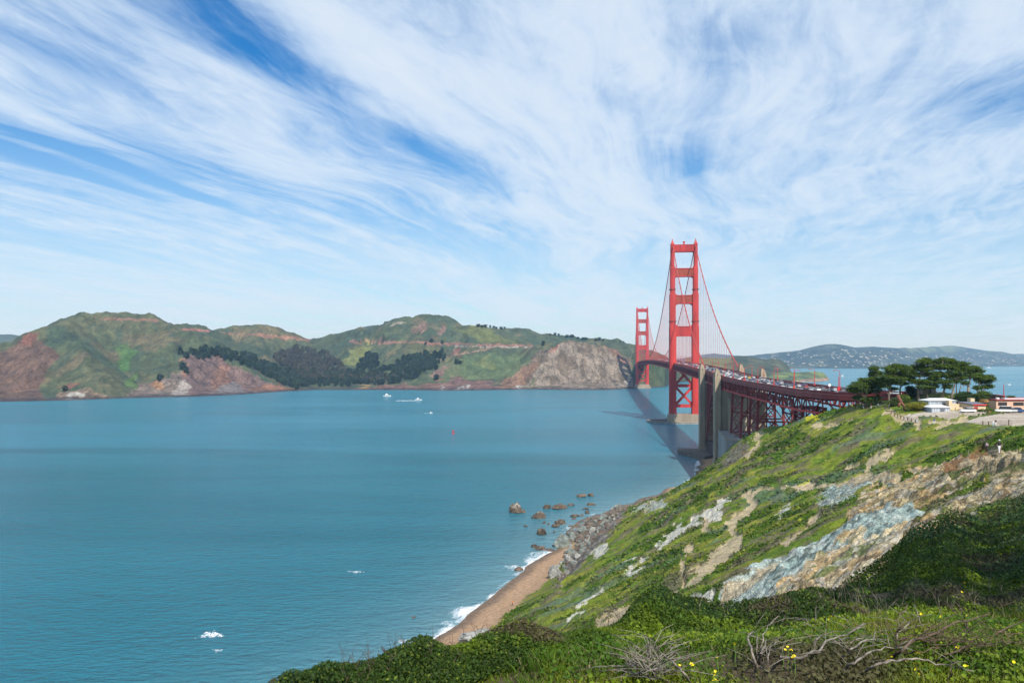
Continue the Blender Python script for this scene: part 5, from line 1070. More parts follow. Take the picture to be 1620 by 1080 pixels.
for i in range(7):
    y = -686 - 0 * i; p, e = FR[int(np.argmin([abs(f[0].y - y) for f in FR])) + 1 + i * 2] if int(np.argmin([abs(f[0].y - y) for f in FR])) + 1 + i * 2 < len(FR) else FR[-2]
    wv = to_world(p.x + e.x * random.choice(lanes), p.y + e.y * random.choice(lanes), p.z + .07); dirw = math.atan2(-e.y, e.x) ; k = random.choice(['silver', 'white', 'grey'])
    put_car(k, wv, -BA + math.atan2(e.y, e.x), f'{k} car on the curved bridge approach behind the cypresses', f'{k} cars on the bridge approach')
tzc = 28.66
put_car('white', to_world(-12, -520, tzc), 1.1, 'white car parked alone at the corner of the concrete terrace'); put_car('white van', to_world(-7, -455, tzc), -1.2, 'white van parked against the pylon on the concrete terrace'); put_car('white', to_world(6, -512, tzc), -1.4, 'white car parked under the red viaduct legs'); put_car('silver', to_world(12, -516, tzc), -1.4, 'silver car parked under the red viaduct legs')

# ------------------------------------------------------------------ rocks and boulders
def rock(px, rb, wpx, hpx, m, label, name='rock', group=None, seed=0, depth=.8, water=True):
    if water: Y = EYE * F / (rb - HZ); p = Vector(((px - CX) / F * Y, Y, 0))
    else: p = hit(hill_grid, px, rb, 190); Y = p.y
    rx = wpx / 2 * Y / F; view = (EYE - p.z) / Y; hz_ = max(.35, (hpx * Y / F - 2 * rx * depth * view * .55)); hz_ = max(hz_, rx * .35)
    bm = bmesh.new(); bmesh.ops.create_icosphere(bm, subdivisions=4, radius=1.0); co = np.array([v.co[:] for v in bm.verts]); rg = np.random.default_rng(seed + 1000)
    for k in range(16):                                   # chop facets
        n_ = rg.normal(size=3); n_ /= np.linalg.norm(n_); d_ = rg.uniform(.62, .92); ex = np.maximum(co @ n_ - d_, 0); co -= ex[:, None] * n_
    f1 = fbm(co[:, 0] * 2.2 + seed, co[:, 1] * 2.2 + co[:, 2] * 1.7, 4, seed); f2 = fbm(co[:, 0] * 6 + seed, co[:, 2] * 6 + co[:, 1] * 4, 3, seed + 5); co *= (1 + .20 * f1 + .12 * f2)[:, None]
    co[:, 2] = np.where(co[:, 2] > 0, co[:, 2], co[:, 2] * .6); co[:, 0] *= rx * 1.05; co[:, 1] *= rx * depth; co[:, 2] *= hz_
    for v, c_ in zip(bm.verts, co): v.co = c_
    me = bpy.data.meshes.new(name); bm.to_mesh(me); bm.free(); me.materials.append(m); me.polygons.foreach_set('use_smooth', np.zeros(len(me.polygons), bool))
    o = bpy.data.objects.new(name, me); C.objects.link(o); o.location = (p.x, p.y + rx * depth * .6, p.z + (.1 if water else .12 * hz_)); o.rotation_euler = (0, 0, random.uniform(-.3, .3)); tag(o, label, 'rock', group); return o
RK = [(815, 811, 29, 18, 'guano', 'largest sea rock with a white guano top, farthest from shore'), (865, 804.5, 13, 8, 'guano', 'pale humped rock at the left end of the double sea rock'), (884, 805, 26, 9, 'guano', 'long brown sea rock with pale top joined in a pair'), (904, 799.3, 11, 3.5, 'rock_wet', 'low flat dark rock right of the long brown sea rock'), (852, 820, 21, 12, 'guano', 'cone shaped rock with pale streaks below the largest sea rock'), (843, 819.5, 7, 4, 'rock_wet', 'small dark rock touching the left side of the cone shaped rock'),
      (919.5, 786, 17, 7, 'rock_wet', 'brown dome rock farthest out toward the bridge'), (935, 784.5, 11, 4.5, 'rock_wet', 'smaller dark rock right of the farthest brown dome'), (935, 799, 14, 5, 'rock_wet', 'brown rock with a low flat crest near the far beach end'), (927, 805.3, 12, 2.6, 'rock_wet', 'thin dark reef strip just above the surf'), (887, 829.5, 16, 10, 'rock_wet', 'square brown rock standing at the edge of the surf'), (879, 833.5, 13, 5, 'rock_wet', 'low black rock below the square brown rock'),
      (857.5, 845.5, 16, 12, 'rock_wet', 'dark tooth shaped rock standing alone in calm water'), (831, 833, 7, 4, 'rock_wet', 'tiny dark rock left of the tooth shaped rock'), (855, 869.8, 19, 8, 'rock_wet', 'brown flat rock at the upper end of the sand'), (845, 866, 9, 6, 'rock_wet', 'black rock at the sea end of the brown flat rock'), (860.5, 828, 6, 4, 'rock_wet', 'small black rock between the cone and square rocks'), (868, 829.5, 5, 2.6, 'rock_wet', 'smallest rock right of a small black one'), (909, 817, 15, 5.5, 'rock_wet', 'black rocks ridge in the surf near the boulders'), (929, 812.3, 8, 5.5, 'rock_wet', 'rounded dark rock at the top of the surf'), (921, 815.5, 7, 4, 'rock_wet', 'dark rock left of the rounded surf top rock'), (908, 821, 6, 3.5, 'rock_wet', 'small rock surrounded by white surf'), (903, 833, 9, 3, 'rock_brown', 'flat reddish rock awash in the white surf'), (821, 903, 14, 8, 'rock_wet', 'brown rock awash by itself in the breaker off the sand'), (877, 842, 4, 2.5, 'rock_wet', 'tiny rock left of the big green boulder'),
      (654, 1036, 30, 17, 'rock_brown', 'grey rock in the surf just above the shrubs'), (664, 1016, 6, 4, 'rock_wet', 'small brown rock in the foam above the grey surf rock'), (654, 977, 7, 3, 'rock_wet', 'little dark rock with spray off the near beach')]
for i, (a, rb, wd, hg, mk_, lb) in enumerate(RK): rock(a, rb, wd, hg, M[mk_], lb, seed=i * 7 + 3)
BL = [(890, 865, 29, 22, 'rock_green', 'biggest grey green boulder between the sand and the rock fall'), (904, 852, 13, 15, 'rock_green', 'upright boulder behind the biggest green boulder'), (899, 889, 18, 12, 'rock_pale', 'pale angular boulder on the upper sand'), (876, 913, 20, 19, 'rock_pale', 'large pale cracked boulder nearest on the sand'), (871, 872, 18, 6, 'rock_brown', 'flat brown boulder at the top of the sand'), (913, 882, 13, 9, 'rock_pale', 'leaning pale slab against the cliff foot'), (961, 815, 11, 7, 'rock_brown', 'brown boulder highest up the shore at the cliff end'), (954, 821, 13, 8, 'rock_green', 'grey boulder next to the highest brown boulder'), (942, 824, 13, 8, 'rock_brown', 'brown boulder leading the row above the surf'), (933, 834, 19, 10, 'rock_brown', 'wide brown boulder mid way along the rock fall'), (937, 841, 11, 9, 'rock_pale', 'pale boulder below the wide brown boulder'), (922, 842, 17, 11, 'rock_green', 'grey boulder meeting the surf'), (916, 855, 14, 12, 'rock_brown', 'dark boulder right of the upright boulder'), (902, 874, 15, 8, 'rock_green', 'low green slab behind the pale angular boulder'), (755, 1012, 56, 18, 'rock_pale', 'broad grey outcrop just beyond the shrubs above the sand')]
for i, (a, rb, wd, hg, mk_, lb) in enumerate(BL): rock(a, rb, wd, hg, M[mk_], lb, 'boulder', seed=300 + i * 11, water=False)
protoR = [rock(900, 880, 8, 6, M[k], '', 'boulder', seed=600 + i, water=False) for i, k in enumerate(('rock_green', 'rock_pale', 'rock_brown'))]
for o in protoR: C.objects.unlink(o)
line = [(978, 805), (966, 812), (950, 826), (934, 842), (920, 856), (912, 868), (903, 884), (893, 897), (884, 908), (878, 918)]
for i in range(210):
    t_ = random.uniform(0, len(line) - 1.001); k = int(t_); f = t_ - k; a = line[k][0] * (1 - f) + line[k + 1][0] * f + random.gauss(0, 8); r_ = line[k][1] * (1 - f) + line[k + 1][1] * f + random.gauss(0, 5)
    p = hit(hill_grid, a, r_, 190); 
    if p.z < .3: continue
    kd = random.choices((0, 1, 2), (3, 3, 4))[0]; o = protoR[kd].copy(); C.objects.link(o); s = random.uniform(.35, 1.05); o.location = p; o.scale = (s * random.uniform(.8, 1.3), s, s * random.uniform(.7, 1.2)); o.rotation_euler = (random.uniform(-.4, .4), random.uniform(-.4, .4), random.uniform(0, 6.3)); o.name = 'boulder'
    tag(o, f'small {("grey green", "pale grey", "brown")[kd]} boulder in the rock fall at the cliff foot', 'rock', f'small {("grey green", "pale", "brown")[kd]} boulders at the cliff foot')
for i in range(70):                                     # loose blocks on the slide
    a, r_ = random.uniform(1150, 1520), random.uniform(770, 945)
    if not bool(in_poly(np.array([a]), np.array([r_]), random.choice((slide, tanarea)))[0]): continue
    p = hit(hill_grid, a, r_, 50); o = protoR[random.choice((0, 1))].copy(); C.objects.link(o); s = random.uniform(.06, .28); o.location = p; o.scale = (s, s * random.uniform(.7, 1.2), s * random.uniform(.7, 1.2)); o.rotation_euler = tuple(random.uniform(0, 6) for _ in range(3)); o.name = 'boulder'; tag(o, 'loose pale block lying on the bare rock slide', 'rock', 'loose blocks on the rock slide')
# ------------------------------------------------------------------ cypresses and bushes on the plateau
def cypress(base, path, pads, label, bark='bark', rad=.42, name='cypress_tree', cat='tree', Yfix=None, colr=(.056, .098, .018), dens=1.0, thin=False):
    p0 = hit(hill_grid, base[0], base[1], 200); Y = Yfix or p0.y
    Y = min(max(Y, 235), 300); gx = (base[0] - CX) / F * Y; gz = hill_z(gx, Y)
    e = empty(name, (gx, Y, gz)); tag(e, label, cat); W3 = lambda a, r_, dy=0: Vector(((a - CX) / F * (Y + dy), Y + dy, EYE + (Y + dy) * (HZ - r_) / F)) - Vector((gx, Y, gz))
    if path:
        pts_ = [Vector((0, 0, -.8))] + [W3(a, r_, random.uniform(-.4, .4)) for a, r_ in path]; q = MB(); rr = [rad * (1 - .75 * i / (len(pts_) - 1)) for i in range(len(pts_))]; rr[0] *= 1.5
        q.tube(pts_, rr, 9)
        for (a, r_, w_, h_) in pads:
            c_ = W3(a, r_ + h_ * .3, random.uniform(-1.5, 1.5)); k = min(range(1, len(pts_)), key=lambda i: (pts_[i] - c_).length + max(0, pts_[i].z - c_.z) * 1.5); s0 = pts_[k]
            md = (s0 + c_) / 2 + Vector((random.uniform(-.3, .3), random.uniform(-.3, .3), -.25)); q.tube([s0, md, c_], [rad * .34, rad * .24, .05], 5)
            for _ in range(2):
                e2 = c_ + Vector((random.uniform(-1, 1) * w_ / 2, random.uniform(-1, 1) * w_ / 2, random.uniform(-.2, .6) * h_)) * (Y / F) * .8; q.tube([md, (md + e2) / 2, e2], [.11, .07, .03], 4)
        q.build('trunk', M[bark], e, smooth=True)
    V = []; cols_ = []
    for (a, r_, w_, h_) in pads:
        h_ *= 1.35; w_ *= 1.08; s = Y / F; c_ = np.array(W3(a, r_, random.gauss(0, 1.4 if path else .8))); n = int((120 + w_ * h_ * 7.0) * dens); nc = max(4, int(n / 28)); u_ = rng.normal(size=(nc, 3)); u_ /= np.linalg.norm(u_, axis=1)[:, None]; u_ *= rng.uniform(.45, 1.08, (nc, 1))
        cc_ = c_ + u_ * np.array([w_ / 2 * s, w_ / 2 * s * .85, h_ / 2 * s]); sub = rng.integers(0, nc, n); pp = cc_[sub] + rng.normal(size=(n, 3)) * np.array([.50, .50, .17]); V.append(pp)
        tone = rng.uniform(.65, 1.45, nc)[sub] * rng.uniform(.75, 1.25, n); cols_.append(np.array(colr) * tone[:, None] * np.array([1.1, 1, .85]))
    V = np.concatenate(V); vv, ff = leaf_quads(V, np.full(len(V), .44), flat=.3, asp=.55)
    np_mesh('crown', vv, ff, [M['leaf']], e, cols=np.clip(np.concatenate(cols_), 0, 1)); return e
cypress((1371, 645), [(1369, 628), (1375, 612), (1383, 596), (1386, 582)], [(1357, 612, 26, 12), (1352, 617, 18, 7), (1370, 605, 28, 11), (1383, 601, 22, 10), (1389, 607, 20, 11), (1376, 617, 32, 9), (1383, 583, 13, 6), (1389, 590, 16, 6), (1381, 592, 11, 8), (1362, 629, 22, 7), (1384, 630, 18, 8), (1373, 633, 18, 7), (1348, 616, 10, 4)], 'windswept cypress leftmost of the grove with a ragged top spire')
cypress((1407, 640), [(1406, 626), (1410, 608), (1415, 590)], [(1408, 585, 20, 8), (1418, 580, 22, 7), (1430, 583, 18, 7), (1404, 596, 22, 7), (1416, 592, 26, 8), (1400, 604, 20, 7), (1399, 610, 16, 5), (1412, 604, 20, 7), (1424, 600, 20, 7), (1414, 615, 14, 4)], 'flat topped cypress second in the grove beside the ragged leftmost one')
cypress((1424, 632), [(1424, 614), (1429, 598), (1434, 590)], [(1429, 590, 20, 7), (1439, 588, 18, 8), (1434, 597, 22, 7), (1428, 606, 16, 5), (1442, 600, 14, 6)], 'slender cypress squeezed between the flat topped one and its taller neighbour', rad=.32)
cypress((1453, 635), [(1452, 614), (1455, 597), (1459, 578)], [(1461, 573, 20, 7), (1465, 569, 13, 5), (1452, 580, 19, 7), (1462, 584, 20, 8), (1450, 592, 18, 6), (1465, 592, 12, 6), (1456, 603, 16, 5), (1447, 604, 10, 4)], 'tall straight cypress at the left of the white roofed sheds')
cypress((1469, 633), [(1466, 622), (1463, 613), (1470, 603)], [(1466, 605, 26, 6), (1460, 612, 20, 5), (1475, 611, 16, 5)], 'short leaning cypress in front of the small tan hut', rad=.3)
cypress((1488, 631), [(1494, 616), (1490, 600), (1486, 582)], [(1480, 573, 22, 6), (1492, 570, 22, 6), (1503, 571, 20, 6), (1478, 582, 18, 6), (1492, 580, 26, 7), (1508, 579, 22, 7), (1478, 592, 14, 6), (1490, 592, 22, 7), (1478, 598, 22, 5), (1492, 604, 26, 6)], 'largest cypress in the middle of the grove with the broadest flat crown', 'bark_pale')
cypress((1504, 631), [(1508, 617), (1512, 604), (1516, 590)], [(1520, 576, 20, 6), (1525, 582, 17, 6), (1512, 587, 22, 7), (1506, 596, 20, 6), (1511, 603, 16, 5), (1500, 611, 14, 5)], 'cypress with a pale leaning trunk over the white sheds', 'bark_pale')
cypress((1513, 627), [(1513, 612), (1514, 598)], [(1514, 593, 12, 5), (1518, 597, 10, 4)], 'thin straight cypress just right of the pale leaning trunk', rad=.2)
cypress((1516, 627), [(1519, 614), (1521, 602)], [(1522, 598, 11, 5), (1527, 605, 8, 4)], 'thin slanting cypress above the round green bush', rad=.2)
cypress((1531, 624), [(1532, 610), (1535, 598), (1538, 586)], [(1540, 582, 22, 6), (1549, 586, 17, 6), (1531, 588, 18, 6), (1539, 593, 26, 7), (1528, 596, 16, 5), (1526, 606, 8, 3)], 'cypress with a bare thick trunk behind the chimney block', 'bark_pale', .5)
cypress((1546, 638), [(1547, 622), (1549, 608), (1550, 599)], [(1548, 597, 20, 8), (1560, 597, 20, 6), (1569, 600, 9, 4), (1556, 604, 20, 6), (1562, 611, 14, 6), (1545, 613, 9, 4), (1556, 613, 12, 5), (1558, 622, 15, 5), (1552, 628, 16, 4), (1544, 625, 8, 2)], 'rightmost cypress of the grove with low separate branches', 'bark_pale', .45)
bush = dict(path=None, name='bush', cat='bush')
cypress((1525, 640), None, [(1522, 631, 22, 15), (1527, 624, 16, 8), (1516, 634, 12, 9)], 'round dark green bush right of the white sheds', name='bush', cat='bush', colr=(.035, .068, .022)); cypress((1537, 641), None, [(1534, 633, 18, 13), (1540, 632, 10, 12)], 'round dark green bush beside the chimney block', name='bush', cat='bush', colr=(.030, .060, .022))
cypress((1431, 638), None, [(1430, 631, 17, 10), (1427, 634, 10, 6)], 'bright green bush behind the rusty leaning trunk', name='bush', cat='bush', colr=(.085, .14, .03)); cypress((1443, 629), None, [(1443, 620, 20, 10), (1440, 614, 12, 5)], 'dark shrub between the tall cypress and the flat topped ones', name='bush', cat='bush', colr=(.028, .052, .017))
cypress((1415, 642), None, [(1413, 638, 20, 8), (1420, 634, 12, 8)], 'grey green bush at the left of the rusty leaning trunk', name='bush', cat='bush', colr=(.06, .095, .03)); cypress((1452, 648), None, [(1448, 643, 26, 7), (1458, 641, 14, 8)], 'yellow green bush mound beside the path fence', name='bush', cat='bush', colr=(.14, .15, .022)); cypress((1595, 632), None, [(1600, 628, 10, 3)], 'low bush behind the peach building roof', name='bush', cat='bush')

# tall unseen cypress, added behind the viewpoint to cast shade on the ivy bank
gz = float(kz(np.array([17.0]), np.array([-6.0]))[0]); e = empty('cypress_tree', (17, -6, gz)); tag(e, 'unseen tall cypress added behind the viewpoint to shade the ivy bank', 'tree'); q = MB().tube([(0, 0, -.5), (.3, .2, 5), (.1, -.2, 11), (.4, .3, 19)], [.8, .6, .5, .2], 10); V = []
for (x, y, z, r_, h_) in [(-4, 2, 13, 4, 1.4), (3, -3, 14, 4, 1.4), (-1, 4, 16, 4.5, 1.6), (4, 3, 16.5, 4, 1.4), (-5, -2, 17, 4, 1.5), (0, 0, 19, 5, 1.8), (-3, 4, 20, 4, 1.5), (4, -1, 20.5, 4, 1.5), (0, 1, 23, 4, 1.6), (6, 2, 18, 3, 1.2), (-7, 2, 15.5, 3, 1.2), (1, 6, 14, 3, 1.2)]:
    q.tube([(.2, 0, z - 4), (x * .5, y * .5, z - 1.6), (x, y, z)], [.25, .18, .06], 6); n = 210; u_ = rng.normal(size=(n, 3)); u_ /= np.linalg.norm(u_, axis=1)[:, None]; V.append(np.array((x, y, z)) + u_ * rng.uniform(.2, 1, (n, 1)) ** .5 * np.array([r_, r_, h_]))
q.build('trunk', M['bark'], e, smooth=True); V = np.concatenate(V); vv, ff = leaf_quads(V, np.full(len(V), .55), flat=.3, asp=.6); np_mesh('crown', vv, ff, [M['leaf']], e, cols=np.array((.05, .085, .018)) * rng.uniform(.6, 1.4, (len(V), 1)))
# ------------------------------------------------------------------ buildings
BY = 258.0
def bx(a, Y=BY): return (a - CX) / F * Y
def bz(r_, Y=BY): return EYE + Y * (HZ - r_) / F
e = empty('maintenance_building', (bx(1605), BY, 63.4)); tag(e, 'long peach building with two barred windows and a dark red roof edge', 'building')
o_ = Vector(e.location); G_ = lambda: MB(o_)
x0, x1 = bx(1576), bx(1665); z1 = bz(633.4)
G_().box((x0, BY, 62), (x1, BY + 4, z1)).build('wall', M['peach'], e); rf = G_().box((x0 - .25, BY - .35, z1), (x1, BY + 4.3, z1 + .38)).build('roof', M['dkred'], e); G_().box((bx(1594), BY + 1.5, z1 + .381), (x1, BY + 3.6, z1 + .6)).build('roof_deck', M['white'], rf)
for a0, a1 in ((1579, 1593), (1603, 1619.5), (1632, 1648)):
    f = G_().box((bx(a0), BY - .06, bz(641.3)), (bx(a1), BY - .004, bz(636))).build('window', M['dkbrown'], e); q = G_()
    for k in range(6): q.box((bx(a0) + .12 + k * (bx(a1) - bx(a0)) / 6, BY - .09, bz(641)), (bx(a0) - .06 + (k + 1) * (bx(a1) - bx(a0)) / 6, BY - .062, bz(636.4)))
    q.build('pane', M['glass'], f)
MB(o_).tube([(bx(1581), BY + 1, z1 + .4), (bx(1581), BY + 1, z1 + .9)], .55, 10).build('vent', M['white'], e)
Y2 = 256.0; e = empty('store_building', (bx(1546, Y2), Y2, 63.4)); tag(e, 'small peach store with a red door and red roof fascia', 'building'); o_ = Vector(e.location)
x0, x1, xm = bx(1538.5, Y2), bx(1559.5, Y2), bx(1532.5, Y2); zt = bz(640.6, Y2)
G_().add([(x0, Y2, 62), (x1, Y2, 62), (x1, Y2 + 6, 62), (xm, Y2 + 6, 62), (x0, Y2, zt), (x1, Y2, zt), (x1, Y2 + 6, zt + .5), (xm, Y2 + 6, zt + .5)], [(0, 1, 5, 4), (1, 2, 6, 5), (2, 3, 7, 6), (3, 0, 4, 7)]).build('wall', M['cream'], e)
G_().add([(x0 - .3, Y2 - .3, zt + .001), (x1 + .2, Y2 - .3, zt + .001), (x1 + .2, Y2 + 6.2, zt + .55), (xm - .3, Y2 + 6.2, zt + .55)] + [(x0 - .3, Y2 - .3, zt + .25), (x1 + .2, Y2 - .3, zt + .25), (x1 + .2, Y2 + 6.2, zt + .85), (xm - .3, Y2 + 6.2, zt + .85)], [(3, 2, 1, 0), (4, 5, 6, 7), (0, 1, 5, 4), (1, 2, 6, 5), (2, 3, 7, 6), (3, 0, 4, 7)]).build('roof', M['roof_grey'], e)
G_().box((x0 - .05, Y2 - .38, zt - .1), (x1 + .25, Y2 - .305, zt + .3)).build('fascia', M['red'], e); dr = G_().box((bx(1541, Y2), Y2 - .08, 63.2), (bx(1547, Y2), Y2 - .004, bz(643.3, Y2))).build('door', M['red'], e); q = G_()
for k in range(3): q.box((bx(1541, Y2) + .12, Y2 - .11, 63.6 + k * .6), (bx(1547, Y2) - .12, Y2 - .082, 63.9 + k * .6))
q.build('panel', M['dkred'], dr)
G_().box((bx(1535.6, 262), 262, 62), (bx(1542, 262), 264, bz(630, 262))).build('chimney', M['cream'], e)
Y3 = 268.0; e = empty('ochre_shed', (bx(1559, Y3), Y3, 63.6)); tag(e, 'low shed with an ochre roof between the store and the long peach building', 'building'); o_ = Vector(e.location)
G_().box((bx(1549, Y3), Y3, 62), (bx(1572, Y3), Y3 + 6, bz(636, Y3))).build('wall', M['grey_wall'], e); G_().prism([(bx(1547, Y3), bz(635.9, Y3)), (bx(1573, Y3), bz(635.9, Y3)), (bx(1571, Y3), bz(632.4, Y3)), (bx(1550, Y3), bz(633.2, Y3))], 'y', Y3 - .5, Y3 + 6.5).build('roof', M['ochre'], e)
G_().box((bx(1551, Y3), Y3 - .06, bz(646, Y3)), (bx(1566, Y3), Y3 - .004, bz(638.5, Y3))).build('door', M['dkbrown'], e)
Y4 = 280.0; e = empty('dark_shed', (bx(1582, Y4), Y4, 63.6)); tag(e, 'dark brown shed with a slanting roof behind the long peach building', 'building'); o_ = Vector(e.location)
G_().prism([(bx(1575, Y4), 62), (bx(1590, Y4), 62), (bx(1590, Y4), bz(626.3, Y4)), (bx(1575, Y4), bz(624.6, Y4))], 'y', Y4, Y4 + 6).build('wall', M['dkbrown'], e); G_().prism([(bx(1574.5, Y4), bz(624.6, Y4)), (bx(1591, Y4), bz(626.4, Y4)), (bx(1591, Y4), bz(625.6, Y4)), (bx(1574.5, Y4), bz(623.8, Y4))], 'y', Y4 - .4, Y4 + 6.4).build('roof', M['dkred'], e); G_().box((bx(1579, Y4), Y4 - .06, bz(630.5, Y4)), (bx(1584, Y4), Y4 - .004, bz(627, Y4))).build('window', M['glass'], e)
Y5 = 290.0; e = empty('red_roof_building', (bx(1620, Y5), Y5, 63.5)); tag(e, 'low building with a long red roof at the far right behind the peach one', 'building'); o_ = Vector(e.location)
G_().box((bx(1601, Y5), Y5, 61), (bx(1660, Y5), Y5 + 3, bz(631, Y5))).build('wall', M['cream'], e); G_().prism([(bx(1600, Y5), bz(631, Y5)), (bx(1662, Y5), bz(631, Y5)), (bx(1660, Y5), bz(629, Y5)), (bx(1604, Y5), bz(629.4, Y5))], 'y', Y5 - .4, Y5 + 3.4).build('roof', M['red'], e); G_().box((bx(1606, Y5), Y5 - .06, bz(634, Y5)), (bx(1609, Y5), Y5 - .004, bz(631.6, Y5))).build('window', M['glass'], e)
def white_shed(a0, a1, rb, rt, rr, Y, label):
    e = empty('white_shed', (bx((a0 + a1) / 2, Y), Y, bz(rb, Y))); tag(e, label, 'shed'); o_ = Vector(e.location); q = MB(o_); x0, x1 = bx(a0, Y), bx(a1, Y); zb, zw, zr = 62.5, bz(rr, Y), bz(rt, Y)
    q.box((x0, Y, zb), (x1, Y + 6, zw)).build('wall', M['grey_wall'], e); xr0, xr1 = x0 + (x1 - x0) * .2, x1 - (x1 - x0) * .22
    MB(o_).add([(x0 - .4, Y - .4, zw), (x1 + .4, Y - .4, zw), (x1 + .4, Y + 6.4, zw), (x0 - .4, Y + 6.4, zw), (xr0, Y + 3, zr), (xr1, Y + 3, zr)], [(0, 1, 5, 4), (1, 2, 5), (2, 3, 4, 5), (3, 0, 4), (3, 2, 1, 0)]).build('roof', M['white'], e)
    MB(o_).box(((x0 + x1) / 2 - .2, Y - .06, zb), ((x0 + x1) / 2 + 1.2, Y - .003, zw - .3)).build('door', M['roof_grey'], e)
    q = MB(o_)
    for k in range(7): xx = x0 + (x1 - x0) * (k + .5) / 7; q.box((xx - .05, Y - .05, zb), (xx + .05, Y - .002, zw - .02))
    q.build('post', M['white'], e)
white_shed(1469, 1513, 642, 630, 633.6, 264, 'longer white roofed shed under the cypresses, uphill of its twin'); white_shed(1474, 1503, 649, 640.5, 644.5, 255, 'shorter white roofed shed in front at the dirt lot edge')
Y6 = 257.0; e = empty('step_wall', (bx(1513, Y6), Y6, 63.4)); tag(e, 'stepped peach masonry wall between white sheds and parked white car', 'wall'); o_ = Vector(e.location); q = MB(o_)
for a0, a1, rt in ((1503, 1512, 643), (1512, 1517, 634.5), (1517, 1524, 639.5), (1524, 1532.5, 640)): q.box((bx(a0, Y6), Y6 + (4 if rt < 641 else 0), 62), (bx(a1, Y6), Y6 + (6 if rt < 641 else 2), bz(rt, Y6)))
q.build('masonry', M['cream'], e); MB(o_).box((bx(1515, Y6), Y6 - .06, bz(649, Y6)), (bx(1520, Y6), Y6 - .003, bz(646.5, Y6))).build('hatch', M['ochre'], e); MB(o_).box((bx(1511, Y6), Y6 - .0, 62), (bx(1523, Y6), Y6 + 2, bz(644.5, Y6))).build('block', M['cream'], e)
Y7 = 249.0; e = empty('planter', (bx(1574, Y7), Y7, 63.4)); tag(e, 'low cream planter with a red rim on the dirt lot', 'planter'); o_ = Vector(e.location)
MB(o_).box((bx(1564.5, Y7), Y7, 62.8), (bx(1584, Y7), Y7 + 1.5, bz(651.6, Y7))).build('box', M['cream'], e); MB(o_).box((bx(1564, Y7), Y7 - .1, bz(651.6, Y7)), (bx(1584.5, Y7), Y7 + 1.6, bz(650.8, Y7))).build('rim', M['red'], e)
Y8 = 288.0; e = empty('stone_hut', (bx(1472, Y8), Y8, 66)); tag(e, 'small tan stone hut with a dark doorway among the cypress trunks', 'hut'); o_ = Vector(e.location)
MB(o_).box((bx(1460, Y8), Y8, 64), (bx(1468, Y8), Y8 + 4, bz(616, Y8))).box((bx(1470.5, Y8), Y8, 64), (bx(1481, Y8), Y8 + 4, bz(614, Y8))).build('wall', M['concrete'], e); MB(o_).box((bx(1459.6, Y8), Y8 - .2, bz(616, Y8)), (bx(1468, Y8), Y8 + 4.2, bz(615.4, Y8))).box((bx(1470.2, Y8), Y8 - .2, bz(614, Y8)), (bx(1481.4, Y8), Y8 + 4.2, bz(613.3, Y8))).build('roof', M['concrete_grey'], e); MB(o_).box((bx(1471, Y8), Y8 - .05, bz(622, Y8)), (bx(1473.2, Y8), Y8 - .003, bz(615.5, Y8))).build('door', M['dkbrown'], e)
def tall_lamp(px, rb, rt, Y, label, boxm, arm, side=1):
    x, z0, z1 = bx(px, Y), bz(rb, Y), bz(rt, Y); e = empty('street_lamp', (x, Y, z0)); tag(e, label, 'street lamp'); h = z1 - z0
    MB().tube([(0, 0, -.3), (0, 0, h)], [.16, .10], 6).build('pole', M['orange'], e); MB().tube([(0, 0, h - .1), (side * arm * .5, 0, h + .12), (side * arm, 0, h)], .06, 5).build('arm', M['grey_wall'], e); MB().box((side * arm - .45, -.2, h - .15), (side * arm + .45, .2, h + .06), taper=.8).build('lamp_head', M['white'], e)
    if boxm: MB().box((-.5, -.4, -.3), (.5, .4, 1.3)).build('base_box', M[boxm], e)
tall_lamp(1326.5, 617, 595, 338, 'tall red lamp post with an orange box at its foot on the approach', 'red', 1.6); tall_lamp(1588, 628, 608, 272, 'tall red lamp post rising behind the long peach building', None, 1.9)
e = empty('round_sign', (bx(1312.3, 345), 345, 66.5)); tag(e, 'round white sign on a thin post beside the approach railing', 'sign'); MB().tube([(0, 0, -.2), (0, 0, bz(609, 345) - 66.5)], .06, 6).build('post', M['grey_wall'], e); MB().tube([(0, -.10, bz(609, 345) - 66.5), (0, -.06, bz(609, 345) - 66.5)], .62, 18).build('disc', M['white'], e)
def ground_car(k, a, r_, rz, label): p = hit(hill_grid, a, r_, 220); put_car(k, (p.x, p.y, hill_z(p.x, p.y) + .02), rz, label)
ground_car('white', 1531, 652.3, 1.45, 'white car parked by the red door of the peach store'); ground_car('white van', 1587, 652.3, 1.2, 'white van parked under the first barred window'); ground_car('silver', 1596, 652.6, 1.5, 'silver car parked between a white van and a dark blue car'); ground_car('dark blue', 1606, 652.4, 1.6, 'dark blue car parked under the second barred window')
# rusty leaning trunk and path fence
p = hit(hill_grid, 1431, 649, 200); W3 = lambda a, r_: Vector((bx(a, p.y), p.y, bz(r_, p.y)))
o = MB().tube([W3(1431, 650), W3(1430.5, 643), W3(1426, 637), (W3(1422, 630)), W3(1420.5, 624.5)], [.42, .40, .52, .62, .5], 9).tube([W3(1425, 636), W3(1422.5, 640), W3(1422, 644)], [.4, .45, .3], 7).build('leaning_snag', mat('rusty_dead_wood', (.17, .07, .04), .9, .3, 1.5, .05, 5), smooth=True); tag(o, 'rusty brown dead trunk leaning at the end of the path', 'tree trunk')
fn_ = [(1410, 655), (1415, 657.5), (1420, 660), (1425, 662), (1430, 664), (1436, 665.5), (1442, 667), (1448, 668.5)]
hp = [hit(hill_grid, a, r_, 190) for a, r_ in fn_]; e = empty('path_fence', hp[0]); tag(e, 'low wooden post fence along the pale path above the slope', 'fence'); o_ = Vector(e.location)
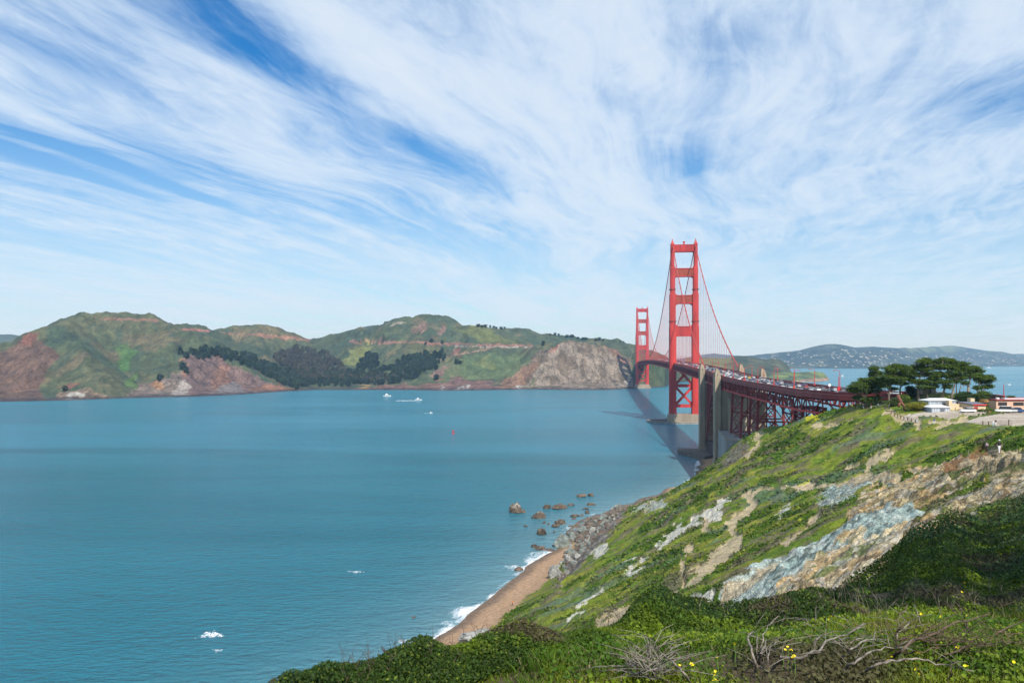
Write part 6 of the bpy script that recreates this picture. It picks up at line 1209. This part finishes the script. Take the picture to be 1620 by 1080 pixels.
for q_ in hp: MB(o_).box((q_.x - .09, q_.y - .09, q_.z - .3), (q_.x + .09, q_.y + .09, q_.z + 1.15)).build('post', M['deadwood_brown'], e)
q = MB(o_)
for a, b_ in zip(hp[:-1], hp[1:]):
    for zz in (.55, 1.0): q.bar(a + Vector((0, 0, zz)), b_ + Vector((0, 0, zz)), .06)
q.build('rail', M['deadwood_brown'], e)
for i, (a, r_) in enumerate([(1555, 672.5), (1564, 673), (1596, 672.5)]):
    q_ = hit(hill_grid, a, r_, 180); o = MB().box((q_.x - .10, q_.y - .10, q_.z - .3), (q_.x + .10, q_.y + .10, q_.z + (1.1 if i < 2 else 1.5)), taper=.9).build('post', M['deadwood_brown']); tag(o, ['short wooden post left of its pair at the dirt lot edge', 'short wooden post right of its pair at the dirt lot edge', 'taller wooden post right of the walking couple'][i], 'post')

# ------------------------------------------------------------------ people
skin = mat('skin', (.42, .24, .16), .6, .05, 5)
def cloth(nm, c): return mat(nm, c, .85, .08, 8)
def person(px, row, hgt, label, shirt, pants, hairc, heading=0.0, step=.28, hat=None, ymin=60, sleeve=.55, loc=None, bag=None):
    p = loc or hit(hill_grid, px, row, ymin); e = empty('person', p, heading); tag(e, label, 'person'); k = hgt / 1.75
    V = {'pelvis': (0, 0, .95, .13, .10), 'waist': (0, 0, 1.10, .125, .095), 'chest': (0, .01, 1.32, .165, .11), 'neckb': (0, 0, 1.47, .07, .065), 'neck': (0, .01, 1.53, .052, .052), 'head': (0, .02, 1.62, .078, .09), 'crown': (0, .02, 1.70, .07, .085), 'top': (0, .01, 1.75, .035, .04)}
    E = [('pelvis', 'waist'), ('waist', 'chest'), ('chest', 'neckb'), ('neckb', 'neck'), ('neck', 'head'), ('head', 'crown'), ('crown', 'top')]
    for s_, sg in (('L', -1), ('R', 1)):
        f = step * sg
        V.update({s_ + 'sh': (sg * .19, 0, 1.42, .062, .062), s_ + 'el': (sg * .25, -.10 * sg * step * 2 - .02, 1.15, .045, .045), s_ + 'wr': (sg * .25, -.35 * f + .06, .93, .032, .032), s_ + 'ha': (sg * .245, -.45 * f + .08, .84, .042, .028), s_ + 'fi': (sg * .24, -.48 * f + .10, .76, .022, .018),
                  s_ + 'hip': (sg * .09, 0, .90, .095, .10), s_ + 'kn': (sg * .10, f * .45 + .04, .50, .062, .065), s_ + 'an': (sg * .10, f * .9 - .03, .09, .042, .045), s_ + 'to': (sg * .11, f * .9 + .15, .03, .045, .03)})
        E += [('chest', s_ + 'sh'), (s_ + 'sh', s_ + 'el'), (s_ + 'el', s_ + 'wr'), (s_ + 'wr', s_ + 'ha'), (s_ + 'ha', s_ + 'fi'), ('pelvis', s_ + 'hip'), (s_ + 'hip', s_ + 'kn'), (s_ + 'kn', s_ + 'an'), (s_ + 'an', s_ + 'to')]
    nm = list(V); me = bpy.data.meshes.new('body'); me.from_pydata([tuple(c * k for c in V[n_][:3]) for n_ in nm], [(nm.index(a), nm.index(b_)) for a, b_ in E], [])
    o = bpy.data.objects.new('body', me); C.objects.link(o); md = o.modifiers.new('skin', 'SKIN'); me.skin_vertices[0].data[0].use_root = True
    for i, n_ in enumerate(nm): me.skin_vertices[0].data[i].radius = (V[n_][3] * k, V[n_][4] * k)
    o.modifiers.new('sub', 'SUBSURF').levels = 2
    dg = bpy.context.evaluated_depsgraph_get(); m2 = bpy.data.meshes.new_from_object(o.evaluated_get(dg)); o.modifiers.clear(); o.data = m2; o.parent = e
    m2.materials.clear()
    for q_ in (skin, shirt, pants, M['tyre']): m2.materials.append(q_)
    for f in m2.polygons:
        c_ = f.center / k; arm = abs(c_.x) > .205
        f.material_index = 3 if c_.z < .085 else (0 if (c_.z > 1.50 or (arm and c_.z < 1.42 - sleeve * .5)) else (1 if c_.z > .97 else 2)) if not (arm and c_.z <= .97) else 0
        f.use_smooth = True
    hb_ = MB()
    n_ = 9
    hb_.tube([(0, -.03 * k, (1.60 + .028 * j) * k) for j in range(7)], [a * k for a in (.062, .085, .094, .094, .084, .06, .02)], 10).build('hair', cloth('hair', hairc), e, smooth=True)
    MB().box((-.012 * k, .105 * k, 1.605 * k), (.012 * k, .13 * k, 1.64 * k), taper=.6).box((-.045 * k, .098 * k, 1.645 * k), (-.02 * k, .108 * k, 1.655 * k), 1).box((.02 * k, .098 * k, 1.645 * k), (.045 * k, .108 * k, 1.655 * k), 1).box((-.025 * k, .097 * k, 1.575 * k), (.025 * k, .107 * k, 1.583 * k), 1).build('face', [skin, M['dkbrown']], e)
    if hat: MB().tube([(0, .01 * k, 1.68 * k), (0, .01 * k, 1.72 * k), (0, .01 * k, 1.78 * k), (0, .01 * k, 1.80 * k)], [.104 * k, .105 * k, .08 * k, .03 * k], 12).box((-.08 * k, .08 * k, 1.68 * k), (.08 * k, .20 * k, 1.695 * k)).build('cap', cloth('cap_cloth', hat), e, smooth=True)
    if bag: MB().box((-.15 * k, -.30 * k, 1.05 * k), (.15 * k, -.10 * k, 1.46 * k), taper=.85).build('backpack', cloth('bag_cloth', bag), e)
    return e
black, navy, blue_, white_c, pink, tan_, lblue, red_c, purple, orange_c = [cloth(n_, c) for n_, c in (('black_cloth', (.02, .02, .025)), ('navy_cloth', (.03, .04, .09)), ('blue_cloth', (.03, .09, .42)), ('white_cloth', (.72, .72, .72)), ('pink_cloth', (.50, .38, .46)), ('tan_cloth', (.42, .33, .22)), ('light_blue_cloth', (.38, .55, .68)), ('red_cloth', (.45, .05, .05)), ('purple_cloth', (.28, .12, .42)), ('orange_cloth', (.75, .22, .03)))]
person(1581, 716.5, 1.8, 'man in a white cap, black shirt and pale trousers on the cliff path', black, white_c, (.05, .04, .03), math.pi * .95, hat=(.75, .75, .75))
person(1561, 714, 1.68, 'woman in a pale patterned top and black trousers on the cliff path', pink, black, (.05, .035, .02), math.pi * .8, bag=(.03, .04, .08))
person(1571, 674.5, 1.7, 'person in white top and pale jeans left of the couple by the lot', white_c, lblue, (.25, .06, .03), math.pi, ymin=170, bag=(.02, .03, .04)); person(1575.5, 673.5, 1.75, 'person in dark top and white trousers right of the couple by the lot', black, white_c, (.03, .025, .02), math.pi, ymin=170)
person(1451.5, 668.5, 1.7, 'walker in a tan jacket and light blue trousers at the path fence end', tan_, lblue, (.3, .2, .1), math.pi * .9, ymin=170, sleeve=2); person(1478, 670.5, 1.75, 'walker in a bright blue jacket and white trousers on the slope path', blue_, white_c, (.05, .04, .03), math.pi * .7, ymin=170, sleeve=2)
person(1400.5, 648.5, 1.72, 'person in black standing at the left of two at the viewpoint', black, navy, (.04, .03, .02), .2, ymin=190, step=.1); person(1406.5, 648.5, 1.75, 'person in dark clothes with a white collar at the right of two at the viewpoint', navy, black, (.6, .55, .5), .1, ymin=190, step=.1)
person(1366, 647, 1.7, 'person in a purple top standing under the leftmost cypress', purple, white_c, (.05, .04, .03), math.pi, ymin=190, step=.1); person(1378, 646.5, 1.7, 'person in a white and red top at the foot of the leftmost cypress', red_c, white_c, (.05, .04, .03), 1.5, ymin=190); person(1389, 645.5, 1.7, 'person in light blue walking behind the viewpoint', lblue, navy, (.1, .07, .04), -1.5, ymin=190)
person(811, 957.5, 1.7, 'person in an orange top alone on the sand', orange_c, black, (.05, .04, .03), 1.0, ymin=190)
for y, sd, s_, lb in ((-373, -11.6, orange_c, 'person in an orange vest left of two on the bridge sidewalk between the pylons'), (-383, -11.4, orange_c, 'person in an orange vest right of two on the bridge sidewalk between the pylons'), (-470, -11.5, white_c, 'person in white walking on the near bridge sidewalk past the pylon'), (-560, 11.5, tan_, 'person in tan on the far bridge sidewalk'), (-565, 11.2, white_c, 'person in white on the far bridge sidewalk')):
    person(0, 0, 1.72, lb, s_, navy, (.05, .04, .03), -BA, loc=to_world(sd, y, deck_z(y) + .22))

# ------------------------------------------------------------------ dead branches and yellow flowers on the knoll
def branch(polys, label, m='deadwood', name='dead_branch', twigs_=9, lift=.03):
    b0 = khit(*polys[0][0][0]); e = None; q = MB(b0)
    for line_, wpx in polys:
        pts_ = []; yb = None
        for i, (a, r_) in enumerate(line_):
            g_ = khit(a, min(r_, 1079)); y_ = min(g_.y, b0.y + 1.1) - .06
            if i and yb: y_ = .6 * yb + .4 * y_
            yb = y_; y_ = y_ - (.28 if i else .0); pts_.append(Vector(((a - CX) / F * y_, y_, EYE + y_ * (HZ - r_) / F)))
        fine = []
        for a, b_ in zip(pts_[:-1], pts_[1:]):
            for k in range(3): fine.append(a.lerp(b_, k / 3) + Vector((random.gauss(0, .004), random.gauss(0, .004), random.gauss(0, .005))))
        fine.append(pts_[-1]); rad = wpx / 2 * fine[0].y / F * .78; q.tube(fine, [max(.0025, rad * (1 - .62 * i / (len(fine) - 1))) for i in range(len(fine))], 7)
        for _ in range(twigs_):
            s0 = fine[random.randrange(1, len(fine))]; d = Vector((random.gauss(0, .13), random.gauss(0, .06), random.uniform(-.02, .13))); q.tube([s0, s0 + d * .5 + Vector((0, 0, .012)), s0 + d], [.0022, .0018, .001], 4)
    o = q.build(name, M[m], smooth=True); o.location = b0; tag(o, label, 'branch'); return o
branch([([(1360, 1066), (1385, 1050), (1408, 1044), (1440, 1042), (1470, 1046), (1500, 1052), (1540, 1061)], 6)], 'long pale branch lying flat across the near grass')
branch([([(1408, 1043), (1425, 1030), (1450, 1010), (1475, 1002), (1500, 990), (1525, 982), (1550, 974), (1566, 970)], 7), ([(1531, 983), (1530, 995), (1522, 1005), (1505, 1009)], 4.5), ([(1440, 1022), (1465, 1015), (1490, 1012)], 4)], 'thick forked branch rising from the pile towards the ivy bank', 'deadwood_brown', twigs_=5)
branch([([(1330, 1063), (1350, 1048), (1370, 1032), (1395, 1026), (1415, 1025)], 6)], 'arched pale branch beside the mossy mound')
branch([([(1330, 1045), (1345, 1025), (1370, 1012), (1388, 1015)], 5), ([(1331, 1032), (1352, 1012), (1368, 1006)], 4)], 'short pale crooked branch behind the arched one')
branch([([(1228, 1048), (1237, 1042), (1266, 1040), (1294, 1029), (1312, 1013), (1340, 1002), (1370, 985)], 6.5), ([(1284, 1031), (1291, 1013), (1300, 1004)], 5), ([(1300, 1020), (1335, 1014), (1365, 1012)], 3)], 'long grey branch leaning over the mossy mound', twigs_=8)
branch([([(1200, 1062), (1190, 1031), (1184, 1011), (1192, 998)], 7), ([(1202, 1048), (1203, 1035), (1209, 1021), (1212, 1011)], 6.5), ([(1203, 1040), (1206, 1011), (1215, 992), (1231, 974)], 3), ([(1200, 1056), (1216, 1062)], 5), ([(1206, 1052), (1214, 1047), (1219, 1023), (1235, 1007)], 3.5), ([(1199, 1050), (1197, 1020), (1198, 1002)], 2.5)], 'bare grey dead shrub standing upright in the bright grass', name='dead_shrub', twigs_=4)
branch([([(1094, 1079), (1080, 1062), (1066, 1050), (1053, 1036), (1037, 1026), (1023, 1022)], 5.5), ([(1066, 1050), (1063, 1038), (1063, 1022)], 5), ([(1037, 1026), (1031, 1010)], 2.5)], 'forked bare branch standing at the grey twig pile', twigs_=5)
branch([([(1033, 1070), (1029, 1040), (1025, 1028)], 3), ([(985, 1060), (1010, 1066), (1040, 1074)], 4), ([(975, 1058), (1000, 1050), (1030, 1052)], 3), ([(1000, 1072), (1020, 1060), (1050, 1058)], 3), ([(990, 1045), (1015, 1055), (1046, 1068)], 3), ([(1040, 1075), (1045, 1050), (1044, 1036)], 3)], 'grey pile of fine dead twigs in the grass', name='twig_pile', twigs_=22)
branch([([(1279, 990), (1279, 974), (1286, 960), (1300, 947)], 3.5), ([(1306, 1000), (1300, 986), (1291, 980), (1289, 970), (1292, 958)], 4.5), ([(1286, 1004), (1279, 986), (1270, 978)], 3)], 'pale twisted bare shrub in front of the ivy bank', name='dead_shrub', twigs_=8)
branch([([(1555, 1016), (1580, 1000), (1600, 990), (1625, 978)], 5), ([(1573, 1020), (1600, 1004), (1625, 1000)], 3.5)], 'brown branch pointing up at the right edge', 'deadwood_brown', twigs_=8)
branch([([(1566, 1034), (1590, 1018), (1625, 1017)], 3.5)], 'thin brown branch below the right edge one', 'deadwood_brown')
branch([([(1413, 984), (1432, 966), (1436, 955)], 5)], 'short thick stub leaning towards the white flowers', 'deadwood_brown', twigs_=2); branch([([(1417, 1026), (1421, 1003), (1434, 986), (1440, 982)], 4)], 'upright crooked pale branch at the middle of the pile')
branch([([(1462, 995), (1454, 976), (1446, 955)], 3)], 'thin pale stick leaning left over the pile', twigs_=1); branch([([(1481, 1046), (1503, 1034), (1540, 1013)], 6)], 'dark straight branch under the forked one', 'deadwood_brown'); branch([([(1502, 1080), (1505, 1064), (1504, 1050)], 4.5)], 'short upright stick at the bottom of the grass', 'deadwood_brown', twigs_=0)
branch([([(1345, 1002), (1358, 992), (1367, 985)], 6), ([(1330, 1008), (1350, 998), (1362, 988)], 3.5)], 'short cut log end beside the thick forked branch', twigs_=1)
branch([([(1400, 1035), (1430, 1018), (1470, 1008), (1500, 1015)], 3), ([(1390, 1020), (1420, 1012), (1460, 1000), (1490, 985)], 2.5), ([(1420, 1040), (1460, 1030), (1500, 1020), (1530, 1000)], 3), ([(1395, 1008), (1420, 998), (1450, 992)], 2.5), ([(1500, 1040), (1530, 1025), (1570, 1018)], 3)], 'tangle of thin dead twigs under the forked branch', 'deadwood_brown', 'twig_pile', 26)
fl = [(420 + a / 4.5, 900 + b_ / 4.5) for a, b_ in [(280, 717), (355, 732), (290, 757), (272, 775), (250, 782), (327, 770), (205, 803), (410, 715), (493, 685), (510, 713), (587, 733), (612, 748), (525, 795), (670, 770), (687, 727), (770, 655), (780, 675), (757, 676), (833, 733), (812, 775), (855, 773), (865, 752), (880, 776), (900, 765), (882, 690), (900, 672), (905, 698), (930, 728), (942, 686), (975, 695), (1010, 660), (1020, 700), (1023, 737), (1143, 740)]]
fl += [(1060 + a / 4.911, 860 + b_ / 4.911) for a, b_ in [(367, 885), (185, 940), (352, 1018), (340, 1062), (372, 1065), (873, 805), (913, 800), (942, 823), (965, 872), (500, 785), (75, 945), (1255, 565)]]
fl += [(1330 + a / 4.911, 860 + b_ / 4.911) for a, b_ in [(627, 545), (782, 565), (985, 557), (418, 600), (375, 905), (607, 853), (587, 977), (967, 950), (1343, 917), (963, 305), (950, 382), (900, 810)]]
def flower_mesh():
    q = MB()
    for k in range(5):
        a = 2 * math.pi * k / 5; c_, s_ = math.cos(a), math.sin(a); t_ = Vector((-s_, c_, 0)); r_ = Vector((c_, s_, 0))
        q.add([Vector((0, 0, 0)), r_ * .6 + t_ * .42 + Vector((0, 0, .45)), r_ * 1.05 + Vector((0, 0, .55)), r_ * .6 - t_ * .42 + Vector((0, 0, .45))], [(0, 3, 2, 1)])
    o = q.build('blossom', M['petal']); C.objects.unlink(o); return o
fm_ = flower_mesh(); heads = [('lower left bank of shrubs', 0), ('bright grass below the shrubs', 34), ('dead branch pile', 46)]
sm = MB().tube([(0, 0, 0), (.1, 0, .5), (0, 0, 1)], [.035, .03, .025], 5).build('stem', M['stem']); C.objects.unlink(sm)
for i, (a, r_) in enumerate(fl):
    zone = [h for h in heads if i >= h[1]][-1][0]; g_ = khit(a, min(r_ + (16 if i < 34 else 24), 1120)); y_ = g_.y * .97
    for _k in range(14):
        xx_ = (a - CX) / F * y_; hc_, _s = canopy(np.array([xx_]), np.array([y_]))
        if EYE + y_ * (HZ - r_) / F > float(kz(np.array([xx_]), np.array([y_]))[0]) + max(.05, float(hc_[0]) * 1.05 + .02): break
        y_ *= .975
    top_ = Vector(((a - CX) / F * y_, y_, EYE + y_ * (HZ - r_) / F)); gz = float(kz(np.array([top_.x]), np.array([y_]))[0])
    e = empty('yellow_flower', (top_.x, y_, min(gz, top_.z - .04))); tag(e, f'small yellow flower among the {zone}', 'flower', f'yellow flowers among the {zone}'); h = top_.z - e.location.z
    s_ = sm.copy(); C.objects.link(s_); s_.parent = e; s_.scale = (.07, .07, h)
    for k in range(random.choice((1, 2, 2, 3))):
        f = fm_.copy(); C.objects.link(f); f.parent = e; f.location = (random.gauss(0, .012) * (k > 0), random.gauss(0, .01) * (k > 0), h + random.gauss(0, .012) * (k > 0)); ss = random.uniform(.009, .013) * (y_ / 5.5) ** .5; f.scale = (ss, ss, ss); f.rotation_euler = (random.uniform(.2, 1.0), random.uniform(-.5, .5), random.uniform(0, 6))
# tall dark seed stalks on the left end of the knoll
for i, (a, r_, h_) in enumerate([(607, 1036, 14), (611, 1039, 12), (616, 1026, 24), (732, 998, 18)]):
    g_ = khit(a, r_ + 18); y_ = g_.y * .97; b0 = Vector(((a - CX) / F * y_, y_, EYE + y_ * (HZ - r_ - 18) / F)); L = (h_ + 18) * y_ / F; q = MB(b0).tube([b0, b0 + Vector((.01, 0, L * .5)), b0 + Vector((random.gauss(0, .02), 0, L))], [.003, .002, .0015], 5)
    if i < 2:
        for k in range(9): c_ = b0 + Vector((random.gauss(0, .012), random.gauss(0, .012), L * random.uniform(.55, 1))); q.box(c_ - Vector((.005, .005, .008)), c_ + Vector((.005, .005, .008)), taper=.6)
    o = q.build('seed_stalk', M['dkbrown']); o.location = b0; tag(o, ['dark seed stalk left of the close pair above the flowers', 'dark seed stalk in the close pair above the flowers', 'tallest thin bare stalk beside the seed stalk pair', 'thin bare stalk rising against the sand'][i], 'stalk')

# ------------------------------------------------------------------ haze
hz = MB().box((-17000, -60, -13), (17000, 16500, 420)).build('haze', []); tag(hz, kind='stuff')
hm_ = bpy.data.materials.new('haze_air'); hm_.use_nodes = True; t = NT(hm_.node_tree); t.n.remove(t.n['Principled BSDF']); pv = t.node('ShaderNodeVolumePrincipled'); pv.inputs['Density'].default_value = 5.5e-5; pv.inputs['Color'].default_value = (.34, .62, 1.0, 1); pv.inputs['Absorption Color'].default_value = (1, 1, 1, 1); pv.inputs['Anisotropy'].default_value = 0
t.l.new(pv.outputs[0], t.n['Material Output'].inputs['Volume']); hm_['note'] = 'even air'; hz.data.materials.append(hm_)
